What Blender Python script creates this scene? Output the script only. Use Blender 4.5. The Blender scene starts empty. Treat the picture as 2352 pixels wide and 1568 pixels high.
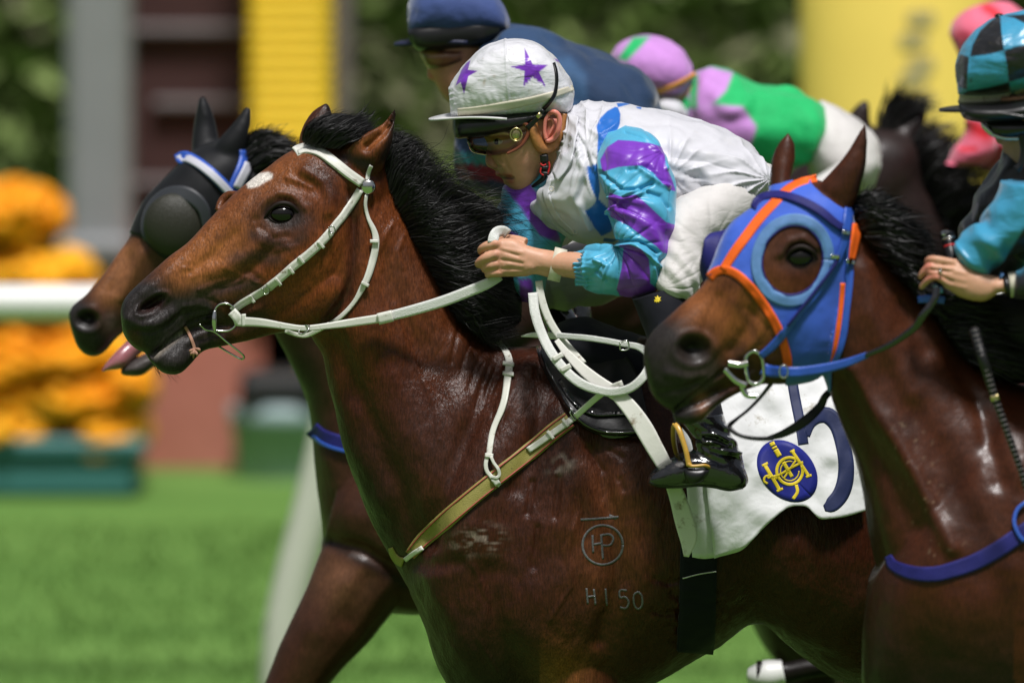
import bpy, math, random
import numpy as np
from mathutils import Vector, Matrix
from math import radians, sin, cos, pi

random.seed(4); RNG = np.random.default_rng(4)
scene = bpy.context.scene
COL = scene.collection

# ---------------------------------------------------------------- camera
PX, DIST = 1150.0, 20.0                    # picture scale at the focus distance, metres to the main horse
TH = math.atan(2024/1150/20)
FWD = np.array([0, cos(TH), -sin(TH)]); RIGHT = np.array([1., 0, 0]); UP = np.array([0, sin(TH), cos(TH)])
C0 = np.array([0, 0, 1.556]); CAM = C0 - DIST*FWD
cd = bpy.data.cameras.new('camera'); cam = bpy.data.objects.new('camera', cd); COL.objects.link(cam)
cam.location = CAM; cam.rotation_euler = (pi/2-TH, 0, 0)
cd.sensor_width = 36; cd.lens = 36*DIST*PX/2352
cd.clip_start = .5; cd.clip_end = 400
cd.dof.use_dof = True; cd.dof.focus_distance = DIST-.12; cd.dof.aperture_fstop = 2.6
scene.camera = cam

# ---------------------------------------------------------------- sky, sun, exposure
SUN_EL, SUN_ROT = radians(66), radians(196)
world = bpy.data.worlds.new('World'); scene.world = world; world.use_nodes = True
wn = world.node_tree.nodes; wl = world.node_tree.links; wn.clear()
sky = wn.new('ShaderNodeTexSky'); sky.sky_type = 'NISHITA'; sky.sun_disc = False
sky.sun_elevation = SUN_EL; sky.sun_rotation = SUN_ROT; sky.air_density = 1.2; sky.dust_density = 4; sky.ozone_density = 1
hs = wn.new('ShaderNodeHueSaturation'); hs.inputs['Saturation'].default_value = .5
bgn = wn.new('ShaderNodeBackground'); bgn.inputs['Strength'].default_value = .05
wo = wn.new('ShaderNodeOutputWorld')
wl.new(sky.outputs[0], hs.inputs['Color']); wl.new(hs.outputs[0], bgn.inputs[0]); wl.new(bgn.outputs[0], wo.inputs[0])
sl = bpy.data.lights.new('sun', 'SUN'); sun = bpy.data.objects.new('sun', sl); COL.objects.link(sun)
sl.energy = 3.7; sl.angle = radians(9); sl.color = (1, .975, .965)
# direction towards the sun: above, on the camera's side and a little to the right
sd = Vector((sin(SUN_ROT)*cos(SUN_EL)*-1, cos(SUN_ROT)*cos(SUN_EL), sin(SUN_EL)))
sun.rotation_euler = sd.to_track_quat('Z', 'Y').to_euler(); sun.location = (0, 0, 12)
vs = scene.view_settings
vs.view_transform = 'Standard'; vs.look = 'None'; vs.gamma = 1; vs.use_curve_mapping = False; vs.exposure = .20
scene.cycles.max_bounces = 6; scene.cycles.diffuse_bounces = 3; scene.cycles.glossy_bounces = 3
scene.cycles.transparent_max_bounces = 6; scene.cycles.caustics_reflective = False; scene.cycles.caustics_refractive = False
scene.cycles.use_denoising = True

# ---------------------------------------------------------------- drawing grid <-> world
ZF = {0: (0, 0, 1), 1: (225.7, 225.7, .4111), 2: (870.4, 32.2, .4523), 3: (1450.6, 354.6, .4111), 4: (1837.4, 0, .4521),
      5: (1031.5, 644.7, .4523), 6: (1418.3, 838.1, .4654), 7: (0, 193.4, .4524), 8: (0, 709.2, .5478), 9: (0, 0, .466),
      10: (1063.8, 451.3, .2261), 11: (967.1, 64.5, .2467), 12: (1289.5, 225.7, .3289), 13: (2063.2, 0, .24667),
      14: (2030.9, 483.6, .20556), 15: (1934.2, 709.2, .54755), 16: (902.6, 0, .52084), 17: (1418.4, 870.4, .20555)}
def Z(k, pts):
    ox, oy, s = ZF[k]
    return [(ox+p[0]*s, oy+p[1]*s) + tuple(p[2:]) for p in pts]
def ZS(k, st):                             # loft stations: two points, then numbers
    ox, oy, s = ZF[k]
    return [(ox+p[0]*s, oy+p[1]*s, ox+p[2]*s, oy+p[3]*s) + tuple(p[4:]) for p in st]
def P(u, v, y):
    u = np.asarray(u, float); v = np.asarray(v, float); y = np.asarray(y, float)
    a = (u-1176)/PX/DIST; b = -(v-784)/PX/DIST
    d = FWD + a[..., None]*RIGHT + b[..., None]*UP
    t = (y-CAM[1])/d[..., 1]
    return CAM + d*t[..., None]
def UV(co):
    r = co-CAM; f = r@FWD
    return np.stack([1176+(r@RIGHT)/f*DIST*PX, 784-(r@UP)/f*DIST*PX], -1)
def sc_at(y): return (y-CAM[1])/DIST/PX    # metres per drawing unit at depth y

def crs(A, n):                             # Catmull-Rom through the rows of A
    A = np.asarray(A, float); k = len(A)
    if k == 2: return A[0]+(A[1]-A[0])*np.linspace(0, 1, n)[:, None]
    B = np.vstack([2*A[0]-A[1], A, 2*A[-1]-A[-2]])
    t = np.linspace(0, k-1, n); i = np.minimum(t.astype(int), k-2); f = (t-i)[:, None]
    p0, p1, p2, p3 = B[i], B[i+1], B[i+2], B[i+3]
    return .5*((2*p1)+(p2-p0)*f+(2*p0-5*p1+4*p2-p3)*f**2+(3*p1-p0-3*p2+p3)*f**3)
def resamp(A, step, cols=2):               # even spacing along the path
    C = crs(A, max(8*len(A), 24)); d = np.r_[0, np.cumsum(np.linalg.norm(np.diff(C[:, :cols], axis=0), axis=1))]
    n = max(3, int(d[-1]/step)+1); s = np.linspace(0, d[-1], n)
    return np.stack([np.interp(s, d, C[:, j]) for j in range(C.shape[1])], 1)

# ---------------------------------------------------------------- noise
_T = np.random.default_rng(11).random((32, 32, 32)).astype(np.float32)
def vnoise(p):
    p = np.asarray(p); i = np.floor(p).astype(int); f = p-i; f = f*f*(3-2*f); r = 0
    for dx in (0, 1):
        wx = f[..., 0] if dx else 1-f[..., 0]
        for dy in (0, 1):
            wy = f[..., 1] if dy else 1-f[..., 1]
            for dz in (0, 1):
                wz = f[..., 2] if dz else 1-f[..., 2]
                r = r+wx*wy*wz*_T[(i[..., 0]+dx) & 31, (i[..., 1]+dy) & 31, (i[..., 2]+dz) & 31]
    return r*2-1
def fbm(p, o=3): return sum(vnoise(p*2**k+k*7.3)/2**k for k in range(o))
def folds(co, d, freq, warp=.6, sharp=1.6, seed=0):      # cloth folds running across direction d
    d = np.asarray(d, float); d /= np.linalg.norm(d)
    w = fbm(co*9+seed, 2)*warp*6
    s = np.sin((co@d)*freq+w); return np.sign(s)*np.abs(s)**sharp*(.55+.45*vnoise(co*7+seed+3))

# ---------------------------------------------------------------- mesh pieces
def gridfaces(n, m, closed=True, off=0):
    i, j = np.meshgrid(np.arange(n-1), np.arange(m if closed else m-1), indexing='ij')
    j2 = (j+1) % m
    return (np.stack([i*m+j, i*m+j2, (i+1)*m+j2, (i+1)*m+j], -1).reshape(-1, 4)+off).tolist()
def loft(st, n=60, m=40, y=0., k=2.0, egg=0.):
    """closed skin through stations (u1,v1,u2,v2,halfwidth[,dy]); every ring is a real oval round the line between the two points"""
    A = np.array([list(s)+([0.] if len(s) < 6 else []) for s in st], float); C = crs(A, n)
    C[:, 4] = np.maximum(C[:, 4], .0015); yc = y+C[:, 5]
    T = P(C[:, 0], C[:, 1], yc); B = P(C[:, 2], C[:, 3], yc); M = (T+B)/2; H = (T-B)/2
    ph = np.linspace(0, 2*pi, m, endpoint=False); c, s = np.cos(ph), np.sin(ph)
    cc = np.sign(c)*np.abs(c)**(2/k); ss = np.sign(s)*np.abs(s)**(2/k)*(1+egg*c)
    V = M[:, None]+H[:, None]*cc[None, :, None]
    V[..., 1] -= C[:, 4][:, None]*ss
    V = V.reshape(-1, 3); F = gridfaces(n, m)
    a = len(V); V = np.vstack([V, M[0], M[-1]])
    F += [[(j+1) % m, j, a] for j in range(m)]+[[(n-1)*m+j, (n-1)*m+(j+1) % m, a+1] for j in range(m)]
    return V, F
def tube3(pts, r, m=12, n=None, flat=1.0, side=None):
    """round (or flattened) tube along 3D points; r per point or one number"""
    pts = np.asarray(pts, float); r = np.broadcast_to(np.asarray(r, float), (len(pts),))
    A = np.hstack([pts, r[:, None]]); n = n or 6*len(pts); C = crs(A, n); c = C[:, :3]; rr = np.maximum(C[:, 3], 1e-4)
    t = np.gradient(c, axis=0); t /= np.linalg.norm(t, axis=1)[:, None]+1e-12
    ref = np.array(side if side is not None else (0, 1., 0.02)); N = np.cross(t, ref)
    bad = np.linalg.norm(N, axis=1) < .15
    N[bad] = np.cross(t[bad], (0, .1, 1.)); N /= np.linalg.norm(N, axis=1)[:, None]; Bn = np.cross(t, N)
    for i in range(1, n):
        if N[i]@N[i-1] < 0: N[i] *= -1; Bn[i] *= -1
    ph = np.linspace(0, 2*pi, m, endpoint=False)
    V = (c[:, None]+rr[:, None, None]*(np.cos(ph)[None, :, None]*N[:, None]+flat*np.sin(ph)[None, :, None]*Bn[:, None])).reshape(-1, 3)
    F = gridfaces(n, m); F += [list(range(m))[::-1], list(range((n-1)*m, n*m))]
    return V, F
def tubeuv(pts, r_px, m=12, n=None, flat=1.0):           # pts (u,v,y), radius in drawing units
    A = np.array(pts, float); return tube3(P(A[:, 0], A[:, 1], A[:, 2]), np.broadcast_to(r_px, (len(A),))*sc_at(A[:, 2].mean()), m, n, flat)
def box(c, s, rz=0):
    x, y, z = [a/2 for a in s]; V = np.array([(a, b, d) for a in (-x, x) for b in (-y, y) for d in (-z, z)], float)
    if rz: V = V@np.array([[cos(rz), sin(rz), 0], [-sin(rz), cos(rz), 0], [0, 0, 1]])
    return V+np.asarray(c), [[0, 1, 3, 2], [4, 6, 7, 5], [0, 4, 5, 1], [2, 3, 7, 6], [0, 2, 6, 4], [1, 5, 7, 3]]
def bbox_round(c, s, b):                                  # box with chamfered edges
    x, y, z = [a/2 for a in s]; V = []; F = []
    for zz, k in ((-z, b), (-z+b, 0), (z-b, 0), (z, b)):
        X, Y = x-k, y-k
        V += [(-X+b, -Y, zz), (X-b, -Y, zz), (X, -Y+b, zz), (X, Y-b, zz), (X-b, Y, zz), (-X+b, Y, zz), (-X, Y-b, zz), (-X, -Y+b, zz)]
    F = gridfaces(4, 8)+[list(range(8))[::-1], list(range(24, 32))]
    return np.array(V, float)+np.asarray(c), F
def ball(c, r, n=16, m=24):
    r = np.broadcast_to(r, (3,)); th = np.linspace(0, pi, n)[1:-1]; ph = np.linspace(0, 2*pi, m, endpoint=False)
    V = np.stack([np.sin(th)[:, None]*np.cos(ph), np.sin(th)[:, None]*np.sin(ph), np.cos(th)[:, None]*np.ones(m)], -1).reshape(-1, 3)
    V = np.vstack([V, (0, 0, 1), (0, 0, -1)]); k = n-2; F = gridfaces(k, m)
    F += [[(j+1) % m, j, k*m] for j in range(m)]+[[(k-1)*m+j, (k-1)*m+(j+1) % m, k*m+1] for j in range(m)]
    return V*r+np.asarray(c), F
def join(L):
    V, F, o = [], [], 0
    for v, f in L:
        V.append(v); F += [[i+o for i in q] for q in f]; o += len(v)
    return np.vstack(V), F
def newmesh(name, V, F):
    me = bpy.data.meshes.new(name); me.from_pydata(np.asarray(V).tolist(), [], F if isinstance(F, list) else F.tolist()); me.update(); return me
def getco(me):
    a = np.empty(len(me.vertices)*3, np.float32); me.vertices.foreach_get('co', a); return a.reshape(-1, 3).astype(float)
def setco(me, co): me.vertices.foreach_set('co', np.ascontiguousarray(co, np.float32).ravel()); me.update()
def getno(me):
    a = np.empty(len(me.vertices)*3, np.float32); me.vertex_normals.foreach_get('vector', a); return a.reshape(-1, 3).astype(float)
def remesh(parts, voxel, smooth=4, fac=.5, sub=0):
    V, F = join(parts) if isinstance(parts, list) else parts
    me = newmesh('tmp', V, F); o = bpy.data.objects.new('tmp', me); COL.objects.link(o)
    md = o.modifiers.new('r', 'REMESH'); md.mode = 'VOXEL'; md.voxel_size = voxel; md.use_smooth_shade = True
    if smooth: s = o.modifiers.new('s', 'SMOOTH'); s.iterations = smooth; s.factor = fac
    if sub: ss = o.modifiers.new('u', 'SUBSURF'); ss.levels = sub; ss.render_levels = sub
    dg = bpy.context.evaluated_depsgraph_get(); m2 = bpy.data.meshes.new_from_object(o.evaluated_get(dg))
    bpy.data.objects.remove(o); bpy.data.meshes.remove(me); return m2
def smoothall(me): me.polygons.foreach_set('use_smooth', np.ones(len(me.polygons), bool)); me.update()

# ---------------------------------------------------------------- masks in the side-on plane of a thing
def fan(co, pu, pv, freq, r0, rw, seed=0, pw=2.5):         # creases that radiate from a pulled point of the cloth
    uv = UV(co); dx, dy = uv[:, 0]-pu, uv[:, 1]-pv; th = np.arctan2(dy, dx); r = np.hypot(dx, dy)
    return ((1-np.abs(np.sin(th*freq+1.3*vnoise(co*13+seed)+seed)))**pw-.25)*np.exp(-((r-r0)/rw)**2)*(.6+.4*vnoise(co*8+seed))
def seg_d(uv, pts):
    p = np.asarray(pts, float); d = np.full(len(uv), 1e9)
    for a, b in zip(p[:-1], p[1:]):
        ab = b-a; t = np.clip(((uv-a)@ab)/(ab@ab+1e-9), 0, 1); d = np.minimum(d, np.linalg.norm(uv-(a+t[:, None]*ab), axis=1))
    return d
def line_m(uv, pts, r): return np.exp(-(seg_d(uv, np.asarray(pts)[:, :2])/r)**2)
def blob_m(uv, u, v, ru, rv, ang=0):
    a = radians(ang); x = (uv[:, 0]-u)*cos(a)+(uv[:, 1]-v)*sin(a); y = -(uv[:, 0]-u)*sin(a)+(uv[:, 1]-v)*cos(a)
    return np.exp(-((x/ru)**2+(y/rv)**2))
def poly_m(uv, poly, soft=1.0):
    p = np.asarray(poly, float)[:, :2]; q = np.vstack([p, p[:1]]); lo, hi = p.min(0)-4*soft-4, p.max(0)+4*soft+4
    idx = np.where(((uv > lo) & (uv < hi)).all(1))[0]; out = np.zeros(len(uv))
    if not len(idx): return out
    w = uv[idx]; ins = np.zeros(len(w), bool)
    for a, b in zip(q[:-1], q[1:]):
        c = (a[1] > w[:, 1]) != (b[1] > w[:, 1]); x = (b[0]-a[0])*(w[:, 1]-a[1])/(b[1]-a[1]+1e-12)+a[0]; ins ^= c & (w[:, 0] < x)
    d = seg_d(w, q); s = np.where(ins, d, -d); out[idx] = 1/(1+np.exp(-np.clip(s/soft*2.5, -30, 30))); return out
def sculpt(me, ops, y0=None):
    """ops: ('b',u,v,ru,rv,ang,amp) | ('l',pts,r,amp); amp in metres along the skin's normal, on the flanks"""
    co = getco(me); no = getno(me); uv = UV(co); w = np.clip(np.abs(no[:, 1])*1.4, 0, 1); d = np.zeros(len(co))
    for o in ops:
        if o[0] == 'b': d += blob_m(uv, *o[1:6])*o[6]
        else: d += line_m(uv, o[1], o[2])*o[3]
    setco(me, co+no*(d*w)[:, None])
def paint(me, base, ops=(), name='Col', fn=None):
    """ops: (mask-array-or-callable, colour)"""
    co = getco(me); uv = UV(co); c = np.tile(np.array(base, float), (len(co), 1))
    for m, colr in ops:
        w = m(co, uv) if callable(m) else m
        c = c*(1-w[:, None])+np.array(colr)*w[:, None]
    a = me.color_attributes.get(name) or me.color_attributes.new(name, 'FLOAT_COLOR', 'POINT')
    a.data.foreach_set('color', np.hstack([np.clip(c, 0, 1), np.ones((len(c), 1))]).astype(np.float32).ravel())
def pm(poly, soft=1.0): return lambda co, uv: poly_m(uv, poly, soft)
def lm(pts, r): return lambda co, uv: line_m(uv, pts, r)
def bm_(*a): return lambda co, uv: blob_m(uv, *a)

# ---------------------------------------------------------------- objects
def root(name, label, cat, loc, group=None):
    o = bpy.data.objects.new(name, None); COL.objects.link(o); o.location = loc; o.empty_display_size = .1
    o['label'] = label; o['category'] = cat
    if group: o['group'] = group
    return o
def obj(name, me, mat=None, parent=None, smooth=True, label=None, kind=None):
    if isinstance(me, tuple): me = newmesh(name, *me)
    if isinstance(me, list): me = newmesh(name, *join(me))
    if smooth: smoothall(me)
    o = bpy.data.objects.new(name, me); COL.objects.link(o)
    if mat: me.materials.clear(); me.materials.append(mat)
    if parent:
        o.parent = parent; q = parent; L = Vector((0, 0, 0))
        while q: L += q.location; q = q.parent
        o.location = -L if parent.type == 'EMPTY' else Vector((0, 0, 0))
    if label: o['label'] = label
    if kind: o['kind'] = kind
    return o
def thing(o, label, cat, group=None):
    o['label'] = label; o['category'] = cat
    if group: o['group'] = group
    return o
_bv = {}
from mathutils.bvhtree import BVHTree
def bvh(o):
    if o.name not in _bv:
        me = o.data; n = len(me.polygons); me.calc_loop_triangles()
        t = np.empty(len(me.loop_triangles)*3, np.int32); me.loop_triangles.foreach_get('vertices', t)
        _bv[o.name] = BVHTree.FromPolygons(getco(me).tolist(), t.reshape(-1, 3).tolist(), all_triangles=True)
    return _bv[o.name]
def cast(u, v, on):                                      # first surface met on the line of sight through (u,v)
    d = FWD+(u-1176)/PX/DIST*RIGHT-(v-784)/PX/DIST*UP; d = d/np.linalg.norm(d); best = None
    for o in on:
        h = bvh(o).ray_cast(CAM.tolist(), d.tolist())
        if h[0] is not None and (best is None or h[3] < best[1]): best = (h[0].y, h[3])
    return best[0] if best else None
def sheet(G, on, lift=.004, thick=.003, smooth=2, ymax=None):
    """G (n,m,2|3) grid of picture points; without a depth they are laid on the bodies `on`; gives a closed slab"""
    n, m = G.shape[:2]
    if G.shape[2] == 3: Y = G[..., 2].copy()
    else: Y = np.full((n, m), np.nan)
    for i in range(n):
        for j in range(m):
            if np.isnan(Y[i, j]):
                h = cast(G[i, j, 0], G[i, j, 1], on)
                if h is not None: Y[i, j] = h-lift
    if np.isnan(Y).any():
        good = ~np.isnan(Y)
        if not good.any(): Y[:] = 0
        else:
            gi = np.argwhere(good)
            for i, j in np.argwhere(~good):
                k = np.argmin(((gi-(i, j))**2).sum(1)); Y[i, j] = Y[gi[k][0], gi[k][1]]+.004
    for _ in range(smooth):
        Yp = np.pad(Y, 1, 'edge'); S = (Yp[:-2, 1:-1]+Yp[2:, 1:-1]+Yp[1:-1, :-2]+Yp[1:-1, 2:])/4; Y = np.minimum(.5*Y+.5*S, Y+.0015)
    W = P(G[..., 0], G[..., 1], Y); a = W.reshape(-1, 3)
    du = np.gradient(W, axis=0); dv = np.gradient(W, axis=1) if m > 1 else du; N = np.cross(du, dv); N /= np.linalg.norm(N, axis=-1)[..., None]+1e-12
    N *= np.where(N[..., 1] > 0, -1, 1)[..., None]
    b = (W-N*thick).reshape(-1, 3)
    F = gridfaces(n, m, False); k = n*m; F2 = [[q+k for q in f[::-1]] for f in F]
    e = [i*m for i in range(n)]+[(n-1)*m+j for j in range(1, m)]+[i*m+m-1 for i in range(n-2, -1, -1)]+[j for j in range(m-2, 0, -1)]
    S = [[e[i], e[(i+1) % len(e)], e[(i+1) % len(e)]+k, e[i]+k] for i in range(len(e))]
    return np.vstack([a, b]), F+F2+S
def strapG(pts, w, step=7, across=4):
    """ribbon grid along pts (u,v[,y]); w = width or list of widths in drawing units"""
    A = np.array(pts, float); ws = np.broadcast_to(np.asarray(w, float), (len(A),))
    C = resamp(np.hstack([A[:, :2], ws[:, None], A[:, 2:]]), step)
    t = np.gradient(C[:, :2], axis=0); t /= np.linalg.norm(t, axis=1)[:, None]+1e-9; nrm = np.stack([-t[:, 1], t[:, 0]], 1)
    s = np.linspace(-.5, .5, across)
    G = C[:, None, :2]+nrm[:, None]*(s[None, :, None]*C[:, 2][:, None, None])
    if A.shape[1] == 3: G = np.concatenate([G, np.broadcast_to(C[:, 3][:, None, None], G.shape[:2]+(1,))], -1)
    return G
def strap(name, pts, w, mat, parent, on=(), lift=.004, thick=.003, step=7, across=4, smooth=2, label=None):
    return obj(name, sheet(strapG(pts, w, step, across), on, lift, thick, smooth), mat, parent, label=label)
def ruled(name, A, B, mat, parent, on, n=40, m=20, lift=.004, thick=.004, smooth=2, wob=0., label=None):
    A = resamp(A, 5); B = resamp(B, 5); a = np.stack([np.interp(np.linspace(0, 1, n), np.linspace(0, 1, len(A)), A[:, k]) for k in range(A.shape[1])], 1)
    b = np.stack([np.interp(np.linspace(0, 1, n), np.linspace(0, 1, len(B)), B[:, k]) for k in range(B.shape[1])], 1)
    t = np.linspace(0, 1, m)[None, :, None]; G = a[:, None]*(1-t)+b[:, None]*t
    V, F = sheet(G, on, lift, thick, smooth)
    if wob: V[:, 1] += wob*fbm(V*14, 2)-wob
    return obj(name, (V, F), mat, parent, label=label)
def polyfill(poly, on, lift, thick, s=5):                # filled outline laid on a body
    p = np.asarray(poly, float); c = p.mean(0); n = len(p); r = np.linspace(0, 1, 6); G = c+(p[:, None]-c)*r[None, :, None]
    G = np.concatenate([G, G[:1]], 0); return sheet(G, on, lift, thick, 0)
def hair(guides, n, segs=12, w=.0011, spread=.012, wave=.006, y=None, rnd=random, tip=.15, lenvar=.35, seed=1):
    """strands that follow blends of neighbouring guide lines (u,v,y)"""
    g = np.random.default_rng(seed); Gs = []
    for q in guides:
        A = np.array(q, float); Gs.append(crs(P(A[:, 0], A[:, 1], A[:, 2]), segs))
    Gs = np.array(Gs); k = len(Gs); t = g.random(n)*(k-1); i = np.minimum(t.astype(int), k-2); f = (t-i)[:, None, None]
    S = Gs[i]*(1-f)+Gs[i+1]*f                             # n,segs,3
    L = 1-g.random(n)*lenvar; s = np.linspace(0, 1, segs)[None, :]*L[:, None]; j = s*(segs-1); a = np.minimum(j.astype(int), segs-2); fr = (j-a)[..., None]
    S = np.take_along_axis(S, a[..., None], 1)*(1-fr)+np.take_along_axis(S, (a+1)[..., None], 1)*fr
    S += g.normal(0, spread*.5, (n, 1, 3)); S += g.normal(0, spread, (n, 1, 3))*(np.linspace(0, 1, segs)[None, :, None]**1.5)
    cl = (i*3+(g.random(n)*3).astype(int)); ph = (cl*1.7)[:, None]+np.linspace(0, 7, segs)[None]
    S[..., 2] += wave*np.sin(ph)*np.linspace(0, 1, segs); S[..., 0] += wave*.6*np.cos(ph*1.3)*np.linspace(0, 1, segs)
    T = np.gradient(S, axis=1); T /= np.linalg.norm(T, axis=2)[..., None]+1e-12
    a = g.normal(0, 1, (n, 1, 3)); a[..., 1] -= 1.2; N = np.cross(T, a); N /= np.linalg.norm(N, axis=2)[..., None]+1e-12
    ww = w*(1-(1-tip)*np.linspace(0, 1, segs)**2)[None, :, None]*(.6+.8*g.random((n, 1, 1)))
    V = np.stack([S-N*ww, S+N*ww], 2).reshape(-1, 3); b = (np.arange(n)*segs*2)[:, None]+np.arange(segs-1)[None]*2; b = b.reshape(-1, 1)
    return V, (b+np.array([[0, 1, 3, 2]])).tolist()

def ringband(name, k, a0, a1, y, w, d, m, par):            # a band worn round a wrist or finger
    p0, p1 = Z(k, [a0])[0], Z(k, [a1])[0]; c = P((p0[0]+p1[0])/2, (p0[1]+p1[1])/2, y); A, B = P(*p0, y), P(*p1, y); h = (A-B)/2; ax = np.cross(h, (0, 1, 0)); ax /= np.linalg.norm(ax); ph_ = np.linspace(0, 2*pi, 40, endpoint=False); R = []
    for o_, s_ in ((-w, 1), (w, 1), (w, 1.06), (-w, 1.06)): R.append(c+ax*o_+(h[None]*np.cos(ph_)[:, None]+np.array([0, d, 0])*np.sin(ph_)[:, None])*s_)
    V = np.vstack(R); F = [[a*40+i, a*40+(i+1) % 40, ((a+1) % 4)*40+(i+1) % 40, ((a+1) % 4)*40+i] for a in range(4) for i in range(40)]; return obj(name, (V, F), m, par)

# ---------------------------------------------------------------- materials
def mat(name, base=(.5, .5, .5), rough=.5, spec=.5, metal=0, attr=None, bump=None, var=None, coat=0, coatr=.1, sheen=0, sss=0, alpha=None, aniso=0, streak=0, vscale=30, roughvar=0):
    """bump: list of (scale, strength, distance, detail, stretch) ; var: amount of mottling"""
    m = bpy.data.materials.new(name); m.use_nodes = True; nt = m.node_tree; N = nt.nodes; L = nt.links; b = N['Principled BSDF']
    b.inputs['Roughness'].default_value = rough; b.inputs['Metallic'].default_value = metal; b.inputs['Specular IOR Level'].default_value = spec
    b.inputs['Coat Weight'].default_value = coat; b.inputs['Coat Roughness'].default_value = coatr
    b.inputs['Sheen Weight'].default_value = sheen; b.inputs['Sheen Roughness'].default_value = .4
    if sss: b.inputs['Subsurface Weight'].default_value = sss; b.inputs['Subsurface Radius'].default_value = (1, .35, .2); b.inputs['Subsurface Scale'].default_value = .008
    tc = N.new('ShaderNodeTexCoord'); src = None
    if attr: at = N.new('ShaderNodeAttribute'); at.attribute_name = attr; src = at.outputs['Color']
    if src is None: rgb = N.new('ShaderNodeRGB'); rgb.outputs[0].default_value = (*base, 1); src = rgb.outputs[0]
    if var:
        nz = N.new('ShaderNodeTexNoise'); nz.inputs['Scale'].default_value = vscale; nz.inputs['Detail'].default_value = 6; nz.inputs['Roughness'].default_value = .65
        L.new(tc.outputs['Object'], nz.inputs['Vector']); mr = N.new('ShaderNodeMapRange')
        mr.inputs['From Min'].default_value = .3; mr.inputs['From Max'].default_value = .7; mr.inputs['To Min'].default_value = 1-var; mr.inputs['To Max'].default_value = 1+var
        L.new(nz.outputs['Fac'], mr.inputs['Value']); mx = N.new('ShaderNodeVectorMath'); mx.operation = 'SCALE'
        L.new(src, mx.inputs[0]); L.new(mr.outputs[0], mx.inputs['Scale']); src = mx.outputs[0]
    if streak:
        mp = N.new('ShaderNodeMapping'); mp.inputs['Scale'].default_value = (1, 1, .16); mp.inputs['Rotation'].default_value = (0, radians(28), 0)
        nz = N.new('ShaderNodeTexNoise'); nz.inputs['Scale'].default_value = 330; nz.inputs['Detail'].default_value = 3; nz.inputs['Distortion'].default_value = .3
        L.new(tc.outputs['Object'], mp.inputs['Vector']); L.new(mp.outputs[0], nz.inputs['Vector']); mr = N.new('ShaderNodeMapRange')
        mr.inputs['From Min'].default_value = .3; mr.inputs['From Max'].default_value = .7; mr.inputs['To Min'].default_value = 1-streak; mr.inputs['To Max'].default_value = 1+streak
        L.new(nz.outputs['Fac'], mr.inputs['Value']); mx = N.new('ShaderNodeVectorMath'); mx.operation = 'SCALE'
        L.new(src, mx.inputs[0]); L.new(mr.outputs[0], mx.inputs['Scale']); src = mx.outputs[0]
    L.new(src, b.inputs['Base Color'])
    if roughvar:
        nz = N.new('ShaderNodeTexNoise'); nz.inputs['Scale'].default_value = 7; nz.inputs['Detail'].default_value = 5
        L.new(tc.outputs['Object'], nz.inputs['Vector']); mr = N.new('ShaderNodeMapRange')
        mr.inputs['From Min'].default_value = .35; mr.inputs['From Max'].default_value = .65; mr.inputs['To Min'].default_value = rough-roughvar; mr.inputs['To Max'].default_value = rough+roughvar
        L.new(nz.outputs['Fac'], mr.inputs['Value']); L.new(mr.outputs[0], b.inputs['Roughness'])
    last = None
    for (scale, st, dist, det, stretch) in (bump or []):
        mp = N.new('ShaderNodeMapping'); mp.inputs['Scale'].default_value = stretch if isinstance(stretch, tuple) and len(stretch) == 3 else (1, 1, 1)
        if isinstance(stretch, tuple) and len(stretch) == 4: mp.inputs['Scale'].default_value = stretch[:3]; mp.inputs['Rotation'].default_value = (0, radians(stretch[3]), 0)
        nz = N.new('ShaderNodeTexNoise'); nz.inputs['Scale'].default_value = scale; nz.inputs['Detail'].default_value = det; nz.inputs['Distortion'].default_value = .4
        L.new(tc.outputs['Object'], mp.inputs['Vector']); L.new(mp.outputs[0], nz.inputs['Vector'])
        bp = N.new('ShaderNodeBump'); bp.inputs['Strength'].default_value = st; bp.inputs['Distance'].default_value = dist
        L.new(nz.outputs['Fac'], bp.inputs['Height'])
        if last: L.new(last, bp.inputs['Normal'])
        last = bp.outputs[0]
    if last: L.new(last, b.inputs['Normal']); 
    if last and coat: L.new(last, b.inputs['Coat Normal'])
    return m
M = {}
M['coat'] = mat('horse_coat', attr='Col', rough=.38, spec=.20, var=.24, vscale=60, roughvar=.15, coat=.09, coatr=.20, streak=.38,
                bump=[(230, .75, .0022, 5, (1, 1, .2, 28)), (30, .6, .008, 6, (1, 1, .5, 28)), (900, .4, .0008, 2, None)])
M['coat2'] = mat('horse_coat_soft', attr='Col', rough=.42, spec=.20, var=.22, vscale=40, coat=.08, coatr=.22, streak=.25, roughvar=.12, bump=[(200, .3, .0015, 3, (1, 1, .3, 20)), (22, .3, .006, 3, None)])
M['hair'] = mat('black_hair', (.008, .0075, .0075), rough=.5, spec=.32, var=.4)
M['eye'] = mat('eye', (.004, .003, .0025), rough=.10, spec=.45)
M['satin'] = mat('satin', attr='Col', rough=.38, spec=.5, sheen=.15, var=.05, bump=[(16, .5, .012, 2, (1, 1, 1.8, -30)), (60, .18, .002, 2, None), (700, .12, .0005, 1, (1, 1, .2))])
M['satin_cap'] = mat('satin_cap', attr='Col', rough=.30, spec=.5, sheen=.1, var=.05, bump=[(26, .5, .007, 2, (1, 1, 2.4, 20)), (80, .2, .002, 1, (1, 1, 2, 10))])
M['silk'] = mat('silk_white', attr='Col', rough=.46, spec=.35, sheen=.1, var=.04, bump=[(11, .5, .016, 1.5, (1, 1, 1.8, 35)), (45, .15, .003, 2, None), (800, .1, .0005, 1, None)])
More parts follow.
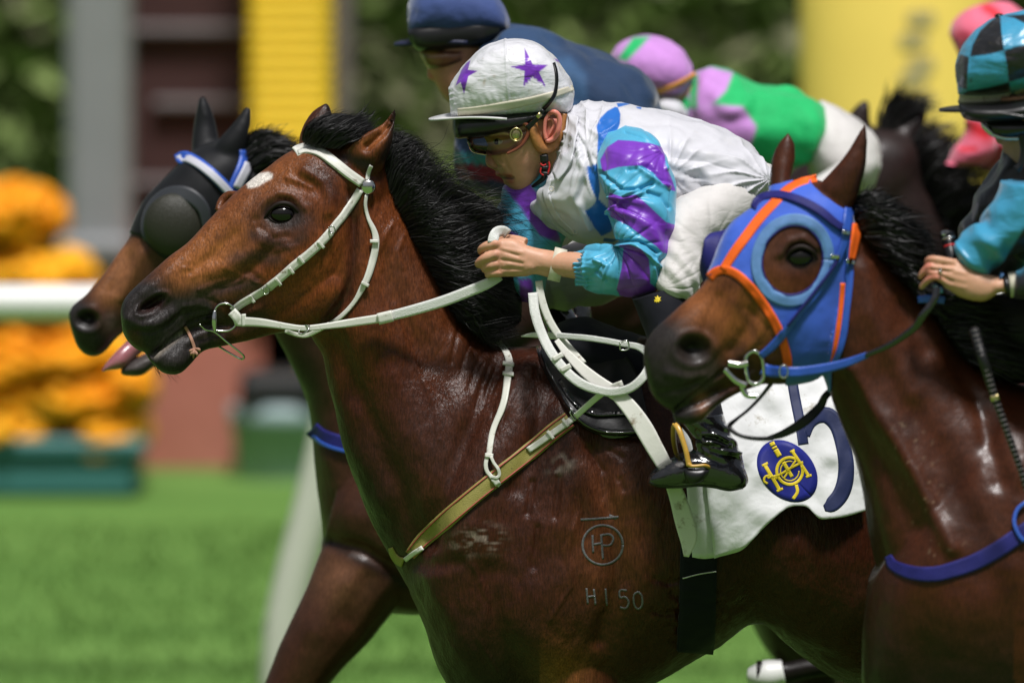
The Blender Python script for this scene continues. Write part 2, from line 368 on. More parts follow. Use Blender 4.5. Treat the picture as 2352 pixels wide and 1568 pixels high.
M['cloth'] = mat('cloth', attr='Col', rough=.75, spec=.3, sheen=.3, var=.08, bump=[(18, .4, .010, 3, None), (60, .3, .003, 3, None)])
M['breech'] = mat('breeches', (.58, .56, .54), rough=.6, spec=.3, sheen=.1, var=.05, bump=[(30, .35, .005, 3, (1, 1, 2.5, 35)), (14, .3, .01, 2, None)])
M['skin'] = mat('skin', attr='Col', rough=.48, spec=.4, sss=.12, var=.07, vscale=90, bump=[(120, .22, .0012, 4, None), (700, .15, .0004, 2, None)])
M['boot'] = mat('boot_leather', (.006, .006, .007), rough=.16, spec=.6, coat=.8, coatr=.06, bump=[(28, .5, .008, 3, None)])
M['black'] = mat('black_leather', (.006, .006, .007), rough=.38, spec=.4, var=.3, bump=[(150, .3, .001, 3, None)])
M['blackcloth'] = mat('black_cloth', (.006, .0065, .011), rough=.75, spec=.2, sheen=.06, bump=[(40, .3, .004, 3, None), (900, .3, .0006, 1, None)])
def dirty(name, base, dirt, amt, rough=.5, scale=60, bumps=None, spec=.4):
    m = mat(name, base, rough, spec, bump=bumps); nt = m.node_tree; N = nt.nodes; L = nt.links; b = N['Principled BSDF']
    tc = N.new('ShaderNodeTexCoord'); nz = N.new('ShaderNodeTexNoise'); nz.inputs['Scale'].default_value = scale; nz.inputs['Detail'].default_value = 8; nz.inputs['Roughness'].default_value = .7
    L.new(tc.outputs['Object'], nz.inputs['Vector']); mr = N.new('ShaderNodeMapRange'); mr.inputs['From Min'].default_value = .62-amt; mr.inputs['From Max'].default_value = .72
    L.new(nz.outputs['Fac'], mr.inputs['Value']); mx = N.new('ShaderNodeMix'); mx.data_type = 'RGBA'; mx.inputs[6].default_value = (*base, 1); mx.inputs[7].default_value = (*dirt, 1)
    L.new(mr.outputs[0], mx.inputs[0]); L.new(mx.outputs[2], b.inputs['Base Color']); return m
M['tack'] = dirty('white_tack', (.60, .60, .54), (.16, .11, .06), .03, .42, 70, [(300, .35, .0008, 2, None), (60, .2, .001, 3, None)])
M['rein'] = dirty('white_rubber_rein', (.62, .63, .60), (.25, .2, .13), .0, .45, 50, [(520, .9, .0016, 1, None)])
M['girth'] = dirty('white_girth', (.66, .65, .60), (.2, .14, .08), .05, .55, 28, [(200, .25, .001, 2, None), (20, .3, .005, 2, None)])
M['olive'] = dirty('olive_web', (.25, .22, .055), (.07, .05, .02), .05, .6, 90, [(500, .6, .0012, 1, None)])
M['red'] = mat('red_thread', (.42, .06, .06), rough=.6)
M['metal'] = mat('steel', (.55, .55, .53), rough=.18, metal=1, bump=[(60, .1, .001, 2, None)])
M['brass'] = mat('brass', (.55, .46, .22), rough=.28, metal=1, bump=[(500, .4, .0006, 1, None)])
M['gold'] = mat('stirrup_gold', (.52, .30, .05), rough=.32, spec=.6, var=.25, bump=[(90, .2, .001, 3, None)])
M['blue'] = mat('hood_blue', (.040, .11, .55), rough=.62, spec=.35, sheen=.35, var=.10, vscale=25, bump=[(14, .35, .012, 2, None), (600, .4, .0006, 1, None)])
M['bluestrap'] = mat('blue_strap', (.025, .085, .42), rough=.42, spec=.5, var=.15, bump=[(400, .5, .001, 1, None)])
M['navystrap'] = mat('navy_strap', (.014, .014, .13), rough=.6, spec=.3, var=.2, bump=[(500, .5, .001, 1, None)])
M['ring'] = mat('eye_ring_blue', (.10, .22, .46), rough=.5, spec=.4, var=.25, vscale=18, bump=[(60, .3, .002, 2, None)])
M['orange'] = mat('orange_binding', (.86, .13, .012), rough=.6, spec=.3, var=.1, bump=[(500, .5, .001, 1, None)])
M['numcloth'] = dirty('number_cloth', (.66, .67, .67), (.35, .33, .28), .02, .7, 18, [(12, .5, .016, 3, None), (40, .3, .004, 3, None), (700, .3, .0006, 1, None)], .3)
M['navy'] = mat('navy_print', (.014, .022, .075), rough=.6, spec=.3, var=.15, bump=[(30, .3, .004, 3, None)])
M['emblem'] = mat('emblem_blue', (.012, .018, .20), rough=.55, spec=.3, var=.1)
M['yellow'] = mat('emblem_yellow', (.72, .55, .03), rough=.5, spec=.3, var=.1, bump=[(300, .5, .001, 1, None)])
M['tan'] = mat('tan_leather', (.36, .15, .045), rough=.42, spec=.5, var=.2, vscale=120, bump=[(220, .6, .0014, 3, None)])
M['wrist'] = mat('pale_band', (.60, .56, .45), rough=.5, spec=.4, var=.05)
M['helmet'] = mat('helmet_black', (.008, .008, .009), rough=.35, spec=.5, bump=[(300, .3, .0005, 2, None)])
M['whiteplastic'] = dirty('brim_white', (.62, .62, .61), (.2, .16, .1), .01, .4, 60)
# ================================================================= setting
def gmat(name, cols, scale, rough=.8, stretch=(1, 1, 1), bump=0):
    m = bpy.data.materials.new(name); m.use_nodes = True; nt = m.node_tree; N = nt.nodes; L = nt.links; b = N['Principled BSDF']
    b.inputs['Roughness'].default_value = rough; b.inputs['Specular IOR Level'].default_value = .25
    tc = N.new('ShaderNodeTexCoord'); mp = N.new('ShaderNodeMapping'); mp.inputs['Scale'].default_value = stretch
    nz = N.new('ShaderNodeTexNoise'); nz.inputs['Scale'].default_value = scale; nz.inputs['Detail'].default_value = 7; nz.inputs['Roughness'].default_value = .6
    cr = N.new('ShaderNodeValToRGB'); L.new(tc.outputs['Object'], mp.inputs[0]); L.new(mp.outputs[0], nz.inputs['Vector']); L.new(nz.outputs['Fac'], cr.inputs[0])
    e = cr.color_ramp.elements; k = len(cols)
    for i, c in enumerate(cols):
        pos = .3+.4*i/(k-1)
        if i < 2: e[i].position = pos; e[i].color = (*c, 1)
        else: q = e.new(pos); q.color = (*c, 1)
    L.new(cr.outputs[0], b.inputs['Base Color'])
    if bump:
        bp = N.new('ShaderNodeBump'); bp.inputs['Strength'].default_value = .6; bp.inputs['Distance'].default_value = bump
        n2 = N.new('ShaderNodeTexNoise'); n2.inputs['Scale'].default_value = scale*12; n2.inputs['Detail'].default_value = 5; L.new(tc.outputs['Object'], n2.inputs['Vector'])
        L.new(n2.outputs['Fac'], bp.inputs['Height']); L.new(bp.outputs[0], b.inputs['Normal'])
    return m
M['grass'] = gmat('grass', [(.075, .165, .030), (.105, .215, .040), (.14, .26, .06)], .9, .85, (.12, 2.2, 1), .01)
M['blade'] = gmat('grass_blades', [(.085, .175, .032), (.12, .225, .045)], 2)
M['leaf'] = gmat('leaves', [(.13, .18, .06), (.20, .27, .08), (.27, .35, .11)], 1.1, .7, (.5, .5, 3))
M['leafdry'] = gmat('dry_undergrowth', [(.12, .12, .07), (.17, .17, .095), (.22, .22, .12)], 1.3, .8)
M['petal'] = gmat('marigold_petals', [(.80, .24, .004), (.92, .38, .006), (.95, .50, .02)], 3.5, .6, (.5, .5, 2))
M['board'] = gmat('maroon_panel', [(.052, .024, .022), (.075, .035, .033)], 1.2, .7, (1, 1, .6))
M['brick'] = gmat('terracotta', [(.42, .14, .10), (.52, .20, .15)], 1.4, .8, (1, 1, 1), .01)
M['grey'] = gmat('grey_column', [(.22, .23, .24), (.28, .285, .29)], .7, .7, (1, 1, 1), .005)
M['railgrey'] = gmat('grey_rail', [(.15, .13, .13), (.19, .17, .17)], 2, .6)
M['ypad'] = mat('yellow_padding', (.98, .66, .012), rough=.45, spec=.4, var=.06, vscale=3)
M['ypad2'] = mat('yellow_cladding', (.97, .71, .15), rough=.5, spec=.35, var=.05, vscale=2)
M['greymark'] = mat('grey_lettering', (.50, .42, .20), rough=.6)
M['teal'] = mat('teal_planter', (.05, .18, .175), rough=.45, spec=.4, var=.12, vscale=5)
M['tealtub'] = mat('grey_teal_tub', (.26, .36, .37), rough=.5, var=.12, vscale=6)
M['dark'] = mat('dark_void_paint', (.008, .008, .010), rough=.6)
M['rail'] = mat('white_rail_plastic', (.78, .78, .76), rough=.35, spec=.5, var=.03, vscale=4)
M['post'] = mat('white_post_plastic', (.55, .56, .48), rough=.45, spec=.4, var=.05, vscale=4)

def Pg(u, v):                                             # point of the turf seen at (u,v)
    d = FWD+(u-1176)/PX/DIST*RIGHT-(v-784)/PX/DIST*UP; t = -CAM[2]/d[2]; return CAM+d*t
# turf: one gently uneven sheet to the horizon
def ground():
    xs = np.r_[-150, -60, -25, np.linspace(-9, 9, 61), 25, 60, 150]; ys = np.r_[-60, -20, np.linspace(-3, 14.5, 90), 20, 40, 90, 200]
    X, Y = np.meshgrid(xs, ys, indexing='ij'); Zz = .012*fbm(np.stack([X*.5, Y*.9, X*0], -1), 3)
    V = np.stack([X, Y, Zz], -1).reshape(-1, 3); return V, gridfaces(len(xs), len(ys), False)
V, F = ground(); F = [f[::-1] for f in F]
o = obj('grass_track', (V, F), M['grass']); o['kind'] = 'structure'
def blades(n):
    g = np.random.default_rng(5); x = g.uniform(-2.6, 3.2, n); y = g.uniform(1.0, 11.2, n); h = g.uniform(.012, .045, n); a = g.uniform(0, pi, n); l = g.normal(0, .03, (n, 2))
    dx, dy = np.cos(a)*.006, np.sin(a)*.006; z0 = np.full(n, -.012)
    V = np.stack([np.stack([x-dx, y-dy, z0], 1), np.stack([x+dx, y+dy, z0], 1), np.stack([x+l[:, 0], y+l[:, 1], h], 1)], 1).reshape(-1, 3)
    return V, np.arange(n*3).reshape(-1, 3).tolist()
o = obj('grass', blades(40000), M['blade'], smooth=False, kind='stuff'); thing(o, 'short green turf blades growing over the racetrack', 'grass')

# inner running rail: tube and the leaning post under it
ry = 7.0
def rx(u): return P(u, 695, ry)
a, b = rx(-2600), rx(4600)
r = root('running_rail', 'white plastic running rail beside the track with slanting posts', 'rail', (float(rx(300)[0]), ry, 0))
obj('rail_tube', tube3([a, (a+b)/2, b], .048, 24, 8), M['rail'], r)
zr = float(rx(300)[2])
def railpost(x):
    pts = [(x+.10, ry+.02, zr-.03), (x+.085, ry, zr-.25), (x+.03, ry, zr*.5), (x-.05, ry, .2), (x-.07, ry, -.05)]
    obj('post', tube3(pts, [.05, .052, .054, .054, .056], 16, 24), M['post'], r)
x0 = float(P(700, 1300, ry)[0])
for k in (-2, -1, 0, 1, 2): railpost(x0+k*2.4)

# flower planters
def leafcloud(n, c, s, size, seed, drop=.0):
    g = np.random.default_rng(seed); d = g.normal(0, 1, (n, 3)); d /= np.linalg.norm(d, axis=1)[:, None]; q = d*(g.random(n)**.45)[:, None]*np.asarray(s)+np.asarray(c)
    a = g.normal(0, 1, (n, 3)); a /= np.linalg.norm(a, axis=1)[:, None]; b = np.cross(a, g.normal(0, 1, (n, 3))); b /= np.linalg.norm(b, axis=1)[:, None]
    z = (size*(.6+.8*g.random(n)))[:, None]; V = np.stack([q-a*z, q+b*z*.5, q+a*z, q-b*z*.5], 1).reshape(-1, 3)
    return V, np.arange(n*4).reshape(-1, 4).tolist()
def flowerhead_cloud(n, c, s, seed):                      # pom-pom heads: small many-sided balls
    g = np.random.default_rng(seed); L = []
    for _ in range(n):
        d = g.normal(0, 1, 3); d /= np.linalg.norm(d); p = np.asarray(c)+d*np.asarray(s)*(.50+.50*g.random()); rr = .036*(.7+.6*g.random())
        L.append(ball(p, (rr, rr, rr*.75), 5, 7))
    return join(L)
PY = 12.0
def planter(name_label, tiers, loc, tub):
    r = root('flower_planter', name_label, 'planter', loc)
    (ua, ub, vt, vb) = tub; A, B = P(ua, vt, PY), P(ub, vb, PY); w = B[0]-A[0]; h = A[2]-B[2]; cx = (A[0]+B[0])/2; cz = (A[2]+B[2])/2
    obj('tub', bbox_round((cx, PY+.25, cz), (w, .62, h), .03), M['teal'], r, smooth=False)
    obj('tub_rim', bbox_round((cx, PY+.25, A[2]+.02), (w+.05, .68, .05), .012), M['teal'], r, smooth=False)
    for i, (u, v, ru, rv) in enumerate(tiers):
        c = P(u, v, PY+.2); s = sc_at(PY)
        obj('leaves', leafcloud(900, c+np.array([0, .05, -.02]), (ru*s*.95, .3, rv*s*.9), .035, 60+i), M['leaf'], r, smooth=False, kind='stuff')
        obj('flower_heads', flowerhead_cloud(int(90+ru*rv*.030), c, (ru*s, .3, rv*s), 80+i), M['petal'], r, kind='stuff')
p0 = Pg(150, 1140)
planter('tiered teal planter of orange marigolds behind the white rail', [(0, 488, 150, 62), (70, 620, 150, 55), (90, 800, 210, 60), (140, 905, 215, 50), (20, 975, 130, 45), (250, 985, 90, 42), (240, 1022, 50, 14), (-10, 840, 90, 60), (290, 870, 60, 40)],
        (float(p0[0]), 12.1, 0), (-560, 318, 1035, 1143))
# orange flowers are carried on a stepped rack
def slab(u0, v0, u1, v1, y, d, matn, name, parent, b=.01):
    A, B = P(u0, v0, y), P(u1, v1, y); return obj(name, bbox_round(((A[0]+B[0])/2, y+d/2, (A[2]+B[2])/2), (B[0]-A[0], d, A[2]-B[2]), b), M[matn], parent, smooth=False)
# maroon panelled gate tower with a grey column and yellow pads
WY = 13.6
g0 = Pg(400, 1060)
r = root('panelled_barrier', 'dark maroon panelled barrier with grey rails behind the planters', 'barrier', (float(P(430, 700, WY)[0]), WY, 0))
slab(296, -700, 600, 640, WY, .25, 'board', 'panel', r)
slab(560, -700, 812, 640, WY+.05, .2, 'board', 'panel', r)
for v, u0, u1 in ((-150, 296, 812), (58, 296, 812), (228, 350, 812), (410, 296, 812), (575, 296, 812)): slab(u0, v, u1, v+22, WY-.05, .05, 'railgrey', 'cross_rail', r)
slab(766, -700, 806, 560, WY-.07, .05, 'railgrey', 'upright', r)
r = root('terracotta_wall', 'low terracotta wall standing behind the flower planters', 'wall', (float(P(470, 1000, 12.9)[0]), 12.9, 0))
slab(300, 640, 560, 1132, 12.9, .6, 'brick', 'wall_block', r)
slab(556, 640, 700, 1085, 13.2, .4, 'brick', 'wall_block', r)
r = root('grey_column', 'pale grey square column left of the maroon panels', 'column', (float(P(225, 700, 13.2)[0]), 13.2, 0))
slab(148, -700, 300, 1000, 13.2, .4, 'grey', 'shaft', r, .03)
slab(130, 545, 300, 600, 13.15, .5, 'grey', 'collar', r, .02)
r = root('yellow_ribbed_post', 'bright yellow ribbed post in front of the maroon panels', 'post', (float(P(665, 400, 13.0)[0]), 13.0, 0))
slab(575, -700, 755, 980, 13.2, .35, 'ypad', 'core', r, .04)
for k in range(34):
    v = -330+k*30
    A, B = P(568, v, 13.1), P(760, v+27, 13.1)
    if v < 640: obj('rib', bbox_round(((A[0]+B[0])/2, 13.33, (A[2]+B[2])/2), (B[0]-A[0], .46, A[2]-B[2]), .018), M['ypad'], r, smooth=False)
r = root('yellow_post', 'pale yellow wrapped post with faint grey lettering behind the teal cap', 'post', (float(P(2020, 300, 9.0)[0]), 9.0, 0))
A = P(1845, -700, 9.0); B = P(2290, 700, 9.0); cx = (A[0]+B[0])/2; w = (B[0]-A[0])/2; zt = P(2000, -900, 9)[2]
n = 40; ph = np.linspace(0, 2*pi, n, endpoint=False); ring = lambda z, k=1: np.stack([cx+w*k*np.cos(ph), 9.3+w*.8*k*np.sin(ph), np.full(n, z)], 1)
V = np.vstack([ring(-.02), ring(.3), ring(1.2), ring(zt), ring(zt+.02, .96)]); obj('shaft', (V, gridfaces(5, n)+[list(range(4*n, 5*n))]), M['ypad2'], r)
for k, v in enumerate((45, 95, 150, 185, 235, 300, 370, 430)):
    u0 = 2085+(k % 2)*-18; L = []
    for q in range(7):
        uu = u0+q*9+6; A = P(uu, v, 9.0); xx = (A[0]-cx)/w; yy = 9.3-w*.8*math.sqrt(max(0, 1-xx*xx))-.004
        L.append(box((A[0], yy, A[2]), (.011, .006, .03+.01*(q % 3))))
    obj('letter', L, M['greymark'], r, smooth=False)
r = root('round_tub', 'round grey teal tub with a dark opening behind the rail post', 'tub', (float(P(640, 1000, 12.6)[0]), 12.6, 0))
A, B = P(525, 940, 12.4), P(760, 1105, 12.4); cx = (A[0]+B[0])/2; w = (B[0]-A[0])/2
ring = lambda z, k=1: np.stack([cx+w*k*np.cos(ph), 12.6+w*.6*k*np.sin(ph), np.full(n, z)], 1)
obj('tub_body', (np.vstack([ring(B[2]-.1, .85), ring(A[2]-.08, .95), ring(A[2]-.08, 1.02), ring(A[2], 1.02), ring(A[2], .93), ring(A[2]-.2, .9)]), gridfaces(6, n)+[list(range(5*n, 6*n))]), M['tealtub'], r)
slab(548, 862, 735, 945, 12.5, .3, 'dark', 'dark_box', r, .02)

# clipped hedges and undergrowth beyond
def hedge(label, u0, u1, vt, y, n, seed, dry=.25, name='hedge'):
    A, B = P(u0, vt, y), P(u1, vt, y); top = A[2]; c = (A+B)/2; r = root(name, label, 'hedge', (float(c[0]), y, 0)); g = np.random.default_rng(seed)
    L, D = [], []
    k = 0
    while k < n:
        x = g.uniform(A[0], B[0]); z = g.uniform(-.1, top); sz = (g.uniform(.25, .6), .25, g.uniform(.05, .13)); m = 34
        q = leafcloud(m, (x, y+g.uniform(-.3, .3), z), sz, .055, int(g.integers(1e9))); (D if g.random() < dry else L).append(q); k += m
    obj('foliage', L, M['leaf'], r, smooth=False, kind='stuff'); obj('dry_twigs', D, M['leafdry'], r, smooth=False, kind='stuff')
    nb = 60; xs = np.linspace(A[0], B[0], nb); V = []
    for x in xs: V += [(x, y+.1, -.1), (x, y+.1+.1*sin(x*3), top*.55), (x, y+.25, top*.96+.05*sin(x*5)), (x, y+.9, -.1)]
    obj('branches', (V, gridfaces(nb, 4, False)), M['leafdry'], r, kind='stuff')
hedge('dense green hedge left of the grey column', -3400, 330, -900, 15.6, 48000, 3, .22)
hedge('long mottled green hedge behind the jockeys', 700, 2000, -900, 16.0, 40000, 4, .30)
hedge('green hedge right of the pale yellow post', 1950, 7200, -900, 16.4, 62000, 5, .2)
# ================================================================= main horse
BR = (.034, .0082, .0034); BRD = (.016, .005, .003); FACE = (.155, .040, .0095); MUZ = (.020, .0165, .0155); BLK = (.006, .0045, .004)
def yaw(u, y0, k=.16, u0=1000): return y0+(u-u0)/PX*k
def Yst(st, y0, k=.16, extra=0):                          # add the depth offset that turns the animal slightly to the camera
    return [tuple(s[:5])+(yaw((s[0]+s[2])/2, 0, k)+(s[5] if len(s) > 5 else 0)+extra,) for s in st]
HY = 0.0
head = [(277, 722, 279, 735, .010), (279, 702, 283, 764, .030), (292, 678, 300, 790, .046), (318, 652, 325, 806, .053), (350, 624, 362, 806, .054), (390, 588, 400, 786, .050),
        (431, 557, 450, 752, .050), (472, 513, 520, 752, .056), (515, 468, 585, 752, .066), (560, 425, 660, 745, .078), (612, 385, 735, 730, .090), (665, 348, 790, 690, .096),
        (720, 330, 815, 630, .096), (780, 318, 838, 560, .090), (840, 328, 870, 510, .078), (885, 350, 895, 470, .055)]
jaw = [(336, 812, 342, 822, .014), (344, 806, 356, 838, .030), (366, 798, 380, 856, .040), (400, 778, 412, 856, .041), (430, 762, 440, 832, .037), (458, 745, 468, 806, .031), (510, 735, 516, 795, .030),
       (560, 715, 576, 781, .034), (620, 680, 638, 766, .046), (675, 620, 694, 768, .066), (730, 580, 748, 752, .082), (775, 580, 790, 712, .084), (800, 590, 813, 660, .070)]
neck = [(800, 330, 690, 700, .070), (870, 372, 712, 768, .082), (915, 455, 738, 815, .086), (962, 548, 752, 880, .090), (1005, 630, 768, 950, .095), (1050, 715, 792, 1040, .108), (1110, 778, 826, 1130, .130), (1180, 795, 868, 1220, .155), (1250, 800, 905, 1290, .180), (1330, 820, 945, 1370, .200)]
torso = [(985, 1060, 930, 1330, .10), (1050, 960, 985, 1480, .17), (1120, 850, 1060, 1600, .21), (1230, 798, 1180, 1650, .235), (1360, 780, 1330, 1640, .255), (1500, 778, 1480, 1580, .275), (1640, 790, 1640, 1484, .285),
         (1740, 795, 1742, 1428, .29), (1860, 785, 1850, 1515, .29), (1990, 780, 1990, 1570, .29), (2160, 775, 2180, 1480, .28), (2350, 830, 2380, 1400, .27), (2500, 920, 2520, 1350, .22), (2590, 1040, 2600, 1240, .12)]
def leg(pts, y):                                          # (u,v,r_px[,dy])
    A = [(p[0], p[1], y+(p[3] if len(p) > 3 else 0)) for p in pts]; return tubeuv(A, [p[2] for p in pts], 18, 10*len(pts), 1.0)
def forelegs(u, v, y, s=1., fwd=True):
    """two forelegs from the elbow at (u,v): the near one reaching forward, the far one folded"""
    a = [(u+20, v-180, 110, 0), (u, v, 112), (u-50, v+160, 82), (u-90, v+330, 52), (u-95, v+380, 54), (u-85, v+440, 40), (u-60, v+620, 33), (u-45, v+690, 42), (u-75, v+745, 34), (u-90, v+775, 42)]
    b = [(u-60, v-150, 120, 0), (u-150, v, 95), (u-300, v+80, 72), (u-440, v+150, 52), (u-480, v+180, 54), (u-450, v+230, 40), (u-330, v+380, 33), (u-285, v+430, 40), (u-240, v+440, 34), (u-215, v+445, 42)]
    f = lambda L, yy: leg([(p[0], p[1], p[2]*s)+tuple(p[3:]) for p in L], yy)
    return [f(a, y[0]), f(b, y[1])]
def hindlegs(u, v, y, s=1.):
    a = [(u, v-150, 240), (u-60, v+60, 215), (u-150, v+250, 160), (u-120, v+420, 92), (u-10, v+640, 56), (u+20, v+720, 58), (u-20, v+790, 42), (u-120, v+960, 36), (u-150, v+1010, 44), (u-190, v+1050, 38), (u-215, v+1080, 44)]
    b = [(u, v-150, 220), (u+10, v+60, 200), (u+20, v+250, 140), (u+130, v+420, 85), (u+280, v+560, 54), (u+320, v+610, 58), (u+310, v+700, 42), (u+330, v+880, 36), (u+335, v+940, 44), (u+300, v+980, 38), (u+290, v+1010, 44)]
    f = lambda L, yy: leg([(p[0], p[1], p[2]*s) for p in L], yy)
    return [f(a, y[0]), f(b, y[1])]
ear_n = ZS(1, [(1655, 44, 1666, 44, .003, -.075), (1618, 92, 1674, 95, .010, -.077), (1578, 140, 1660, 180, .017, -.078), (1505, 180, 1642, 255, .024, -.076), (1420, 225, 1620, 330, .030, -.070), (1365, 290, 1600, 400, .033, -.060), (1360, 370, 1550, 450, .030, -.045)])
ear_f = ZS(1, [(1272, 26, 1280, 26, .003, .05), (1215, 70, 1300, 75, .012, .05), (1165, 130, 1300, 150, .020, .05), (1132, 210, 1310, 240, .026, .045), (1125, 290, 1320, 330, .026, .035)])
far_brow = tubeuv([(500, 478, .035), (512, 458, .052), (528, 443, .052), (552, 440, .03)], [7, 11, 11, 8], 12, 20)
parts = [loft(Yst(head, 0), 90, 64, HY, 2.15, .12), loft(Yst(jaw, 0), 70, 48, HY, 2.1), loft(Yst(neck, 0), 80, 64, HY, 2.1, -.12), loft(Yst(torso, 0), 80, 72, HY, 2.2, -.05),
         loft(Yst(ear_n, 0), 40, 24, HY), loft(Yst(ear_f, 0), 40, 24, HY), (far_brow[0]+np.array([0, yaw(520, 0), 0]), far_brow[1])]
parts += forelegs(1320, 1660, (-.06, .12)) + hindlegs(2250, 1200, (.05, .30))
me = remesh(parts, .0042, 5, .5)
Zp = lambda k, p: Z(k, p)
nost = [(300+95*cos(a)*cos(-.35)-60*sin(a)*sin(-.35)*-1, 1150+95*cos(a)*sin(-.35)+60*sin(a)*cos(-.35)) for a in np.linspace(0, 2*pi, 24)]
S = []
def L1(p, r, a): S.append(('l', Z(1, p), r*.4111, a))
def B1(u, v, ru, rv, ang, a): q = Z(1, [(u, v)])[0]; S.append(('b', q[0], q[1], ru*.4111, rv*.4111, ang, a))
def L5(p, r, a): S.append(('l', Z(5, p), r*.4523, a))
def B5(u, v, ru, rv, ang, a): q = Z(5, [(u, v)])[0]; S.append(('b', q[0], q[1], ru*.4523, rv*.4523, ang, a))
B1(1020, 645, 110, 70, -10, -.010); L1([(880, 640), (930, 570), (1010, 530), (1090, 545), (1150, 610)], 26, .006)
L1([(900, 720), (980, 780), (1060, 770)], 14, -.003); L1([(870, 700), (900, 790), (960, 830)], 10, .002)
B1(1180, 490, 90, 45, 20, -.006); L1([(1050, 440), (1130, 470), (1190, 500)], 12, .004); L1([(1150, 400), (1250, 470), (1300, 560), (1290, 640)], 30, .006); B1(1260, 620, 60, 90, 0, .003)
L1([(930, 780), (860, 860), (760, 920), (640, 970)], 42, .006); L1([(960, 860), (880, 940), (780, 1010), (680, 1060)], 34, -.006); L1([(1000, 760), (1080, 850), (1060, 900)], 26, .003)
L1([(620, 700), (500, 850), (380, 980)], 40, .003); L1([(760, 760), (640, 880), (520, 960)], 30, -.004)
B1(1190, 960, 230, 270, 10, .013); B1(1180, 980, 120, 150, 0, -.003)
L1([(1425, 520), (1432, 700), (1430, 860), (1420, 1000), (1380, 1120), (1290, 1240)], 30, -.013); L1([(1150, 1270), (1290, 1275)], 16, -.006)
L1([(980, 1080), (880, 1120), (760, 1180)], 40, -.007); L1([(920, 880), (1040, 830), (1120, 820)], 9, .0018); L1([(840, 960), (870, 990), (900, 1005), (880, 1010)], 9, -.003); L1([(700, 940), (780, 985), (850, 1010), (960, 1060)], 11, .002)
L1([(470, 950), (530, 950), (550, 985), (520, 1000)], 14, .0022); L1([(560, 1070), (640, 1040), (740, 1010)], 12, .0025); L1([(600, 1100), (700, 1060), (800, 1040)], 11, -.0025)
B1(300, 1152, 92, 56, -20, -.030); L1(nost, 17, .007); L1([(170, 1230), (240, 1270), (340, 1260), (410, 1200)], 26, .004); L1([(210, 1300), (300, 1310), (400, 1260), (470, 1200)], 14, -.004)
L1([(300, 1440), (350, 1385), (420, 1330), (500, 1268), (580, 1232), (640, 1215)], 9, -.009); L1([(330, 1470), (400, 1400), (470, 1340)], 16, .004); L1([(300, 1400), (390, 1340), (480, 1270)], 16, .004)
L1([(480, 1160), (560, 1150), (640, 1180)], 14, .003); L1([(500, 1200), (600, 1180)], 8, -.003); L1([(560, 1110), (640, 1130), (700, 1160)], 10, -.0025)
B1(420, 1480, 80, 60, 0, .006); L1([(500, 1400), (560, 1350), (700, 1310)], 18, -.003)
L1([(1635, 110), (1590, 190), (1500, 270)], 26, -.010); L1([(1560, 170), (1460, 225), (1400, 290)], 10, .004)
# neck, shoulder and chest muscles
S += [('l', [(770, 790), (812, 880), (850, 980), (905, 1110), (960, 1240)], 34, -.010), ('l', [(850, 760), (900, 880), (960, 1010), (1030, 1120)], 60, .008),
      ('l', [(905, 540), (950, 640), (1000, 740), (1040, 800)], 40, .006), ('l', [(870, 600), (910, 720), (980, 830)], 26, -.004), ('b', 840, 640, 60, 60, 0, .006),
      ('l', [(1150, 830), (1090, 960), (1030, 1110), (985, 1240)], 28, -.012), ('l', [(1215, 850), (1170, 960), (1110, 1090), (1070, 1190)], 55, .014), ('b', 1050, 1260, 80, 70, 0, .012),
      ('l', [(1260, 880), (1230, 1000), (1190, 1120)], 22, -.006), ('l', [(1300, 940), (1320, 1080), (1290, 1200)], 50, .008), ('b', 1240, 1400, 120, 120, 0, .016), ('l', [(1370, 1040), (1400, 1180), (1420, 1330), (1380, 1470)], 26, -.010),
      ('b', 1420, 1130, 60, 40, 0, .004), ('l', [(1130, 1320), (1150, 1450), (1220, 1568)], 34, -.010), ('l', [(1010, 1330), (1040, 1450), (1100, 1568)], 40, .008), ('l', [(940, 1290), (1000, 1300), (1060, 1290)], 18, -.004)]
for (x0, y0, x1, y1) in ((225, 380, 130, 640), (240, 430, 175, 640), (250, 480, 205, 660), (190, 330, 90, 560), (262, 540, 225, 700), (170, 420, 110, 560), (60, 190, 10, 420), (130, 280, 60, 450)):
    L5([(x0, y0), ((x0+x1)/2-12, (y0+y1)/2), (x1, y1)], 8, -.0028)
for (x0, y0, x1, y1) in ((870, 1010, 890, 1060), (700, 850, 780, 960), (820, 860, 880, 900), (980, 800, 1010, 900), (800, 780, 980, 800), (420, 1020, 400, 1180), (450, 1250, 430, 1450), (560, 1000, 540, 1200)): L5([(x0, y0), (x1, y1)], 14, -.004)
for k in range(14):                                       # creased skin behind the elbow and along the belly
    u = 1490+random.random()*60+(k % 3)*60; v = 1330+k*12; S.append(('l', [(u, v), (u+30, v+8+random.random()*10), (u+60, v+4)], 7, -.0032))
S = [(('b',)+tuple(q[1:6])+(q[6]*1.35,)) if q[0] == 'b' and (q[2] > 830 or q[1] > 860) else (('l', q[1], q[2], q[3]*1.35) if q[0] == 'l' and (np.mean([a[1] for a in q[1]]) > 840 or np.mean([a[0] for a in q[1]]) > 860) else q) for q in S]
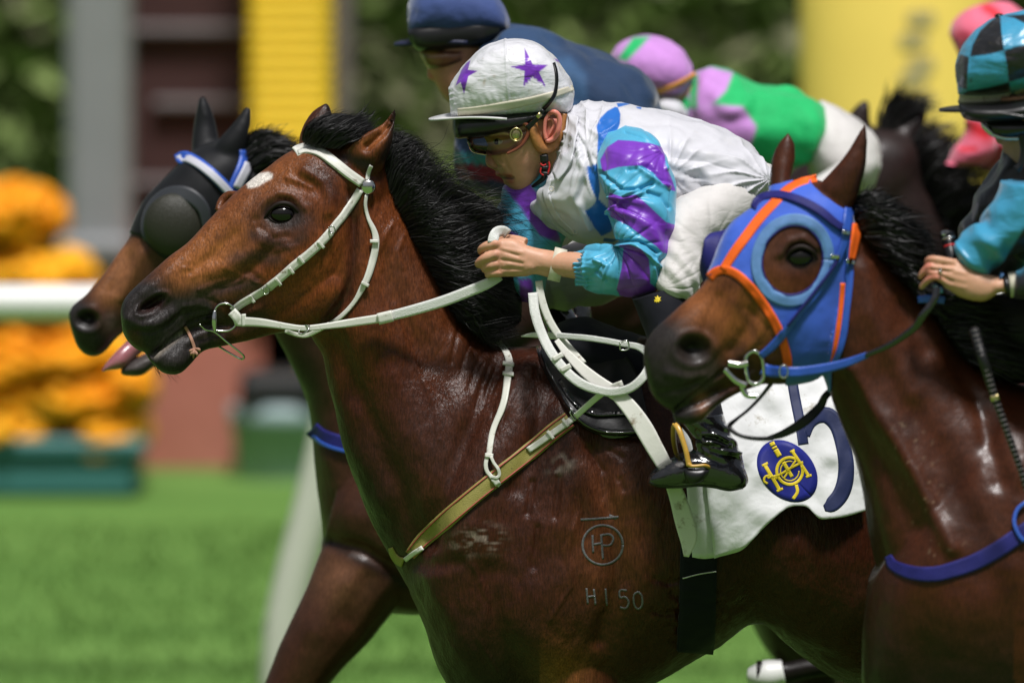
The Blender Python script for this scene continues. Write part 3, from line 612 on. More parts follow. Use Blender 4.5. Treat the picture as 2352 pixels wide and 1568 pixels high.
for p in ([(905, 700), (930, 790), (960, 850), (1000, 930), (1010, 1010)], [(1180, 900), (1150, 980), (1165, 1050), (1120, 1120)], [(1330, 1180), (1300, 1260), (1315, 1340), (1260, 1420)], [(1090, 1300), (1120, 1380), (1100, 1460), (1140, 1540)], [(1690, 1330), (1650, 1380), (1660, 1420)],
          Z(1, [(820, 1000), (760, 1040), (700, 1050), (640, 1090)]), Z(1, [(1640, 700), (1600, 760), (1560, 860), (1580, 960)]), Z(1, [(1700, 760), (1660, 860), (1690, 950)])): S.append(('l', p, 4.5, .0028))
sculpt(me, S)
co = getco(me); no = getno(me); uv = UV(co); q = np.clip((uv[:, 0]-450)/400, .25, 1)
setco(me, co+no*((.0065*fbm(co*7+3, 2)+.0026*fbm(co*np.array([22, 22, 14]), 3))*q)[:, None])
star = Z(1, [(835, 500), (828, 475), (862, 440), (900, 418), (950, 412), (975, 425), (972, 448), (930, 470), (895, 492), (850, 503)])
def noisemask(sc, lo, hi, seed=0): return lambda co, uv: np.clip((fbm(co*sc+seed, 3)-lo)/(hi-lo), 0, 1)
ops = [(bm_(700, 620, 310, 210, -40), FACE), (bm_(470, 600, 190, 70, -42), (.27, .095, .028)), (bm_(640, 400, 130, 50, -38), (.17, .055, .016)), (lambda co, uv: noisemask(14, .1, .9)(co, uv)*.45*(uv[:, 1] < 800), BRD),
       (lambda co, uv: .75*blob_m(uv, 1040, 1150, 230, 330, 60), (.046, .015, .008)), (lambda co, uv: .6*blob_m(uv, 930, 660, 90, 220, -30), (.11, .034, .011)), (lambda co, uv: .75*blob_m(uv, 850, 1180, 60, 260, -25), BLK),  # black blob: shade down the front of neck and chest, painted in
       (lambda co, uv: .8*blob_m(uv, 1400, 1230, 90, 160, 0), (.13, .042, .015)), (lambda co, uv: .7*blob_m(uv, 1290, 1560, 70, 90, 0), (.24, .085, .025)), (lambda co, uv: .8*np.clip((uv[:, 1]-1380)/220, 0, 1)*(uv[:, 0] < 1240), BLK),  # forearm highlight and black low-chest shade are both painted into the coat
       (lambda co, uv: np.clip(line_m(uv, Z(1, [(150, 1180), (260, 1150), (330, 1230), (400, 1420)]), 62)*1.6, 0, 1), MUZ), (lambda co, uv: np.clip(line_m(uv, Z(1, [(430, 1200), (560, 1190), (560, 1350), (420, 1450)]), 44)*1.5, 0, 1), MUZ),
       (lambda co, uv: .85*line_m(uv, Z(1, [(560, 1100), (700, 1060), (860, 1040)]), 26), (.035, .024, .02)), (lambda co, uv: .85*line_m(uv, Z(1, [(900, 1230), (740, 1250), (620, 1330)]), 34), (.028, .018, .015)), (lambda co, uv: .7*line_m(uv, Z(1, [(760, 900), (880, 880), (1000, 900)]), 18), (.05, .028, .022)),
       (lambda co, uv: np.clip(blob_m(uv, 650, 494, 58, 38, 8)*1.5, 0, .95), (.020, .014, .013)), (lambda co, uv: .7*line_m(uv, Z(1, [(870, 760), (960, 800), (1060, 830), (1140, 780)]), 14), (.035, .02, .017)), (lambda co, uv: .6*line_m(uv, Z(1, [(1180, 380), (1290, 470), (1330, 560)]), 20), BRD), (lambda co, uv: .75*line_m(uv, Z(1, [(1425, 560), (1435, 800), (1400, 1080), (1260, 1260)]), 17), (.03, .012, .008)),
       (lambda co, uv: .9*line_m(uv, Z(1, [(1480, 260), (1560, 230), (1600, 180)]), 22), (.22, .072, .022)), (lambda co, uv: .9*line_m(uv, Z(1, [(1665, 40), (1650, 160), (1625, 260), (1590, 340)]), 11), BLK), (lambda co, uv: .9*line_m(uv, Z(1, [(1275, 30), (1290, 80)]), 10), BLK), (lambda co, uv: .8*line_m(uv, Z(1, [(1500, 370), (1400, 330), (1330, 330)]), 16), BLK),
       (lambda co, uv: np.clip(blob_m(uv, *Z(1, [(305, 1155)])[0], 30, 16, -20)*1.6, 0, 1), (.018, .006, .005)), (lambda co, uv: poly_m(uv, star, 2.2), (.62, .57, .52)), (lambda co, uv: .7*line_m(uv, Z(1, [(320, 1440), (400, 1370), (460, 1320)]), 6)*np.clip(1+fbm(co*90, 2), 0, 1), (.30, .26, .22)),
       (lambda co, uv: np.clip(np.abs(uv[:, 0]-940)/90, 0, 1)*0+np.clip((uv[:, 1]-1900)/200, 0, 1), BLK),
       (lambda co, uv: .55*line_m(uv, Z(5, [(540, 940), (590, 920)]), 18)*np.clip(.2+2*fbm(co*60, 2), 0, 1), (.42, .36, .31)), (lambda co, uv: .5*line_m(uv, Z(5, [(80, 1340), (160, 1290), (220, 1310)]), 26)*np.clip(2*fbm(co*np.array([50, 50, 160]), 2), 0, 1), (.34, .28, .23))]
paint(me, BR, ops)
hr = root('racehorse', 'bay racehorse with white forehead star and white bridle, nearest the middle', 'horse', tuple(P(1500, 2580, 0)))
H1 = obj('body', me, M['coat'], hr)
# eyes
def eye(u, v, on, r, parent, y=None, inset=.55):
    yy = cast(u, v, on) if y is None else y; c = P(u, v, yy+r*inset); return obj('eye', ball(c, (r*1.45, r*.72, r*1.0), 20, 28), M['eye'], parent)
eye(649, 492, [H1], .0165, hr, inset=-.15)
lid = [(606, 503), (620, 482), (641, 468), (664, 469), (682, 483), (692, 503)]
M['lid'] = mat('eyelid', (.012, .007, .005), rough=.6, spec=.2)
ya = cast(649, 492, [H1])
obj('eyelid', tubeuv([(x, y, ya-.001-.0085*sin(pi*i/5)) for i, (x, y) in enumerate(lid)], [2, 4.2, 5.6, 5.6, 4.2, 2], 12, 40), M['lid'], hr)
obj('eyelid', tubeuv([(612, 493, ya), (625, 506, ya-.004), (645, 514, ya-.006), (668, 509, ya-.004), (684, 497, ya)], [1.6, 2.4, 2.8, 2.4, 1.6], 10, 40), M['lid'], hr)
# mane, forelock
def mg(p): return [(a, b, yaw(a, c)) for a, b, c in p]
mane_g = [mg(x) for x in (
    [(868, 372, -.01), (876, 340, -.02), (890, 322, -.01), (905, 318, 0)], [(885, 392, -.03), (900, 350, -.03), (925, 332, -.02), (962, 345, 0)], [(898, 425, -.04), (920, 372, -.05), (955, 358, -.03), (1010, 385, 0)],
    [(912, 455, -.05), (945, 410, -.07), (990, 400, -.05), (1060, 420, -.01)], [(925, 485, -.05), (965, 450, -.08), (1020, 440, -.06), (1100, 455, -.02)], [(938, 512, -.05), (990, 490, -.09), (1060, 480, -.07), (1150, 490, -.02)],
    [(952, 540, -.06), (1010, 530, -.10), (1090, 520, -.08), (1185, 520, -.02)], [(970, 570, -.06), (1030, 570, -.10), (1110, 560, -.08), (1205, 565, -.02)], [(990, 605, -.06), (1050, 615, -.10), (1130, 615, -.08), (1205, 630, -.02)],
    [(1010, 645, -.06), (1060, 660, -.10), (1130, 680, -.08), (1200, 700, -.02)], [(1035, 690, -.06), (1080, 710, -.09), (1130, 730, -.07), (1190, 760, -.02)], [(1060, 730, -.06), (1100, 755, -.08), (1140, 775, -.06), (1190, 790, -.03)])]
obj('mane', hair(mane_g, 9000, 16, .0006, .0075, .017, seed=2), M['hair'], hr, kind='stuff')
base = [(872, 350, 893, 400, .016), (925, 352, 916, 455, .026), (1010, 402, 945, 520, .035), (1090, 445, 985, 590, .040), (1170, 510, 1025, 660, .042), (1200, 620, 1062, 735, .042), (1196, 740, 1110, 790, .035)]
V, F = loft(Yst(base, 0), 60, 40, -.01); V = V+(.006*fbm(V*25, 2))[:, None]*np.array([.5, 1, 1]); obj('mane_roots', (V, F), M['hair'], hr)
fl_g = [mg(x) for x in ([(700, 322, -.02), (706, 298, -.03), (735, 280, -.03), (775, 268, -.01)], [(715, 328, -.04), (735, 300, -.06), (775, 282, -.05), (830, 268, -.02)], [(740, 332, -.06), (770, 305, -.08), (810, 292, -.07), (860, 285, -.03)], [(775, 335, -.07), (805, 318, -.09), (835, 308, -.08), (860, 312, -.05)])]
obj('forelock', hair(fl_g, 3200, 12, .00055, .006, .005, seed=3), M['hair'], hr, kind='stuff')
V, F = loft(Yst([(700, 300, 702, 328, .02), (730, 275, 735, 335, .045), (775, 262, 782, 338, .055), (825, 268, 830, 335, .05), (856, 290, 855, 325, .02)], 0), 30, 24, 0); obj('forelock_roots', (V+(.004*fbm(V*40, 2))[:, None], F), M['hair'], hr)
obj('mane_wisps', hair([mg(x) for x in ([(800, 290, -.03), (822, 268, -.03), (835, 258, -.03), (842, 246, -.03)], [(815, 292, -.03), (838, 272, -.03), (850, 262, -.03), (862, 252, -.03)], [(880, 380, -.04), (874, 360, -.05), (872, 345, -.05), (880, 325, -.05)], [(905, 380, -.04), (915, 350, -.05), (930, 330, -.05), (940, 318, -.05)])], 130, 10, .0007, .008, .003, seed=5), M['hair'], hr, kind='stuff')
obj('mane_flyaways', hair([mg(x) for x in ([(930, 430, -.06), (960, 370, -.08), (990, 350, -.08), (1040, 360, -.06)], [(1000, 460, -.07), (1050, 420, -.09), (1110, 425, -.08), (1170, 450, -.04)], [(1060, 540, -.07), (1120, 500, -.10), (1180, 500, -.09), (1240, 530, -.05)], [(1100, 620, -.08), (1150, 600, -.10), (1195, 605, -.09), (1240, 640, -.05)])], 420, 14, .0005, .016, .012, seed=6), M['hair'], hr, kind='stuff')
obj('tail', hair([[(2560, 1000, .2), (2680, 1010, .2), (2800, 1150, .2), (2850, 1500, .2)], [(2570, 1040, .25), (2670, 1080, .25), (2760, 1250, .25), (2790, 1560, .25)]], 1200, 12, .002, .02, .01, seed=7), M['hair'], hr, kind='stuff')
# whiskers
obj('whiskers', hair([[(395, 850, -.1), (405, 862, -.1), (412, 872, -.1), (416, 880, -.1)], [(350, 836, -.1), (352, 845, -.1), (358, 852, -.1), (362, 858, -.1)]], 40, 5, .00035, .006, .0, seed=9), M['hair'], hr, kind='stuff')
# freeze-brand on the ribs
M['brand'] = dirty('brand_hair', (.115, .12, .125), (.035, .012, .007), .17, .6, 260)
br = lambda pts, w=6: strap('brand_mark', Z(5, pts), w*.4523, M['brand'], hr, [H1], .0006, .0008, 4, 3, 1)
cx, cy, rr = 780, 1340, 102
br([(cx+rr*cos(a), cy+rr*.98*sin(a)) for a in np.linspace(0, 2*pi, 26)], 12)
br([(668, 1212), (740, 1208), (860, 1198)], 12); br([(812, 1190), (850, 1206)], 14)
for p in ([(728, 1290), (732, 1380)], [(732, 1338), (778, 1330)], [(772, 1286), (782, 1412)], [(774, 1290), (815, 1286), (834, 1308), (818, 1340), (778, 1342)]): br(p, 11)
b6 = lambda pts, w=9: strap('brand_mark', pts, w*.5, M['brand'], hr, [H1], .0006, .0008, 4, 3, 1)
for p in ([(1347, 1350), (1350, 1386)], [(1364, 1352), (1368, 1388)], [(1349, 1370), (1367, 1368)], [(1391, 1351), (1394, 1390)],
          [(1440, 1355), (1424, 1355), (1424, 1371), (1436, 1370), (1444, 1382), (1438, 1396), (1424, 1394)], [(1466, 1358), (1456, 1366), (1457, 1388), (1466, 1398), (1475, 1388), (1474, 1368), (1466, 1358)]): b6(p)

# ---------------- bridle
bd = root('bridle', 'white bridle with silver boss and bit ring on the starred bay horse', 'bridle', tuple(P(700, 600, -.1)))
T = M['tack']
strap('browband', Z(1, [(1100, 297), (1130, 282), (1170, 278), (1240, 298), (1320, 358), (1400, 422), (1475, 475)]), 23, T, bd, [H1], .004, .004, 5, 5)
strap('browband_trim', Z(1, [(1115, 300), (1140, 291), (1172, 289), (1235, 310), (1315, 368), (1395, 432), (1465, 484)]), 9, T, bd, [H1], .0075, .003, 5, 4)
cheek = Z(1, [(1462, 512), (1425, 575), (1380, 645), (1330, 705), (1275, 775), (1200, 848), (1120, 912), (1050, 975), (985, 1030), (930, 1072), (860, 1115), (800, 1150), (748, 1190)])
strap('cheekpiece', cheek, 17, T, bd, [H1], .004, .004, 6, 4)
strap('cheekpiece_overlap', Z(1, [(1300, 745), (1240, 812), (1160, 885), (1085, 945), (1010, 1010), (950, 1060)]), 19, T, bd, [H1], .009, .004, 6, 4)
for a, b in (((1228, 800), (1262, 838)), ((1118, 886), (1150, 924)), ((1066, 948), (1092, 982)), ((990, 1008), (1020, 1048)), ((846, 1106), (872, 1142))):
    strap('keeper', Z(1, [a, b]), 7, T, bd, [H1], .0115, .0025, 3, 4, 0)
for p in ((1305, 735), (935, 1075)):
    q = Z(1, [p])[0]; yb = cast(*q, [H1]); obj('buckle', tubeuv([(q[0]-7, q[1]-5, yb-.014), (q[0]+3, q[1]-8, yb-.014), (q[0]+7, q[1]+4, yb-.014), (q[0]-3, q[1]+8, yb-.014), (q[0]-7, q[1]-5, yb-.014)], 1.6, 8, 40), M['metal'], bd)
thr = Z(1, [(1500, 540), (1494, 600), (1510, 670), (1540, 735), (1552, 790), (1545, 860), (1528, 930), (1505, 1000), (1475, 1060), (1435, 1130), (1380, 1195), (1320, 1245), (1260, 1275)])
strap('throatlatch', thr, [7, 7, 8, 12, 15, 16, 16, 15, 14, 10, 10, 10, 10], T, bd, [H1], .005, .004, 6, 4)
for a, b in (((1520, 798), (1566, 800)), ((1470, 1030), (1512, 1048))): strap('keeper', Z(1, [a, b]), 8, T, bd, [H1], .011, .004, 3, 4, 0)
strap('headpiece', Z(1, [(1505, 470), (1508, 430), (1518, 395), (1526, 380)]), 9, T, bd, [H1], .005, .004, 4, 4)
q = Z(1, [(1507, 495)])[0]; yb = cast(*q, [H1]); obj('boss', ball(P(q[0], q[1], yb-.004), (.0155, .008, .0155), 16, 24), M['metal'], bd)
yb = cast(540, 700, [H1]); yb = min(yb, cast(500, 715, [H1]))-.010
ringp = Z(1, [(652, 1290), (648, 1240), (650, 1190), (668, 1158), (700, 1146), (735, 1152), (765, 1180), (775, 1225), (765, 1270), (735, 1295), (700, 1300), (660, 1296), (652, 1290)])
obj('bit_ring', tubeuv([(a, b, yb) for a, b in ringp], 2.6, 10, 90), M['metal'], bd)
obj('bit_cheek', tubeuv([(a, b, yb-.002) for a, b in Z(1, [(650, 1185), (648, 1240), (652, 1300)])], [4, 7.5, 4], 12, 20), M['metal'], bd)
obj('bit_mouthpiece', tubeuv([(*Z(1, [(645, 1235)])[0], yb), (*Z(1, [(600, 1230)])[0], yb+.03), (*Z(1, [(560, 1225)])[0], yb+.09)], 4.5, 10, 20), M['metal'], bd)
lp = Z(1, [(565, 1262), (600, 1292), (650, 1305), (720, 1362), (800, 1425), (814, 1448), (795, 1455), (730, 1420), (672, 1385)])
obj('lip_hook', tubeuv([(a, b, yb+.002+i*.008) for i, (a, b) in enumerate(lp)], 2.3, 10, 70), M['metal'], bd)
M['cord'] = mat('tan_tie', (.33, .17, .11), rough=.7, bump=[(200, .5, .001, 2, None)])
tt = root('tongue_tie', 'pinkish tan tongue tie knotted under the starred horse chin', 'tongue tie', tuple(P(440, 790, yb)))
strap('band', Z(1, [(485, 1275), (505, 1310), (525, 1355), (540, 1400)]), 7, M['cord'], tt, [H1], .004, .003, 4, 4)
for k, (dx, dy) in enumerate(((-14, 22), (-4, 34), (10, 26), (20, 12), (-18, 6))):
    a = Z(1, [(538, 1400)])[0]; obj('knot_end', tubeuv([(a[0], a[1], yb-.002), (a[0]+dx*.5, a[1]+dy*.35+(-3 if k % 2 else 2), yb-.012), (a[0]+dx*.62, a[1]+dy*.62, yb-.006)], [3.4, 3.6, 1.8], 8, 14), M['cord'], tt)
# noseband ring on the rein, reins
rn = root('reins', 'long white reins from the silver bit ring to the star-capped jockey hand', 'reins', tuple(P(900, 740, -.1)))
yj = cast(640, 740, [H1]) or -.1
R1 = [(543, 738, yb-.004), (600, 741, -.15), (660, 750, -.165), (700, 754, -.165), (750, 749, -.16), (800, 742, -.15), (875, 731, -.15), (950, 712, -.16), (1020, 691, -.165), (1080, 668, -.17), (1118, 652, -.175), (1150, 634, -.17)]
strap('near_rein_leather', R1[:7], [22, 19, 14, 13, 14, 18, 20], T, rn, (), 0, .005, 6, 5)
strap('near_rein_rubber', [(a, b, c-.001) for a, b, c in R1[6:]], [22, 24, 25, 25, 24, 20], M['rein'], rn, (), 0, .006, 6, 5)
strap('rein_loop_end', Z(1, [(745, 1190, yb-.005), (775, 1225, yb-.009), (790, 1262, yb-.005)]), 22, T, rn, (), 0, .006, 4, 4)
strap('keeper', Z(1, [(812, 1205, yb-.013), (816, 1275, yb-.013)]), 10, T, rn, (), 0, .005, 4, 4)
strap('rein_sleeve', [(868, 733, -.158), (902, 725, -.160)], 26, T, rn, (), 0, .006, 4, 4)
strap('under_jaw_strap', Z(1, [(1050, 1300, -.15), (1100, 1318, -.13), (1160, 1325, -.13), (1220, 1300, -.14), (1290, 1262, -.145)]), 10, T, rn, (), 0, .004, 4, 4)
obj('ring', tubeuv([(*Z(1, [(1150+34*cos(a)*.8+12*sin(a), 1292-22*cos(a)+28*sin(a)*.5)])[0], -.172-.01*sin(a)) for a in np.linspace(0, 2*pi, 14)], 1.8, 8, 60), M['metal'], rn)
# running loop hanging from the hand, down and back up
Lp = Z(5, [(425, 60, -.20), (438, 170, -.22), (480, 290, -.24), (530, 380, -.27), (590, 455, -.29), (660, 515, -.31), (740, 550, -.32), (830, 566, -.33), (920, 545, -.34), (985, 490, -.34), (1018, 425, -.33), (1010, 368, -.32), (960, 335, -.30), (890, 322, -.29), (800, 305, -.28), (700, 290, -.27), (600, 282, -.24), (520, 278, -.21), (430, 275, -.17), (365, 282, -.14)])
strap('rein_loop', Lp, [22]*6+[20]*6+[15]+[13]*4+[16, 12, 3], M['rein'], rn, (), 0, .005, 7, 5)
strap('rein_strand', Z(5, [(455, 0, -.19), (470, 90, -.20), (500, 180, -.21), (545, 260, -.22), (600, 330, -.23), (680, 420, -.27)]), 17, T, rn, (), 0, .004, 7, 5)
for a, b in (((528, 400, -.282), (578, 372, -.276)), ((566, 455, -.295), (618, 430, -.292))): strap('keeper', Z(5, [a, b]), 12, T, rn, (), 0, .005, 4, 4)
obj('buckle', tubeuv([(a, b, -.298) for a, b in Z(5, [(868, 312), (905, 305), (912, 345), (872, 350), (868, 312)])], 1.8, 8, 50), M['metal'], rn)

# ---------------- breastplate
bp = root('breastplate', 'olive webbing breastplate with white straps across the starred bay chest', 'breastplate', tuple(P(1100, 1130, -.2)))
ol = Z(5, [(612, 703), (520, 772), (420, 858), (320, 938), (220, 1015), (120, 1095), (0, 1196), (-80, 1268), (-140, 1322), (-200, 1392)])
WEB = strap('webbing', ol, [39]*6+[40, 38, 34, 26], M['olive'], bp, [H1], .006, .004, 7, 8)
for s in (-1, 1):
    A = np.array(ol); t = np.gradient(A, axis=0); t /= np.linalg.norm(t, axis=1)[:, None]; nn = np.stack([-t[:, 1], t[:, 0]], 1); wv = np.array([15.5]*7+[14, 12, 10])[:, None]
    strap('pinstripe', [tuple(x) for x in (A+s*nn*wv)], 2.2, M['red'], WEB, [H1], .0085, .002, 7, 2)
strap('webbing_end', [(925, 1292), (912, 1286), (902, 1274), (896, 1258)], [22, 18, 14, 10], M['olive'], bp, [H1], .006, .004, 3, 5)
strap('white_tab', [(929, 1286), (950, 1270), (970, 1257)], 11, T, bp, [H1], .011, .003, 4, 4)
strap('billet', Z(5, [(402, 860), (470, 812), (540, 762), (610, 712), (650, 680)]), 14, T, bp, [H1], .012, .004, 6, 5)
UPS = Z(5, [(640, 690, -.255), (700, 636, -.275), (760, 585, -.295), (820, 545, -.315), (880, 520, -.325)])
strap('upper_strap', UPS, 14, T, bp, (), 0, .004, 6, 5)
for a, b in (((498, 762), (530, 800)), ((576, 700), (606, 738))): strap('keeper', Z(5, [a, b]), 7, T, bp, [H1], .017, .004, 3, 4, 0)
yk = cast(*Z(5, [(635, 680)])[0], [H1]); obj('buckle', tubeuv([(a, b, yk-.02) for a, b in Z(5, [(612, 668), (628, 655), (658, 690), (640, 706), (612, 668)])], 1.7, 8, 50), M['metal'], bp)
ykz = Z(5, [(242, 286), (262, 315), (285, 350), (302, 390), (303, 440), (296, 490), (290, 540), (280, 600), (262, 660), (240, 710), (222, 760), (212, 810), (205, 860), (202, 900)])
strap('neck_strap', ykz, [6, 9, 13, 16, 16, 16, 15, 14, 14, 13, 13, 13, 13, 12], T, bp, [H1], .007, .004, 6, 5)
for v in (415, 465): strap('keeper', Z(5, [(272, v), (326, v+6)]), 8, T, bp, [H1], .013, .004, 3, 4, 0)
strap('keeper', Z(5, [(182, 884), (224, 888)]), 10, T, bp, [H1], .013, .004, 3, 4, 0)
strap('neck_strap_loop', Z(5, [(193, 890), (186, 930), (192, 965), (212, 990), (236, 1020), (258, 1040)]), 9, T, bp, [H1], .010, .004, 4, 4)
strap('neck_strap_loop', Z(5, [(212, 890), (228, 925), (250, 955), (256, 985), (240, 1000), (215, 992)]), 7, T, bp, [H1], .014, .004, 4, 4)
strap('white_tab', Z(5, [(226, 1028), (252, 1010)]), 18, T, bp, [H1], .013, .004, 3, 4)

# ---------------- saddle, girth, number cloth
nc = root('number_cloth', 'white number cloth with a navy 5 and a blue emblem on the starred horse', 'number cloth', tuple(P(1700, 950, -.2)))
NC = [(1600, 900), (1700, 860), (1800, 850), (1900, 850), (1960, 870)]
NB = [(1640, 1280)]+Z(6, [(600, 915), (660, 862), (720, 800), (800, 725), (860, 690), (930, 692), (965, 722), (1000, 752), (1060, 748), (1130, 740), (1225, 715)])
CL = ruled('cloth', NC, NB, M['numcloth'], nc, [H1], 60, 44, .012, .004, 3, .016)
CL2 = ruled('cloth_front', [(1560, 900), (1600, 900), (1640, 900)], [(1590, 1278), (1618, 1282), (1650, 1278)], M['numcloth'], nc, [H1], 14, 30, .010, .004, 2, .004)
OC = [CL]
strap('numeral', Z(6, [(858, 20), (866, 100), (884, 200), (904, 300), (918, 392)]), 24, M['navy'], nc, OC, .0006, .0008, 5, 5, 0)
strap('numeral', Z(6, [(935, 352), (952, 290), (990, 252), (1040, 250), (1085, 300), (1112, 390), (1128, 480), (1124, 570), (1100, 640), (1055, 690), (1020, 706)]), [14, 24, 34, 38, 36, 34, 36, 38, 38, 34, 14], M['navy'], nc, OC, .0006, .0008, 5, 6, 0)
strap('numeral', Z(6, [(840, 60), (930, 30), (1040, 0)]), 26, M['navy'], nc, OC, .0006, .0008, 5, 5, 0)
ec = Z(6, [(838, 522)])[0]
ell = []
for a in np.linspace(0, 2*pi, 49)[:-1]:
    x, y = 172*cos(a), 128*sin(a); th = radians(47); ell.append((838+x*cos(th)-y*sin(th), 522+x*sin(th)+y*cos(th)))
EMB = obj('emblem', polyfill(Z(6, ell), OC, .0012, .0015), M['emblem'], nc)
em = lambda p, w=12: strap('emblem_stroke', Z(6, p), w*.4654, M['yellow'], EMB, OC, .0020, .0007, 3, 4, 0)
em([(850+64*cos(a), 522+66*sin(a)) for a in np.linspace(-.4, 5.3, 26)], 15)
em([(850+46*cos(a), 522+48*sin(a)) for a in np.linspace(0, 5.0, 20)], 6)
em([(760, 380), (768, 398)], 26); em([(772, 402), (777, 412)], 26); em([(780, 416), (800, 450)], 26); em([(818, 478), (862, 552)], 18); em([(880, 470), (820, 560)], 10)
em([(725, 488), (800, 616)], 18); em([(714, 496), (742, 482)], 12); em([(786, 622), (816, 608)], 12); em([(862, 424), (944, 546)], 16); em([(852, 430), (874, 418)], 12); em([(930, 552), (958, 542)], 12)
em([(740, 556), (800, 540), (860, 505), (916, 478)], 12); em([(742, 585), (724, 572), (728, 552), (750, 545), (790, 560)], 11); em([(882, 590), (888, 625), (866, 660)], 16)
sd_ = root('saddle', 'small black racing saddle on the starred bay horse', 'saddle', tuple(P(1400, 850, -.1)))
SA = Z(5, [(455, 330), (480, 420), (530, 520), (590, 620), (640, 690), (700, 740), (780, 775), (870, 782), (985, 770)])
SB = Z(5, [(600, 250), (680, 250), (760, 280), (840, 320), (900, 380), (940, 440), (970, 520), (990, 600), (1010, 690)])
FL = ruled('flap', SA, SB, M['black'], sd_, [H1], 44, 30, .022, .010, 2)
strap('flap_roll', [(a, b) for a, b in SA], 13, M['boot'], sd_, [FL, H1], .006, .010, 6, 6)
strap('flap_roll', Z(5, [(560, 500), (610, 580), (670, 640), (740, 672), (830, 672), (900, 668)]), 9, M['boot'], sd_, [FL], .008, .008, 6, 6)
V, F = loft(Yst(ZS(5, [(470, 300, 500, 400, .05), (560, 215, 600, 420, .11), (680, 190, 720, 520, .14), (820, 230, 860, 600, .15), (980, 290, 1000, 620, .16), (1150, 330, 1150, 620, .16), (1300, 300, 1300, 560, .12)]), 0), 50, 40, 0, 2.2)
obj('seat', (V+(.004*fbm(V*20, 2))[:, None], F), M['blackcloth'], sd_)
gA = Z(5, [(545, 300, -.24), (600, 370, -.26), (690, 460, -.29), (780, 530, -.31), (860, 580, -.325)])
strap('surcingle', gA, [12, 18, 26, 30, 33], M['girth'], sd_, (), 0, .004, 6, 8)
strap('surcingle', Z(5, [(860, 580, -.325), (930, 660, -.34), (990, 750, -.35), (1040, 840, -.355), (1090, 930, -.355), (1130, 1020, -.345)]), [33, 38, 42, 40, 36, 32], M['girth'], sd_, (), 0, .005, 6, 9)
strap('surcingle_tail', Z(5, [(1120, 1000, -.335), (1160, 1100, -.33), (1190, 1200, -.325), (1215, 1300, -.32), (1205, 1400, -.315)]), [30, 38, 44, 42, 12], M['girth'], sd_, (), 0, .004, 6, 8)
strap('girth', [(1625, 1090), (1612, 1170), (1606, 1250), (1604, 1330), (1602, 1410), (1600, 1470), (1598, 1500)], [60, 74, 82, 84, 84, 84, 80], M['blackcloth'], sd_, [H1], .012, .008, 8, 9)
strap('girth_seam', [(1568, 1328), (1606, 1318), (1645, 1312)], 2.2, T, sd_, [H1], .022, .002, 4, 2)
# ================================================================= the star-capped jockey
SK = (.56, .30, .19); SKR = (.52, .19, .13); LIP = (.45, .13, .10); WHT = (.56, .56, .595)
def rows(k, L): return ZS(k, L)
jk = root('person', 'jockey in white silks with teal and purple striped sleeves and purple stars on cap', 'person', tuple(P(1450, 1000, 0)))
# skin: head, neck, core, arms, hands and legs in one surface
J0 = 0.0
skull = rows(11, [(900, 640, 960, 640, .02), (640, 740, 1230, 700, .062), (540, 860, 1350, 800, .076), (548, 950, 1345, 920, .076), (600, 1040, 1325, 1050, .074), (628, 1110, 1290, 1140, .070), (650, 1180, 1215, 1220, .066),
                  (680, 1240, 1170, 1260, .063), (705, 1300, 1130, 1310, .059), (735, 1370, 1115, 1370, .054), (775, 1430, 1085, 1420, .047), (830, 1490, 1040, 1480, .036), (890, 1525, 990, 1520, .020)])
nose = rows(11, [(640, 1060, 700, 1060, .010), (612, 1120, 720, 1130, .012), (602, 1190, 740, 1200, .014), (600, 1245, 760, 1250, .018), (612, 1280, 770, 1285, .019), (650, 1305, 765, 1310, .015), (690, 1322, 740, 1322, .006)])
uplip = rows(11, [(700, 1318, 780, 1310, .012), (692, 1350, 800, 1340, .022), (700, 1372, 840, 1368, .024), (730, 1384, 850, 1376, .020)])
lolip = rows(11, [(775, 1420, 850, 1405, .014), (768, 1440, 870, 1430, .020), (785, 1458, 880, 1450, .018), (830, 1475, 890, 1470, .01)])
chin = rows(11, [(820, 1460, 930, 1450, .018), (830, 1500, 960, 1490, .026), (870, 1528, 960, 1520, .022), (910, 1536, 940, 1536, .010)])
neckj = rows(11, [(1050, 1000, 1420, 900, .060), (1120, 1200, 1440, 950, .062), (1180, 1420, 1560, 980, .068), (1260, 1600, 1700, 1000, .075)])
core = ZS(2, [(1000, 540, 900, 800, .05), (1130, 530, 920, 940, .10), (1300, 560, 1150, 1030, .14), (1500, 600, 1420, 1000, .13), (1750, 680, 1680, 930, .12), (1900, 790, 1880, 900, .08)])
armn = [(1435, 350, -.12), (1485, 440, -.20), (1500, 560, -.25), (1470, 620, -.26), (1420, 630, -.255), (1340, 612, -.225), (1275, 605, -.20), (1235, 598, -.19)]
arm = tubeuv(armn, [36, 40, 40, 36, 34, 32, 28, 27], 20, 60)
def hand(k, pts_palm, fingers, thumb, y, mir=1):
    L = [loft(ZS(k, pts_palm), 30, 28, y, 2.3)]
    for f in fingers + [thumb]: L.append(tubeuv([(*Z(k, [(a, b)])[0], y+mir*c) for a, b, c, _ in f], [r*ZF[k][2] for *_, r in f], 12, 40))
    return L
palm = [(985, 565, 985, 850, .025), (880, 545, 860, 820, .026), (760, 525, 730, 790, .024), (640, 490, 640, 812, .022), (520, 430, 520, 815, .020), (400, 425, 410, 812, .018), (330, 450, 360, 790, .014)]
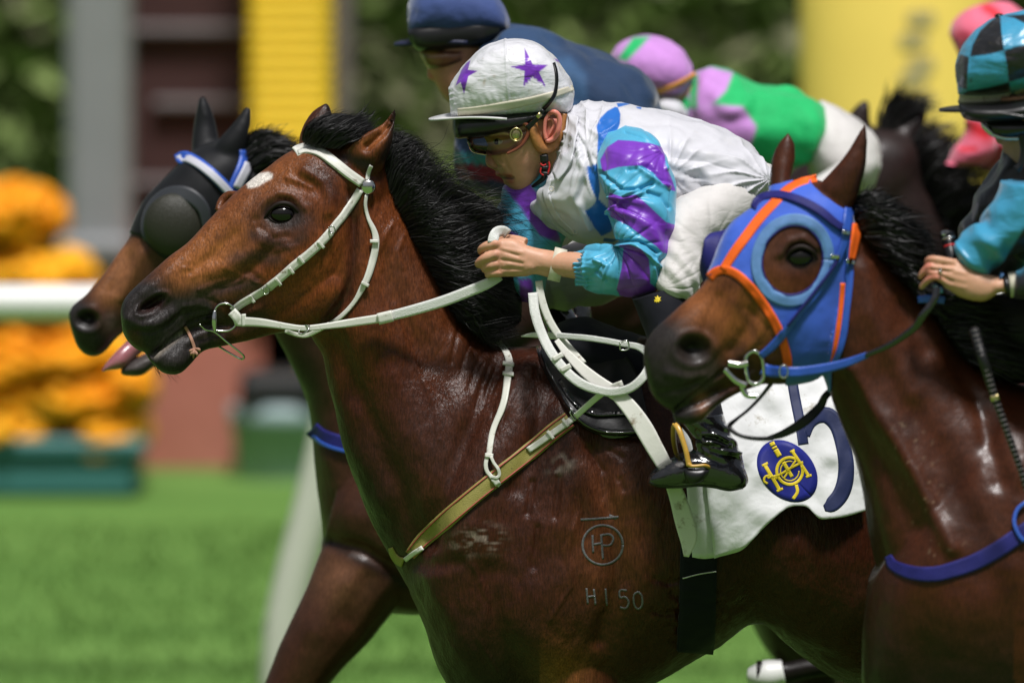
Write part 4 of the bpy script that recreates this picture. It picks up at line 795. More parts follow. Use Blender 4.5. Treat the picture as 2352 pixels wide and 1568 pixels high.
fing = [[(420, 500, .0, 52), (330, 485, -.006, 54), (240, 500, -.004, 46), (190, 535, .008, 44), (190, 560, .030, 40), (260, 580, .045, 36)],
        [(430, 600, .0, 54), (330, 592, -.008, 55), (230, 620, -.008, 48), (168, 668, .006, 46), (165, 690, .030, 42), (240, 700, .048, 38)],
        [(440, 690, .0, 50), (340, 690, -.006, 50), (270, 700, -.006, 45), (228, 722, .006, 42), (228, 740, .028, 40), (300, 745, .045, 36)],
        [(470, 770, .0, 44), (370, 775, -.004, 45), (300, 780, -.002, 42), (258, 792, .010, 38), (262, 796, .030, 34), (330, 790, .042, 32)]]
thumb = [(640, 470, .012, 50), (540, 440, .022, 48), (450, 430, .034, 42), (370, 450, .046, 38), (300, 480, .050, 34)]
hn = hand(10, palm, fing, thumb, -.190)
farm = tubeuv([(1330, 390, .15), (1235, 500, .20), (1205, 620, .21), (1180, 645, .19), (1130, 615, .13)], [34, 36, 30, 28, 24], 18, 50)
hf = [tubeuv([(1130, 615, .13), (1105, 600, .10), (1085, 595, .09)], [26, 34, 24], 14, 24)]+[tubeuv([(1108, 585+i*11, .09), (1085, 583+i*11, .08), (1072, 588+i*11, .085), (1078, 592+i*11, .105)], [10, 10, 9, 8], 10, 20) for i in range(4)]
legn = tubeuv([(1720, 440, -.02), (1655, 478, -.09), (1590, 545, -.20), (1560, 620, -.265), (1530, 700, -.28), (1560, 820, -.29), (1595, 940, -.32), (1620, 1030, -.34)], [44, 40, 34, 32, 34, 32, 26, 24], 20, 70)
legf = tubeuv([(1720, 470, .14), (1500, 560, .22), (1310, 640, .26), (1285, 700, .31), (1340, 860, .33), (1400, 1000, .35)], [50, 46, 42, 30, 28, 22], 20, 60)
parts = [loft(skull, 80, 56, J0, 2.2), loft(nose, 40, 28, J0), loft(uplip, 24, 24, J0), loft(lolip, 24, 24, J0), loft(chin, 24, 24, J0), loft(neckj, 40, 40, J0), loft(core, 40, 48, J0), arm, farm, legn, legf]+hn+hf
me = remesh(parts, .0022, 3, .5)
S = []
def LL(k, p, r, a): S.append(('l', Z(k, p), r*ZF[k][2], a))
LL(11, [(730, 1386), (790, 1392), (850, 1400)], 16, -.006); LL(11, [(700, 1240), (770, 1280), (765, 1300)], 14, .0028); LL(11, [(780, 1210), (800, 1270), (830, 1330)], 20, -.0012); LL(11, [(700, 1282), (740, 1292)], 12, -.004)
S.append(('b', *Z(11, [(760, 1060)])[0], 90*.2467, 50*.2467, 0, -.010)); S.append(('b', *Z(11, [(900, 1230)])[0], 34, 26, 0, .004)); LL(11, [(640, 990), (760, 975), (880, 1000)], 26, .005)
LL(11, [(1100, 1200), (1090, 1330), (1020, 1440)], 36, .002); 
for (a, b) in (((430, 600), (620, 650)), ((460, 680), (680, 700)), ((400, 540), (600, 570)), ((500, 750), (700, 730))): LL(10, [a, b], 26, .0016)
for (a, b) in (((380, 545), (560, 600)), ((390, 645), (600, 680)), ((400, 735), (600, 740))): LL(10, [a, b], 16, -.0022)
for p in ((330, 470), (330, 580), (345, 680), (365, 770)): S.append(('b', *Z(10, [p])[0], 8, 8, 0, .0022))
LL(10, [(700, 780), (760, 740), (880, 770)], 20, -.002)
sculpt(me, S)
paint(me, SK, [(bm_(*Z(11, [(640, 1230)])[0], 26, 20), (.54, .24, .16)), (lm(Z(11, [(695, 1355), (760, 1366), (830, 1375)]), 5.5), LIP), (lm(Z(11, [(780, 1440), (840, 1432)]), 6), LIP), (lm(Z(11, [(740, 1392), (850, 1402)]), 3.6), (.05, .012, .01)),
               (lm(Z(11, [(690, 970), (770, 955), (860, 975)]), 4), (.04, .025, .02)), (lambda co, uv: .35*np.clip(line_m(uv, Z(10, [(330, 470), (345, 580), (355, 680), (370, 780)]), 9), 0, 1), SKR), (lambda co, uv: .3*np.clip(line_m(uv, Z(10, [(180, 540), (160, 680), (240, 730)]), 8), 0, 1), SKR),
               (bm_(*Z(11, [(900, 1230)])[0], 30, 22), (.56, .27, .18))])
JB = obj('body', me, M['skin'], jk)
yn = cast(*Z(11, [(1000, 1150)])[0], [JB])
# eye behind the lens, ear
ye = cast(*Z(11, [(740, 1050)])[0], [JB]); c = Z(11, [(725, 1055)])[0]
M['eyewhite'] = mat('eye_white', (.55, .52, .5), rough=.2)
JE = obj('eye', ball(P(*c, ye+.006), (.011, .010, .0075), 12, 18), M['eyewhite'], jk); obj('iris', ball(P(c[0]-5, c[1]+1, ye-.001), (.005, .004, .0055), 8, 12), M['eye'], JE)
ears = Z(11, [(1165, 1035), (1150, 960), (1160, 860), (1195, 800), (1240, 782), (1280, 815), (1290, 880), (1275, 960), (1240, 1020), (1190, 1050), (1160, 1040)])
M['earskin'] = mat('ear_skin', (.60, .20, .15), rough=.45, sss=.25, var=.08)
yE = -.079
obj('ear', [tubeuv([(a, b, yE-.006-.008*(i in (4, 5, 6, 7))) for i, (a, b) in enumerate(ears)], [5, 4.5, 4.5, 5, 6, 6, 6, 6, 6, 5.5, 4.5], 12, 80), loft(ZS(11, [(1160, 850, 1180, 830, .004), (1155, 900, 1270, 850, .006), (1160, 960, 1270, 920, .006), (1165, 1030, 1235, 1000, .006), (1180, 1050, 1200, 1040, .004)]), 24, 20, yE+.004),
            tubeuv([(*Z(11, [p])[0], yE-.006) for p in ((1175, 860), (1215, 850), (1235, 900), (1210, 960), (1190, 1000))], [2, 3.4, 3.6, 3, 2], 10, 30)], M['earskin'], jk)
obj('ear_pad', tubeuv([(*Z(11, [p])[0], yy) for p, yy in (((1045, 860), -.080), ((1050, 950), -.083), ((1075, 1040), -.082), ((1110, 1100), -.078), ((1165, 1118), -.072), ((1225, 1085), -.070), ((1275, 1010), -.070), ((1310, 920), -.066), ((1330, 800), -.062))], [9, 11.5, 13, 14, 14, 13, 11, 9, 8], 16, 80), M['tan'], jk)
# cap cover
cap = rows(11, [(255, 560, 282, 800, .03), (262, 535, 290, 828, .045), (325, 440, 340, 842, .066), (440, 300, 440, 846, .088), (590, 180, 590, 842, .102), (770, 112, 770, 835, .110), (940, 108, 940, 822, .110), (1100, 155, 1100, 808, .106),
                (1240, 270, 1240, 802, .096), (1340, 410, 1340, 792, .080), (1400, 510, 1392, 760, .058), (1424, 590, 1412, 690, .030)])
V, F = loft(cap, 230, 200, .0, 2.75)
uvc = UV(V); n1 = np.zeros(len(V)); cc = P(*Z(11, [(850, 700)])[0], 0); D = V-cc; Dn = D/np.linalg.norm(D, axis=1)[:, None]
low = np.clip((uvc[:, 1]-195)/70, 0, 1)
ang = np.arctan2(D[:, 1], D[:, 0]); n1 = .0022*(1-low)*fbm(V*np.array([26, 26, 26]), 3)+.0014*low*np.sin(ang*46+3*vnoise(V*30))*(.4+.6*np.clip(fbm(V*16+5, 2), 0, 1))+.0040*folds(V, (.5, .2, 1), 190, .5, 1.2, 3)*np.clip(fbm(V*11+9, 2)+.15, 0, 1)
seam = line_m(uvc, Z(11, [(785, 108), (790, 300), (800, 500), (815, 690)]), 2.5)*.0016; n1 += seam
fr = line_m(uvc, Z(11, [(255, 540), (290, 830)]), 12)*np.sin(uvc[:, 1]*.45+uvc[:, 0]*.15)*.0007; n1 += fr
V = V+Dn*n1[:, None]; me = newmesh('cap_cover', V, F)
PURP = (.16, .030, .42); st1 = Z(11, [(965, 190), (1040, 340), (1182, 345), (1098, 412), (1162, 545), (1038, 456), (952, 548), (965, 402), (832, 360), (968, 340)])
st2 = Z(11, [(460, 300), (436, 390), (528, 400), (440, 450), (400, 615), (368, 505), (320, 540), (345, 470), (375, 395), (420, 330)])
paint(me, (.64, .64, .67), [(pm(st1, .8), PURP), (pm(st2, .8), PURP), (pm(Z(11, [(1240, 285), (1290, 300), (1300, 330), (1260, 310)]), 1), PURP), (lambda co, uv: .6*blob_m(uv, *Z(11, [(588, 505)])[0], 3, 8, 15), (.35, .25, .15)), (lambda co, uv: .5*blob_m(uv, *Z(11, [(680, 450)])[0], 4, 3, 15), (.35, .25, .15)),
                (lambda co, uv: .35*np.clip(fbm(co*300, 2)*3-2.2, 0, 1), (.3, .2, .12)), (lambda co, uv: .8*line_m(uv, Z(11, [(790, 120), (800, 400), (815, 690)]), .8), (.5, .5, .52))])
CAPO = obj('cap_cover', me, M['satin_cap'], jk)
strap('reflective_band', Z(11, [(340, 792), (480, 780), (640, 755), (800, 726), (960, 695), (1120, 655), (1280, 605), (1420, 556)]), [20, 20, 19, 19, 18, 17, 15, 13], M['wrist'], jk, [CAPO], .0035, .002, 5, 5)
# brim: a curved plate round the front of the helmet
def brim(name, k, tipuv, sideuv, halfw, y, th, matn, parent, n=40):
    tip = P(*Z(k, [tipuv])[0], y); side = P(*Z(k, [sideuv])[0], y); a = side[0]-tip[0]; V = []
    for j, (kk, dz) in enumerate(((1, 0), (1, -th), (.45, -th), (.45, 0))):
        for i in range(n):
            p = -pi/2+pi*i/(n-1); x = side[0]-a*cos(p)*kk - (0 if kk == 1 else a*.0); yy = y+halfw*sin(p)*(1 if kk == 1 else .93)
            f = (side[0]-x)/a; z = side[2]+(tip[2]-side[2])*f+dz+.012*(abs(sin(p))**2)*-1*(0)+.006*math.sin(f*pi); V.append((x, yy, z))
    F = []
    for j in range(4): F += [[j*n+i, j*n+i+1, ((j+1) % 4)*n+i+1, ((j+1) % 4)*n+i] for i in range(n-1)]
    F += [[0, n, 2*n, 3*n], [n-1, 4*n-1, 3*n-1, 2*n-1]]
    return obj(name, (V, F), matn, parent)
brim('brim', 11, (70, 842), (800, 806), .104, .0, .0045, M['whiteplastic'], jk)
V, F = loft(rows(11, [(318, 830, 322, 1012, .058), (380, 800, 350, 1025, .074), (480, 785, 420, 1018, .083), (640, 770, 600, 1000, .088), (800, 755, 760, 970, .091), (960, 745, 890, 935, .091), (1060, 745, 1020, 880, .088), (1200, 745, 1180, 825, .083)]), 60, 56, 0, 2.8)
HL = obj('helmet', (V, F), M['helmet'], jk)
obj('helmet_badge', tubeuv([(*Z(11, [(372+30*cos(a), 945+34*sin(a))])[0], -.069) for a in np.linspace(0, 2*pi, 18)], 1, 6, 50), M['black'], HL)
gl = bpy.data.materials.new('goggle_lens'); gl.use_nodes = True; nt = gl.node_tree; nt.nodes.clear(); mo = nt.nodes.new('ShaderNodeOutputMaterial'); mx = nt.nodes.new('ShaderNodeMixShader'); tr = nt.nodes.new('ShaderNodeBsdfTransparent'); gs = nt.nodes.new('ShaderNodeBsdfGlossy'); fn = nt.nodes.new('ShaderNodeFresnel')
tr.inputs[0].default_value = (.80, .75, .68, 1); gs.inputs['Roughness'].default_value = .06; fn.inputs[0].default_value = 1.5; nt.links.new(fn.outputs[0], mx.inputs[0]); nt.links.new(tr.outputs[0], mx.inputs[1]); nt.links.new(gs.outputs[0], mx.inputs[2]); nt.links.new(mx.outputs[0], mo.inputs[0]); M['lens'] = gl
V, F = loft(rows(11, [(424, 1020, 432, 1060, .040), (470, 1000, 474, 1146, .060), (560, 985, 575, 1176, .072), (660, 970, 680, 1184, .079), (800, 940, 800, 1172, .084), (900, 895, 880, 1130, .085), (985, 880, 965, 1040, .083), (1005, 900, 1000, 980, .082)]), 50, 48, 0, 2.6)
obj('goggle_lens', (V, F[:-2*48]), M['lens'], jk)
M['gstrap'] = mat('brown_strap', (.16, .045, .022), rough=.3, spec=.5, var=.2)
obj('goggle_frame', tubeuv([(*Z(11, [p])[0], -.084) for p in ((900, 870), (960, 885), (1000, 930), (990, 1000), (950, 1070), (890, 1125), (800, 1170))], [5, 6, 6, 5, 4.5, 4, 3], 10, 50), M['gstrap'], jk)
vc = Z(11, [(886, 992)])[0]; yv = -.0895
VT = obj('goggle_vent', [tubeuv([(vc[0]+13.5*cos(a), vc[1]+14.5*sin(a), yv) for a in np.linspace(0, 2*pi, 24)], 1.9, 10, 90), ball(P(*vc, yv+.003), (.0105, .003, .011), 12, 24)], M['brass'], jk)
dots = [ball(P(vc[0]+r*cos(a), vc[1]+r*sin(a), yv-.0004), (.0007, .0006, .0007), 5, 6) for r, k in ((3, 6), (6, 12), (9, 16)) for a in np.linspace(0, 2*pi, k, endpoint=False)]
obj('vent_hole', dots, M['helmet'], VT)
EL = Z(11, [(1240, 320), (1262, 400), (1268, 480), (1258, 570), (1235, 640), (1190, 705), (1140, 765)])
strap('elastic_strap', EL, [5, 5.5, 6, 7, 8, 8, 8], M['black'], jk, [CAPO], .006, .003, 5, 4)
strap('elastic_strap', [(*p, y) for p, y in zip(Z(11, [(1140, 765), (1095, 830), (1040, 885), (985, 935)]), (-.105, -.100, -.093, -.090))], [8, 10, 11, 12], M['black'], jk, (), 0, .004, 5, 4)
strap('strap_slider', [(*p, -.106) for p in Z(11, [(1085, 800), (1112, 830)])], 13, M['brass'], jk, (), 0, .003, 3, 3, 0)
M['redcord'] = mat('red_cord', (.45, .01, .012), rough=.5)
ck = [(1150, 1165), (1150, 1230), (1158, 1290), (1152, 1350), (1138, 1400), (1090, 1440), (1040, 1475)]
obj('chin_strap', [tubeuv([(*Z(11, [p])[0], y) for p, y in zip(ck, (-.074, -.074, -.071, -.068, -.062, -.055, -.04))], [6, 7, 5, 6.5, 6, 5, 4], 10, 60, 1)], M['black'], jk)
for (a, b, w) in (((1145, 1185), (1150, 1250), 19), ((1155, 1290), (1158, 1325), 17), ((1158, 1345), (1156, 1372), 20)): strap('clasp', [(*Z(11, [a])[0], -.082), (*Z(11, [b])[0], -.080)], w, M['black'], jk, (), 0, .006, 3, 4, 0)
obj('red_cord', [tubeuv([(*Z(11, [(x, y)])[0], -.080) for x, y in q], 2, 8, 24) for q in ([(1110, 1262), (1135, 1280), (1165, 1270)], [(1118, 1300), (1112, 1345), (1140, 1372)], [(1190, 1245), (1196, 1290), (1180, 1360)])], M['redcord'], jk)

# body of the silks
BLU = (.015, .13, .48)
tor = ZS(2, [(962, 478, 905, 640, .062, 0), (985, 462, 880, 750, .072), (1030, 448, 845, 880, .100), (1080, 446, 765, 965, .135), (1140, 448, 800, 1040, .165), (1225, 450, 900, 1095, .188), (1305, 470, 1010, 1158, .19), (1400, 488, 1190, 1160, .185), (1500, 512, 1390, 1095, .18),
             (1620, 546, 1500, 1066, .175), (1750, 592, 1640, 1026, .168), (1860, 650, 1780, 996, .16), (1945, 722, 1890, 970, .145), (1985, 775, 1950, 920, .11), (1996, 820, 1980, 880, .05)])
V, F = loft(tor, 300, 220, 0, 2.25)
uvt = UV(V); nn = V-P(uvt[:, 0], uvt[:, 1], 0)*np.array([1, 0, 1])-np.array([0, 0, 0]); me = newmesh('silks', V, F); no = getno(me)
d = .0040*fbm(V*np.array([8, 8, 14]), 4)+.0028*folds(V, (.4, .1, 1), 150, 1.1, .9, 21)
fr = np.clip((1130-(uvt[:, 0]-870)/.4523)/300, 0, 1)     # chest and collar: loose vertical creases
d += .010*folds(V, (1, .1, .25), 62, .9, 1.2, 1)*np.clip((1500-uvt[:, 0])/300, 0, 1)*.5
d += .006*folds(V, (.55, 0, 1), 80, .8, 1.3, 5)*np.clip((uvt[:, 0]-1560)/160, 0, 1)
d += .005*folds(V, (-.35, 0, 1), 120, .7, 1.4, 8)*line_m(uvt, Z(12, [(1250, 470), (1400, 520), (1440, 600), (1380, 700)]), 26)
d -= .0018*line_m(uvt, Z(12, [(730, 410), (860, 425), (1000, 440), (1150, 480), (1300, 520)]), 2.2)
d += .008*line_m(uvt, Z(12, [(820, 880), (1000, 800), (1250, 760)]), 16)-.010*line_m(uvt, Z(12, [(960, 560), (1010, 680), (1130, 740)]), 22)+.006*line_m(uvt, Z(12, [(1000, 500), (1060, 620), (1200, 700)]), 16)
d += .009*fan(V, *Z(12, [(170, 330)])[0], 7, 60, 60, 2)+.008*fan(V, *Z(12, [(1450, 560)])[0], 9, 70, 70, 5)+.006*fan(V, *Z(12, [(760, 520)])[0], 6, 70, 60, 7)+.006*fan(V, *Z(2, [(960, 500)])[0], 8, 70, 50, 11)
d -= .008*line_m(uvt, Z(12, [(150, 320), (180, 480), (120, 700)]), 9); d += .008*line_m(uvt, Z(12, [(110, 330), (150, 500), (90, 680), (200, 900)]), 9)
setco(me, V+no*d[:, None])
PB = [Z(12, [(375, 60), (395, 65), (412, 110), (408, 180), (380, 250), (330, 300), (290, 350), (250, 440), (252, 330), (256, 260), (245, 200), (270, 140), (320, 90)]), Z(12, [(385, 35), (500, 30), (470, 45), (395, 64)]), Z(12, [(520, 60), (560, 62), (555, 78), (530, 72)]),
      Z(12, [(180, 480), (258, 456), (262, 560), (270, 640), (255, 720), (215, 640), (190, 560)]), Z(12, [(255, 700), (345, 790), (370, 860), (350, 930), (280, 965), (230, 900), (165, 790), (215, 755)]), Z(12, [(300, 975), (400, 985), (360, 1010), (290, 1000)])]
paint(me, WHT, [(pm(p, 1.0), BLU) for p in PB]+[(lambda co, uv: .15*np.clip(fbm(co*30, 3)*2-1, 0, 1), (.5, .48, .42))])
SILK = obj('silks', me, M['silk'], jk)
# placket, collar and press studs
PLK = strap('placket', Z(2, [(905, 700), (860, 830), (850, 930), (905, 1040), (990, 1120)]), [14, 16, 17, 16, 12], M['silk'], jk, [SILK], .003, .002, 6, 5)
paint(bpy.data.objects['placket'].data, WHT)
cl = ruled('collar', Z(2, [(966, 500), (960, 560), (940, 650), (905, 740), (880, 800)]), Z(2, [(1010, 520), (1004, 600), (985, 700), (960, 780), (905, 850)]), M['silk'], jk, [SILK], 26, 12, .007, .004, 2, .002); paint(cl.data, WHT)
for p in ((876, 888), (996, 1106)): q = Z(2, [p])[0]; y = cast(*q, [SILK]) - .006; obj('press_stud', tubeuv([(q[0]+5*cos(a), q[1]+5*sin(a), y) for a in np.linspace(0, 2*pi, 12)], 1, 6, 30), M['wrist'], PLK)
# near sleeve
TEAL = (.075, .37, .56); PUR = (.17, .035, .44)
slv = ZS(2, [(1140, 600, 1250, 560, .03, -.130), (1122, 660, 1345, 585, .060, -.150), (1108, 740, 1415, 640, .078, -.175), (1112, 820, 1447, 715, .082, -.195), (1130, 885, 1478, 800, .080, -.215), (1158, 950, 1500, 885, .078, -.230), (1172, 1015, 1520, 985, .076, -.245), (1182, 1080, 1512, 1060, .073, -.255),
             (1198, 1130, 1500, 1150, .070, -.262), (1212, 1165, 1482, 1240, .067, -.266), (1216, 1180, 1450, 1330, .064, -.266), (1208, 1182, 1412, 1412, .062, -.263), (1190, 1178, 1340, 1436, .060, -.258), (1160, 1172, 1260, 1430, .058, -.250), (1110, 1172, 1180, 1418, .056, -.240), (1060, 1180, 1100, 1405, .053, -.228), (1030, 1190, 1045, 1396, .047, -.220), (1008, 1200, 1020, 1390, .041, -.213), (988, 1205, 1000, 1388, .040, -.208)])
V, F = loft(slv, 320, 180, 0, 2.15); me = newmesh('sleeve', V, F); no = getno(me); u2 = UV(V)
d = .0032*fbm(V*np.array([10, 10, 16]), 2)+.0012*folds(V, (.9, .1, -.5), 160, .9, .8, 12)+.006*folds(V, (.75, .1, 1), 95, .7, 1.0, 2)*np.clip((u2[:, 1]-300)/120, 0, 1)*np.clip(1-line_m(u2, Z(12, [(470, 1100), (560, 1300)]), 40)*1.0, 0, 1)
d += .004*folds(V, (1, .1, -.4), 130, .6, 1.2, 6)*np.clip(line_m(u2, Z(12, [(150, 1150), (300, 1200)]), 60), 0, 1)
d += .0085*fan(V, *Z(12, [(300, 700)])[0], 7, 55, 55, 1)+.0075*fan(V, *Z(12, [(385, 1035)])[0], 8, 50, 50, 4)+.005*fan(V, *Z(12, [(700, 380)])[0], 7, 40, 36, 9)
gath = line_m(u2, Z(12, [(85, 1075), (110, 1330)]), 10)+.8*line_m(u2, Z(12, [(150, 1070), (165, 1330)]), 7)
d += .0030*np.sin(u2[:, 1]*.62+2*vnoise(V*40))*np.clip(line_m(u2, Z(12, [(85, 1075), (125, 1330)]), 24), 0, 1)-.004*line_m(u2, Z(12, [(160, 1070), (175, 1320)]), 3.5)
for p, r, a in (([(280, 520), (420, 640), (520, 640), (640, 590)], 9, .007), ([(330, 690), (430, 700), (540, 640)], 8, -.008), ([(560, 640), (700, 680), (760, 760)], 9, .006), ([(340, 800), (420, 720), (520, 690), (600, 640)], 7, -.007), ([(530, 480), (640, 570), (740, 620)], 9, -.006), ([(470, 500), (600, 480), (700, 590)], 10, .005),
                ([(380, 1020), (520, 1020), (620, 1100), (700, 1180)], 8, -.008), ([(370, 1000), (540, 1000), (680, 1080)], 8, .006), ([(440, 220), (540, 260), (640, 330)], 7, .004), ([(620, 330), (690, 400), (720, 500)], 9, -.005), ([(240, 1130), (330, 1170), (300, 1250)], 9, -.005), ([(250, 1210), (320, 1260)], 8, .004), ([(690, 1090), (650, 1180), (660, 1290)], 7, -.004)):
    d += 1.25*a*line_m(u2, Z(12, p), r*.5)
setco(me, V+no*d[:, None])
ST = [Z(12, [(395, 292), (500, 298), (620, 315), (720, 345), (730, 470), (770, 560), (800, 650), (770, 645), (700, 590), (640, 520), (560, 470), (470, 474), (400, 480), (285, 515), (270, 430), (320, 340)]),
      Z(12, [(335, 660), (430, 690), (520, 672), (570, 715), (640, 780), (730, 865), (800, 885), (790, 960), (760, 1088), (710, 1080), (660, 1030), (560, 960), (470, 890), (345, 830), (310, 760)]),
      Z(12, [(405, 1025), (470, 1020), (560, 1055), (610, 1120), (620, 1220), (620, 1290), (680, 1345), (640, 1420), (430, 1420), (385, 1335), (420, 1190), (434, 1045), (400, 1040)])]
paint(me, TEAL, [(pm(p, .7), PUR) for p in ST]+[(lambda co, uv: .5*line_m(uv, Z(12, [(755, 640), (735, 870), (715, 1080), (700, 1180)]), .8), (.03, .10, .20)), (lambda co, uv: .6*line_m(uv, Z(12, [(390, 1335), (620, 1295)]), .9), (.04, .01, .12))])
SL = obj('sleeve', me, M['satin'], jk)
# far sleeve
V, F = loft(Yst([(1290, 330, 1400, 330, .06), (1185, 400, 1345, 440, .075), (1140, 470, 1300, 540, .075), (1140, 560, 1270, 620, .07), (1160, 640, 1240, 690, .055), (1180, 690, 1240, 700, .03)], .18, 0), 70, 50, .03, 2.1)
me = newmesh('sleeve_far', V, F); no = getno(me); setco(me, V+no*(.008*folds(V, (.3, 0, 1), 80, .7)+.004*fbm(V*10, 2))[:, None])
paint(me, TEAL, [(pm([(1130, 400), (1180, 380), (1260, 470), (1290, 560), (1240, 540), (1190, 470)], 1.5), PUR), (pm([(1130, 510), (1190, 540), (1250, 620), (1200, 630), (1150, 590)], 1.5), PUR), (pm([(1190, 640), (1225, 640), (1222, 710), (1195, 710)], 1.5), PUR)]); obj('sleeve', me, M['satin'], jk, label='far sleeve, mostly in the shade behind the mane')
# wristband
ringband('wristband', 10, (995, 536), (918, 850), -.1965, .0125, .0245, M['wrist'], jk)
strap('rein_over_hand', [(*p, y) for p, y in zip(Z(10, [(300, 470), (315, 400), (350, 358), (410, 352), (455, 385)]), (-.205, -.200, -.190, -.178, -.172))], 24, M['rein'], rn, (), 0, .004, 4, 5)
# breeches and boots
V, F = loft([(1798, 392, 1806, 440, .05, .05), (1750, 375, 1784, 486, .12, .03), (1690, 385, 1718, 526, .12, -.05), (1610, 425, 1660, 548, .11, -.13), (1540, 470, 1632, 574, .10, -.19), (1520, 545, 1626, 612, .085, -.235), (1505, 600, 1614, 646, .080, -.258), (1500, 640, 1594, 680, .070, -.27), (1512, 668, 1572, 694, .05, -.275)], 200, 120, 0, 2.2)
me = newmesh('breeches', V, F); no = getno(me); u3 = UV(V); setco(me, V+no*(.004*folds(V, (1, .2, .8), 190, .5, 1.1, 4)*np.clip((640-np.abs(u3[:, 1]-640)-480)/100, .15, 1)+.003*fbm(V*14, 3)+.0028*fan(V, 1626, 560, 6, 60, 50, 3)+.003*fan(V, 1520, 660, 8, 55, 45, 6))[:, None])
obj('breeches', me, M['breech'], jk)
V, F = loft([(1790, 380, 1800, 470, .10, .10), (1660, 420, 1690, 560, .12, .16), (1500, 480, 1510, 650, .11, .22), (1350, 540, 1360, 700, .095, .25), (1260, 580, 1255, 712, .085, .26), (1215, 620, 1215, 700, .06, .26)], 90, 60, 0, 2.2)
me = newmesh('breeches2', V, F); no = getno(me); setco(me, V+no*(.006*folds(V, (1, .2, .2), 90, .5)+.003*fbm(V*14, 3))[:, None]); obj('breeches', me, M['breech'], jk, label='far leg of the breeches, in the shade behind the reins')
V, F = loft([(1452, 684, 1568, 650, .058, -.275), (1462, 710, 1585, 690, .064, -.28), (1480, 760, 1600, 760, .066, -.29), (1505, 830, 1625, 830, .062, -.305), (1530, 900, 1650, 900, .056, -.315), (1545, 950, 1662, 950, .050, -.325)], 60, 60, 0, 2.2)
obj('boot_sock', (V+.002*fbm(V*20, 2)[:, None], F), M['blackcloth'], jk, label='black stretch shin cover with a small gold emblem')
hs_ = bpy.data.objects['boot_sock']
leaf = [(-12, 2), (-5, -3), (-9, -9), (-2, -7), (0, -14), (4, -7), (11, -8), (7, -2), (12, 3), (6, 4), (5, 10), (1, 5), (-3, 11), (-4, 5), (-11, 9), (-7, 4)]
obj('gold_emblem', polyfill([(1510+x*.75, 688+y*.75) for x, y in leaf], [hs_], .0012, .001), M['yellow'], jk)
bt = ZS(17, [(336, 1110, 340, 1160, .016), (365, 1040, 370, 1195, .030), (450, 960, 450, 1205, .040), (600, 868, 600, 1210, .046), (760, 815, 760, 1205, .046), (920, 795, 920, 1190, .043), (1080, 800, 1070, 1200, .040), (1200, 830, 1200, 1232, .038), (1330, 900, 1320, 1240, .036), (1420, 1000, 1410, 1210, .032), (1460, 1100, 1456, 1150, .018)])
sh = ZS(17, [(620, 380, 1170, 380, .050), (700, 520, 1225, 500, .050), (790, 640, 1270, 600, .050), (830, 740, 1330, 690, .048), (870, 840, 1375, 800, .046), (900, 930, 1410, 930, .042), (950, 1010, 1420, 1040, .036)])
me = remesh([loft(bt, 60, 48, -.355, 2.3), loft(sh, 50, 48, -.345, 2.2)], .003, 4, .5)
co = getco(me); no = getno(me); u4 = UV(co); w = blob_m(u4, *Z(17, [(1120, 700)])[0], 52, 40, 0)
d = .006*w*folds(co, (.45, .1, 1), 260, .5, 1.0, 2)+.0015*fbm(co*30, 2)
for p, r, a in (([(950, 610), (1100, 625), (1230, 700)], 14, .006), ([(1000, 690), (1120, 700), (1270, 740)], 13, .006), ([(970, 700), (1040, 770), (1150, 800), (1360, 830)], 15, .006), ([(960, 650), (1100, 665), (1220, 730)], 12, -.006), ([(1000, 740), (1150, 760), (1300, 790)], 13, -.005)): d += a*line_m(u4, Z(17, p), r*.25)
setco(me, co+no*d[:, None]); BT = obj('boot', me, M['boot'], jk)
strap('sole', Z(17, [(345, 1150), (450, 1200), (600, 1208), (760, 1200), (920, 1190), (1080, 1208), (1250, 1240), (1400, 1215)]), 5, M['helmet'], jk, [BT], .003, .006, 5, 3)
V, F = loft([(1225, 690, 1300, 690, .05, .30), (1270, 800, 1370, 790, .05, .32), (1330, 920, 1420, 900, .045, .34), (1360, 1010, 1440, 990, .04, .35)], 40, 40, 0); obj('boot', (V, F), M['boot'], jk)
# stirrup
sr = root('stirrup', 'mustard yellow stirrup iron round the toe of the black boot', 'stirrup', tuple(P(1560, 1060, -.38)))
def sZ(L): return [(*Z(17, [(a, b)])[0], y) for a, b, y in L]
obj('iron', tubeuv(sZ([(640, 505, -.385), (670, 540, -.392), (700, 600, -.398), (735, 700, -.403), (765, 800, -.406), (785, 900, -.408), (800, 962, -.408)]), [6, 6.5, 6.5, 6, 6, 6, 7], 12, 60, .6), M['gold'], sr)
obj('iron', tubeuv(sZ([(640, 505, -.385), (625, 560, -.36), (628, 680, -.335), (650, 800, -.315), (670, 860, -.31), (700, 1000, -.31)]), [6, 6, 6, 5.5, 5, 5], 12, 60, .6), M['gold'], sr)
obj('tread', tubeuv(sZ([(790, 950, -.408), (830, 970, -.410), (900, 968, -.410), (970, 962, -.408), (1015, 978, -.400), (1026, 1010, -.385)]), [6, 4, 3.6, 3.8, 4, 3], 12, 50), M['gold'], sr)
V, F = loft(ZS(17, [(740, 985, 742, 1060, .004), (790, 985, 770, 1130, .012), (880, 990, 850, 1170, .016), (970, 990, 940, 1140, .014), (1024, 1010, 1010, 1060, .006)]), 30, 24, -.398); obj('footplate', (V, F), M['helmet'], sr)
strap('leather', [(1540, 880, -.37), (1545, 930, -.38), (1552, 975, -.386)], 7, M['black'], sr, (), 0, .004, 4, 4)
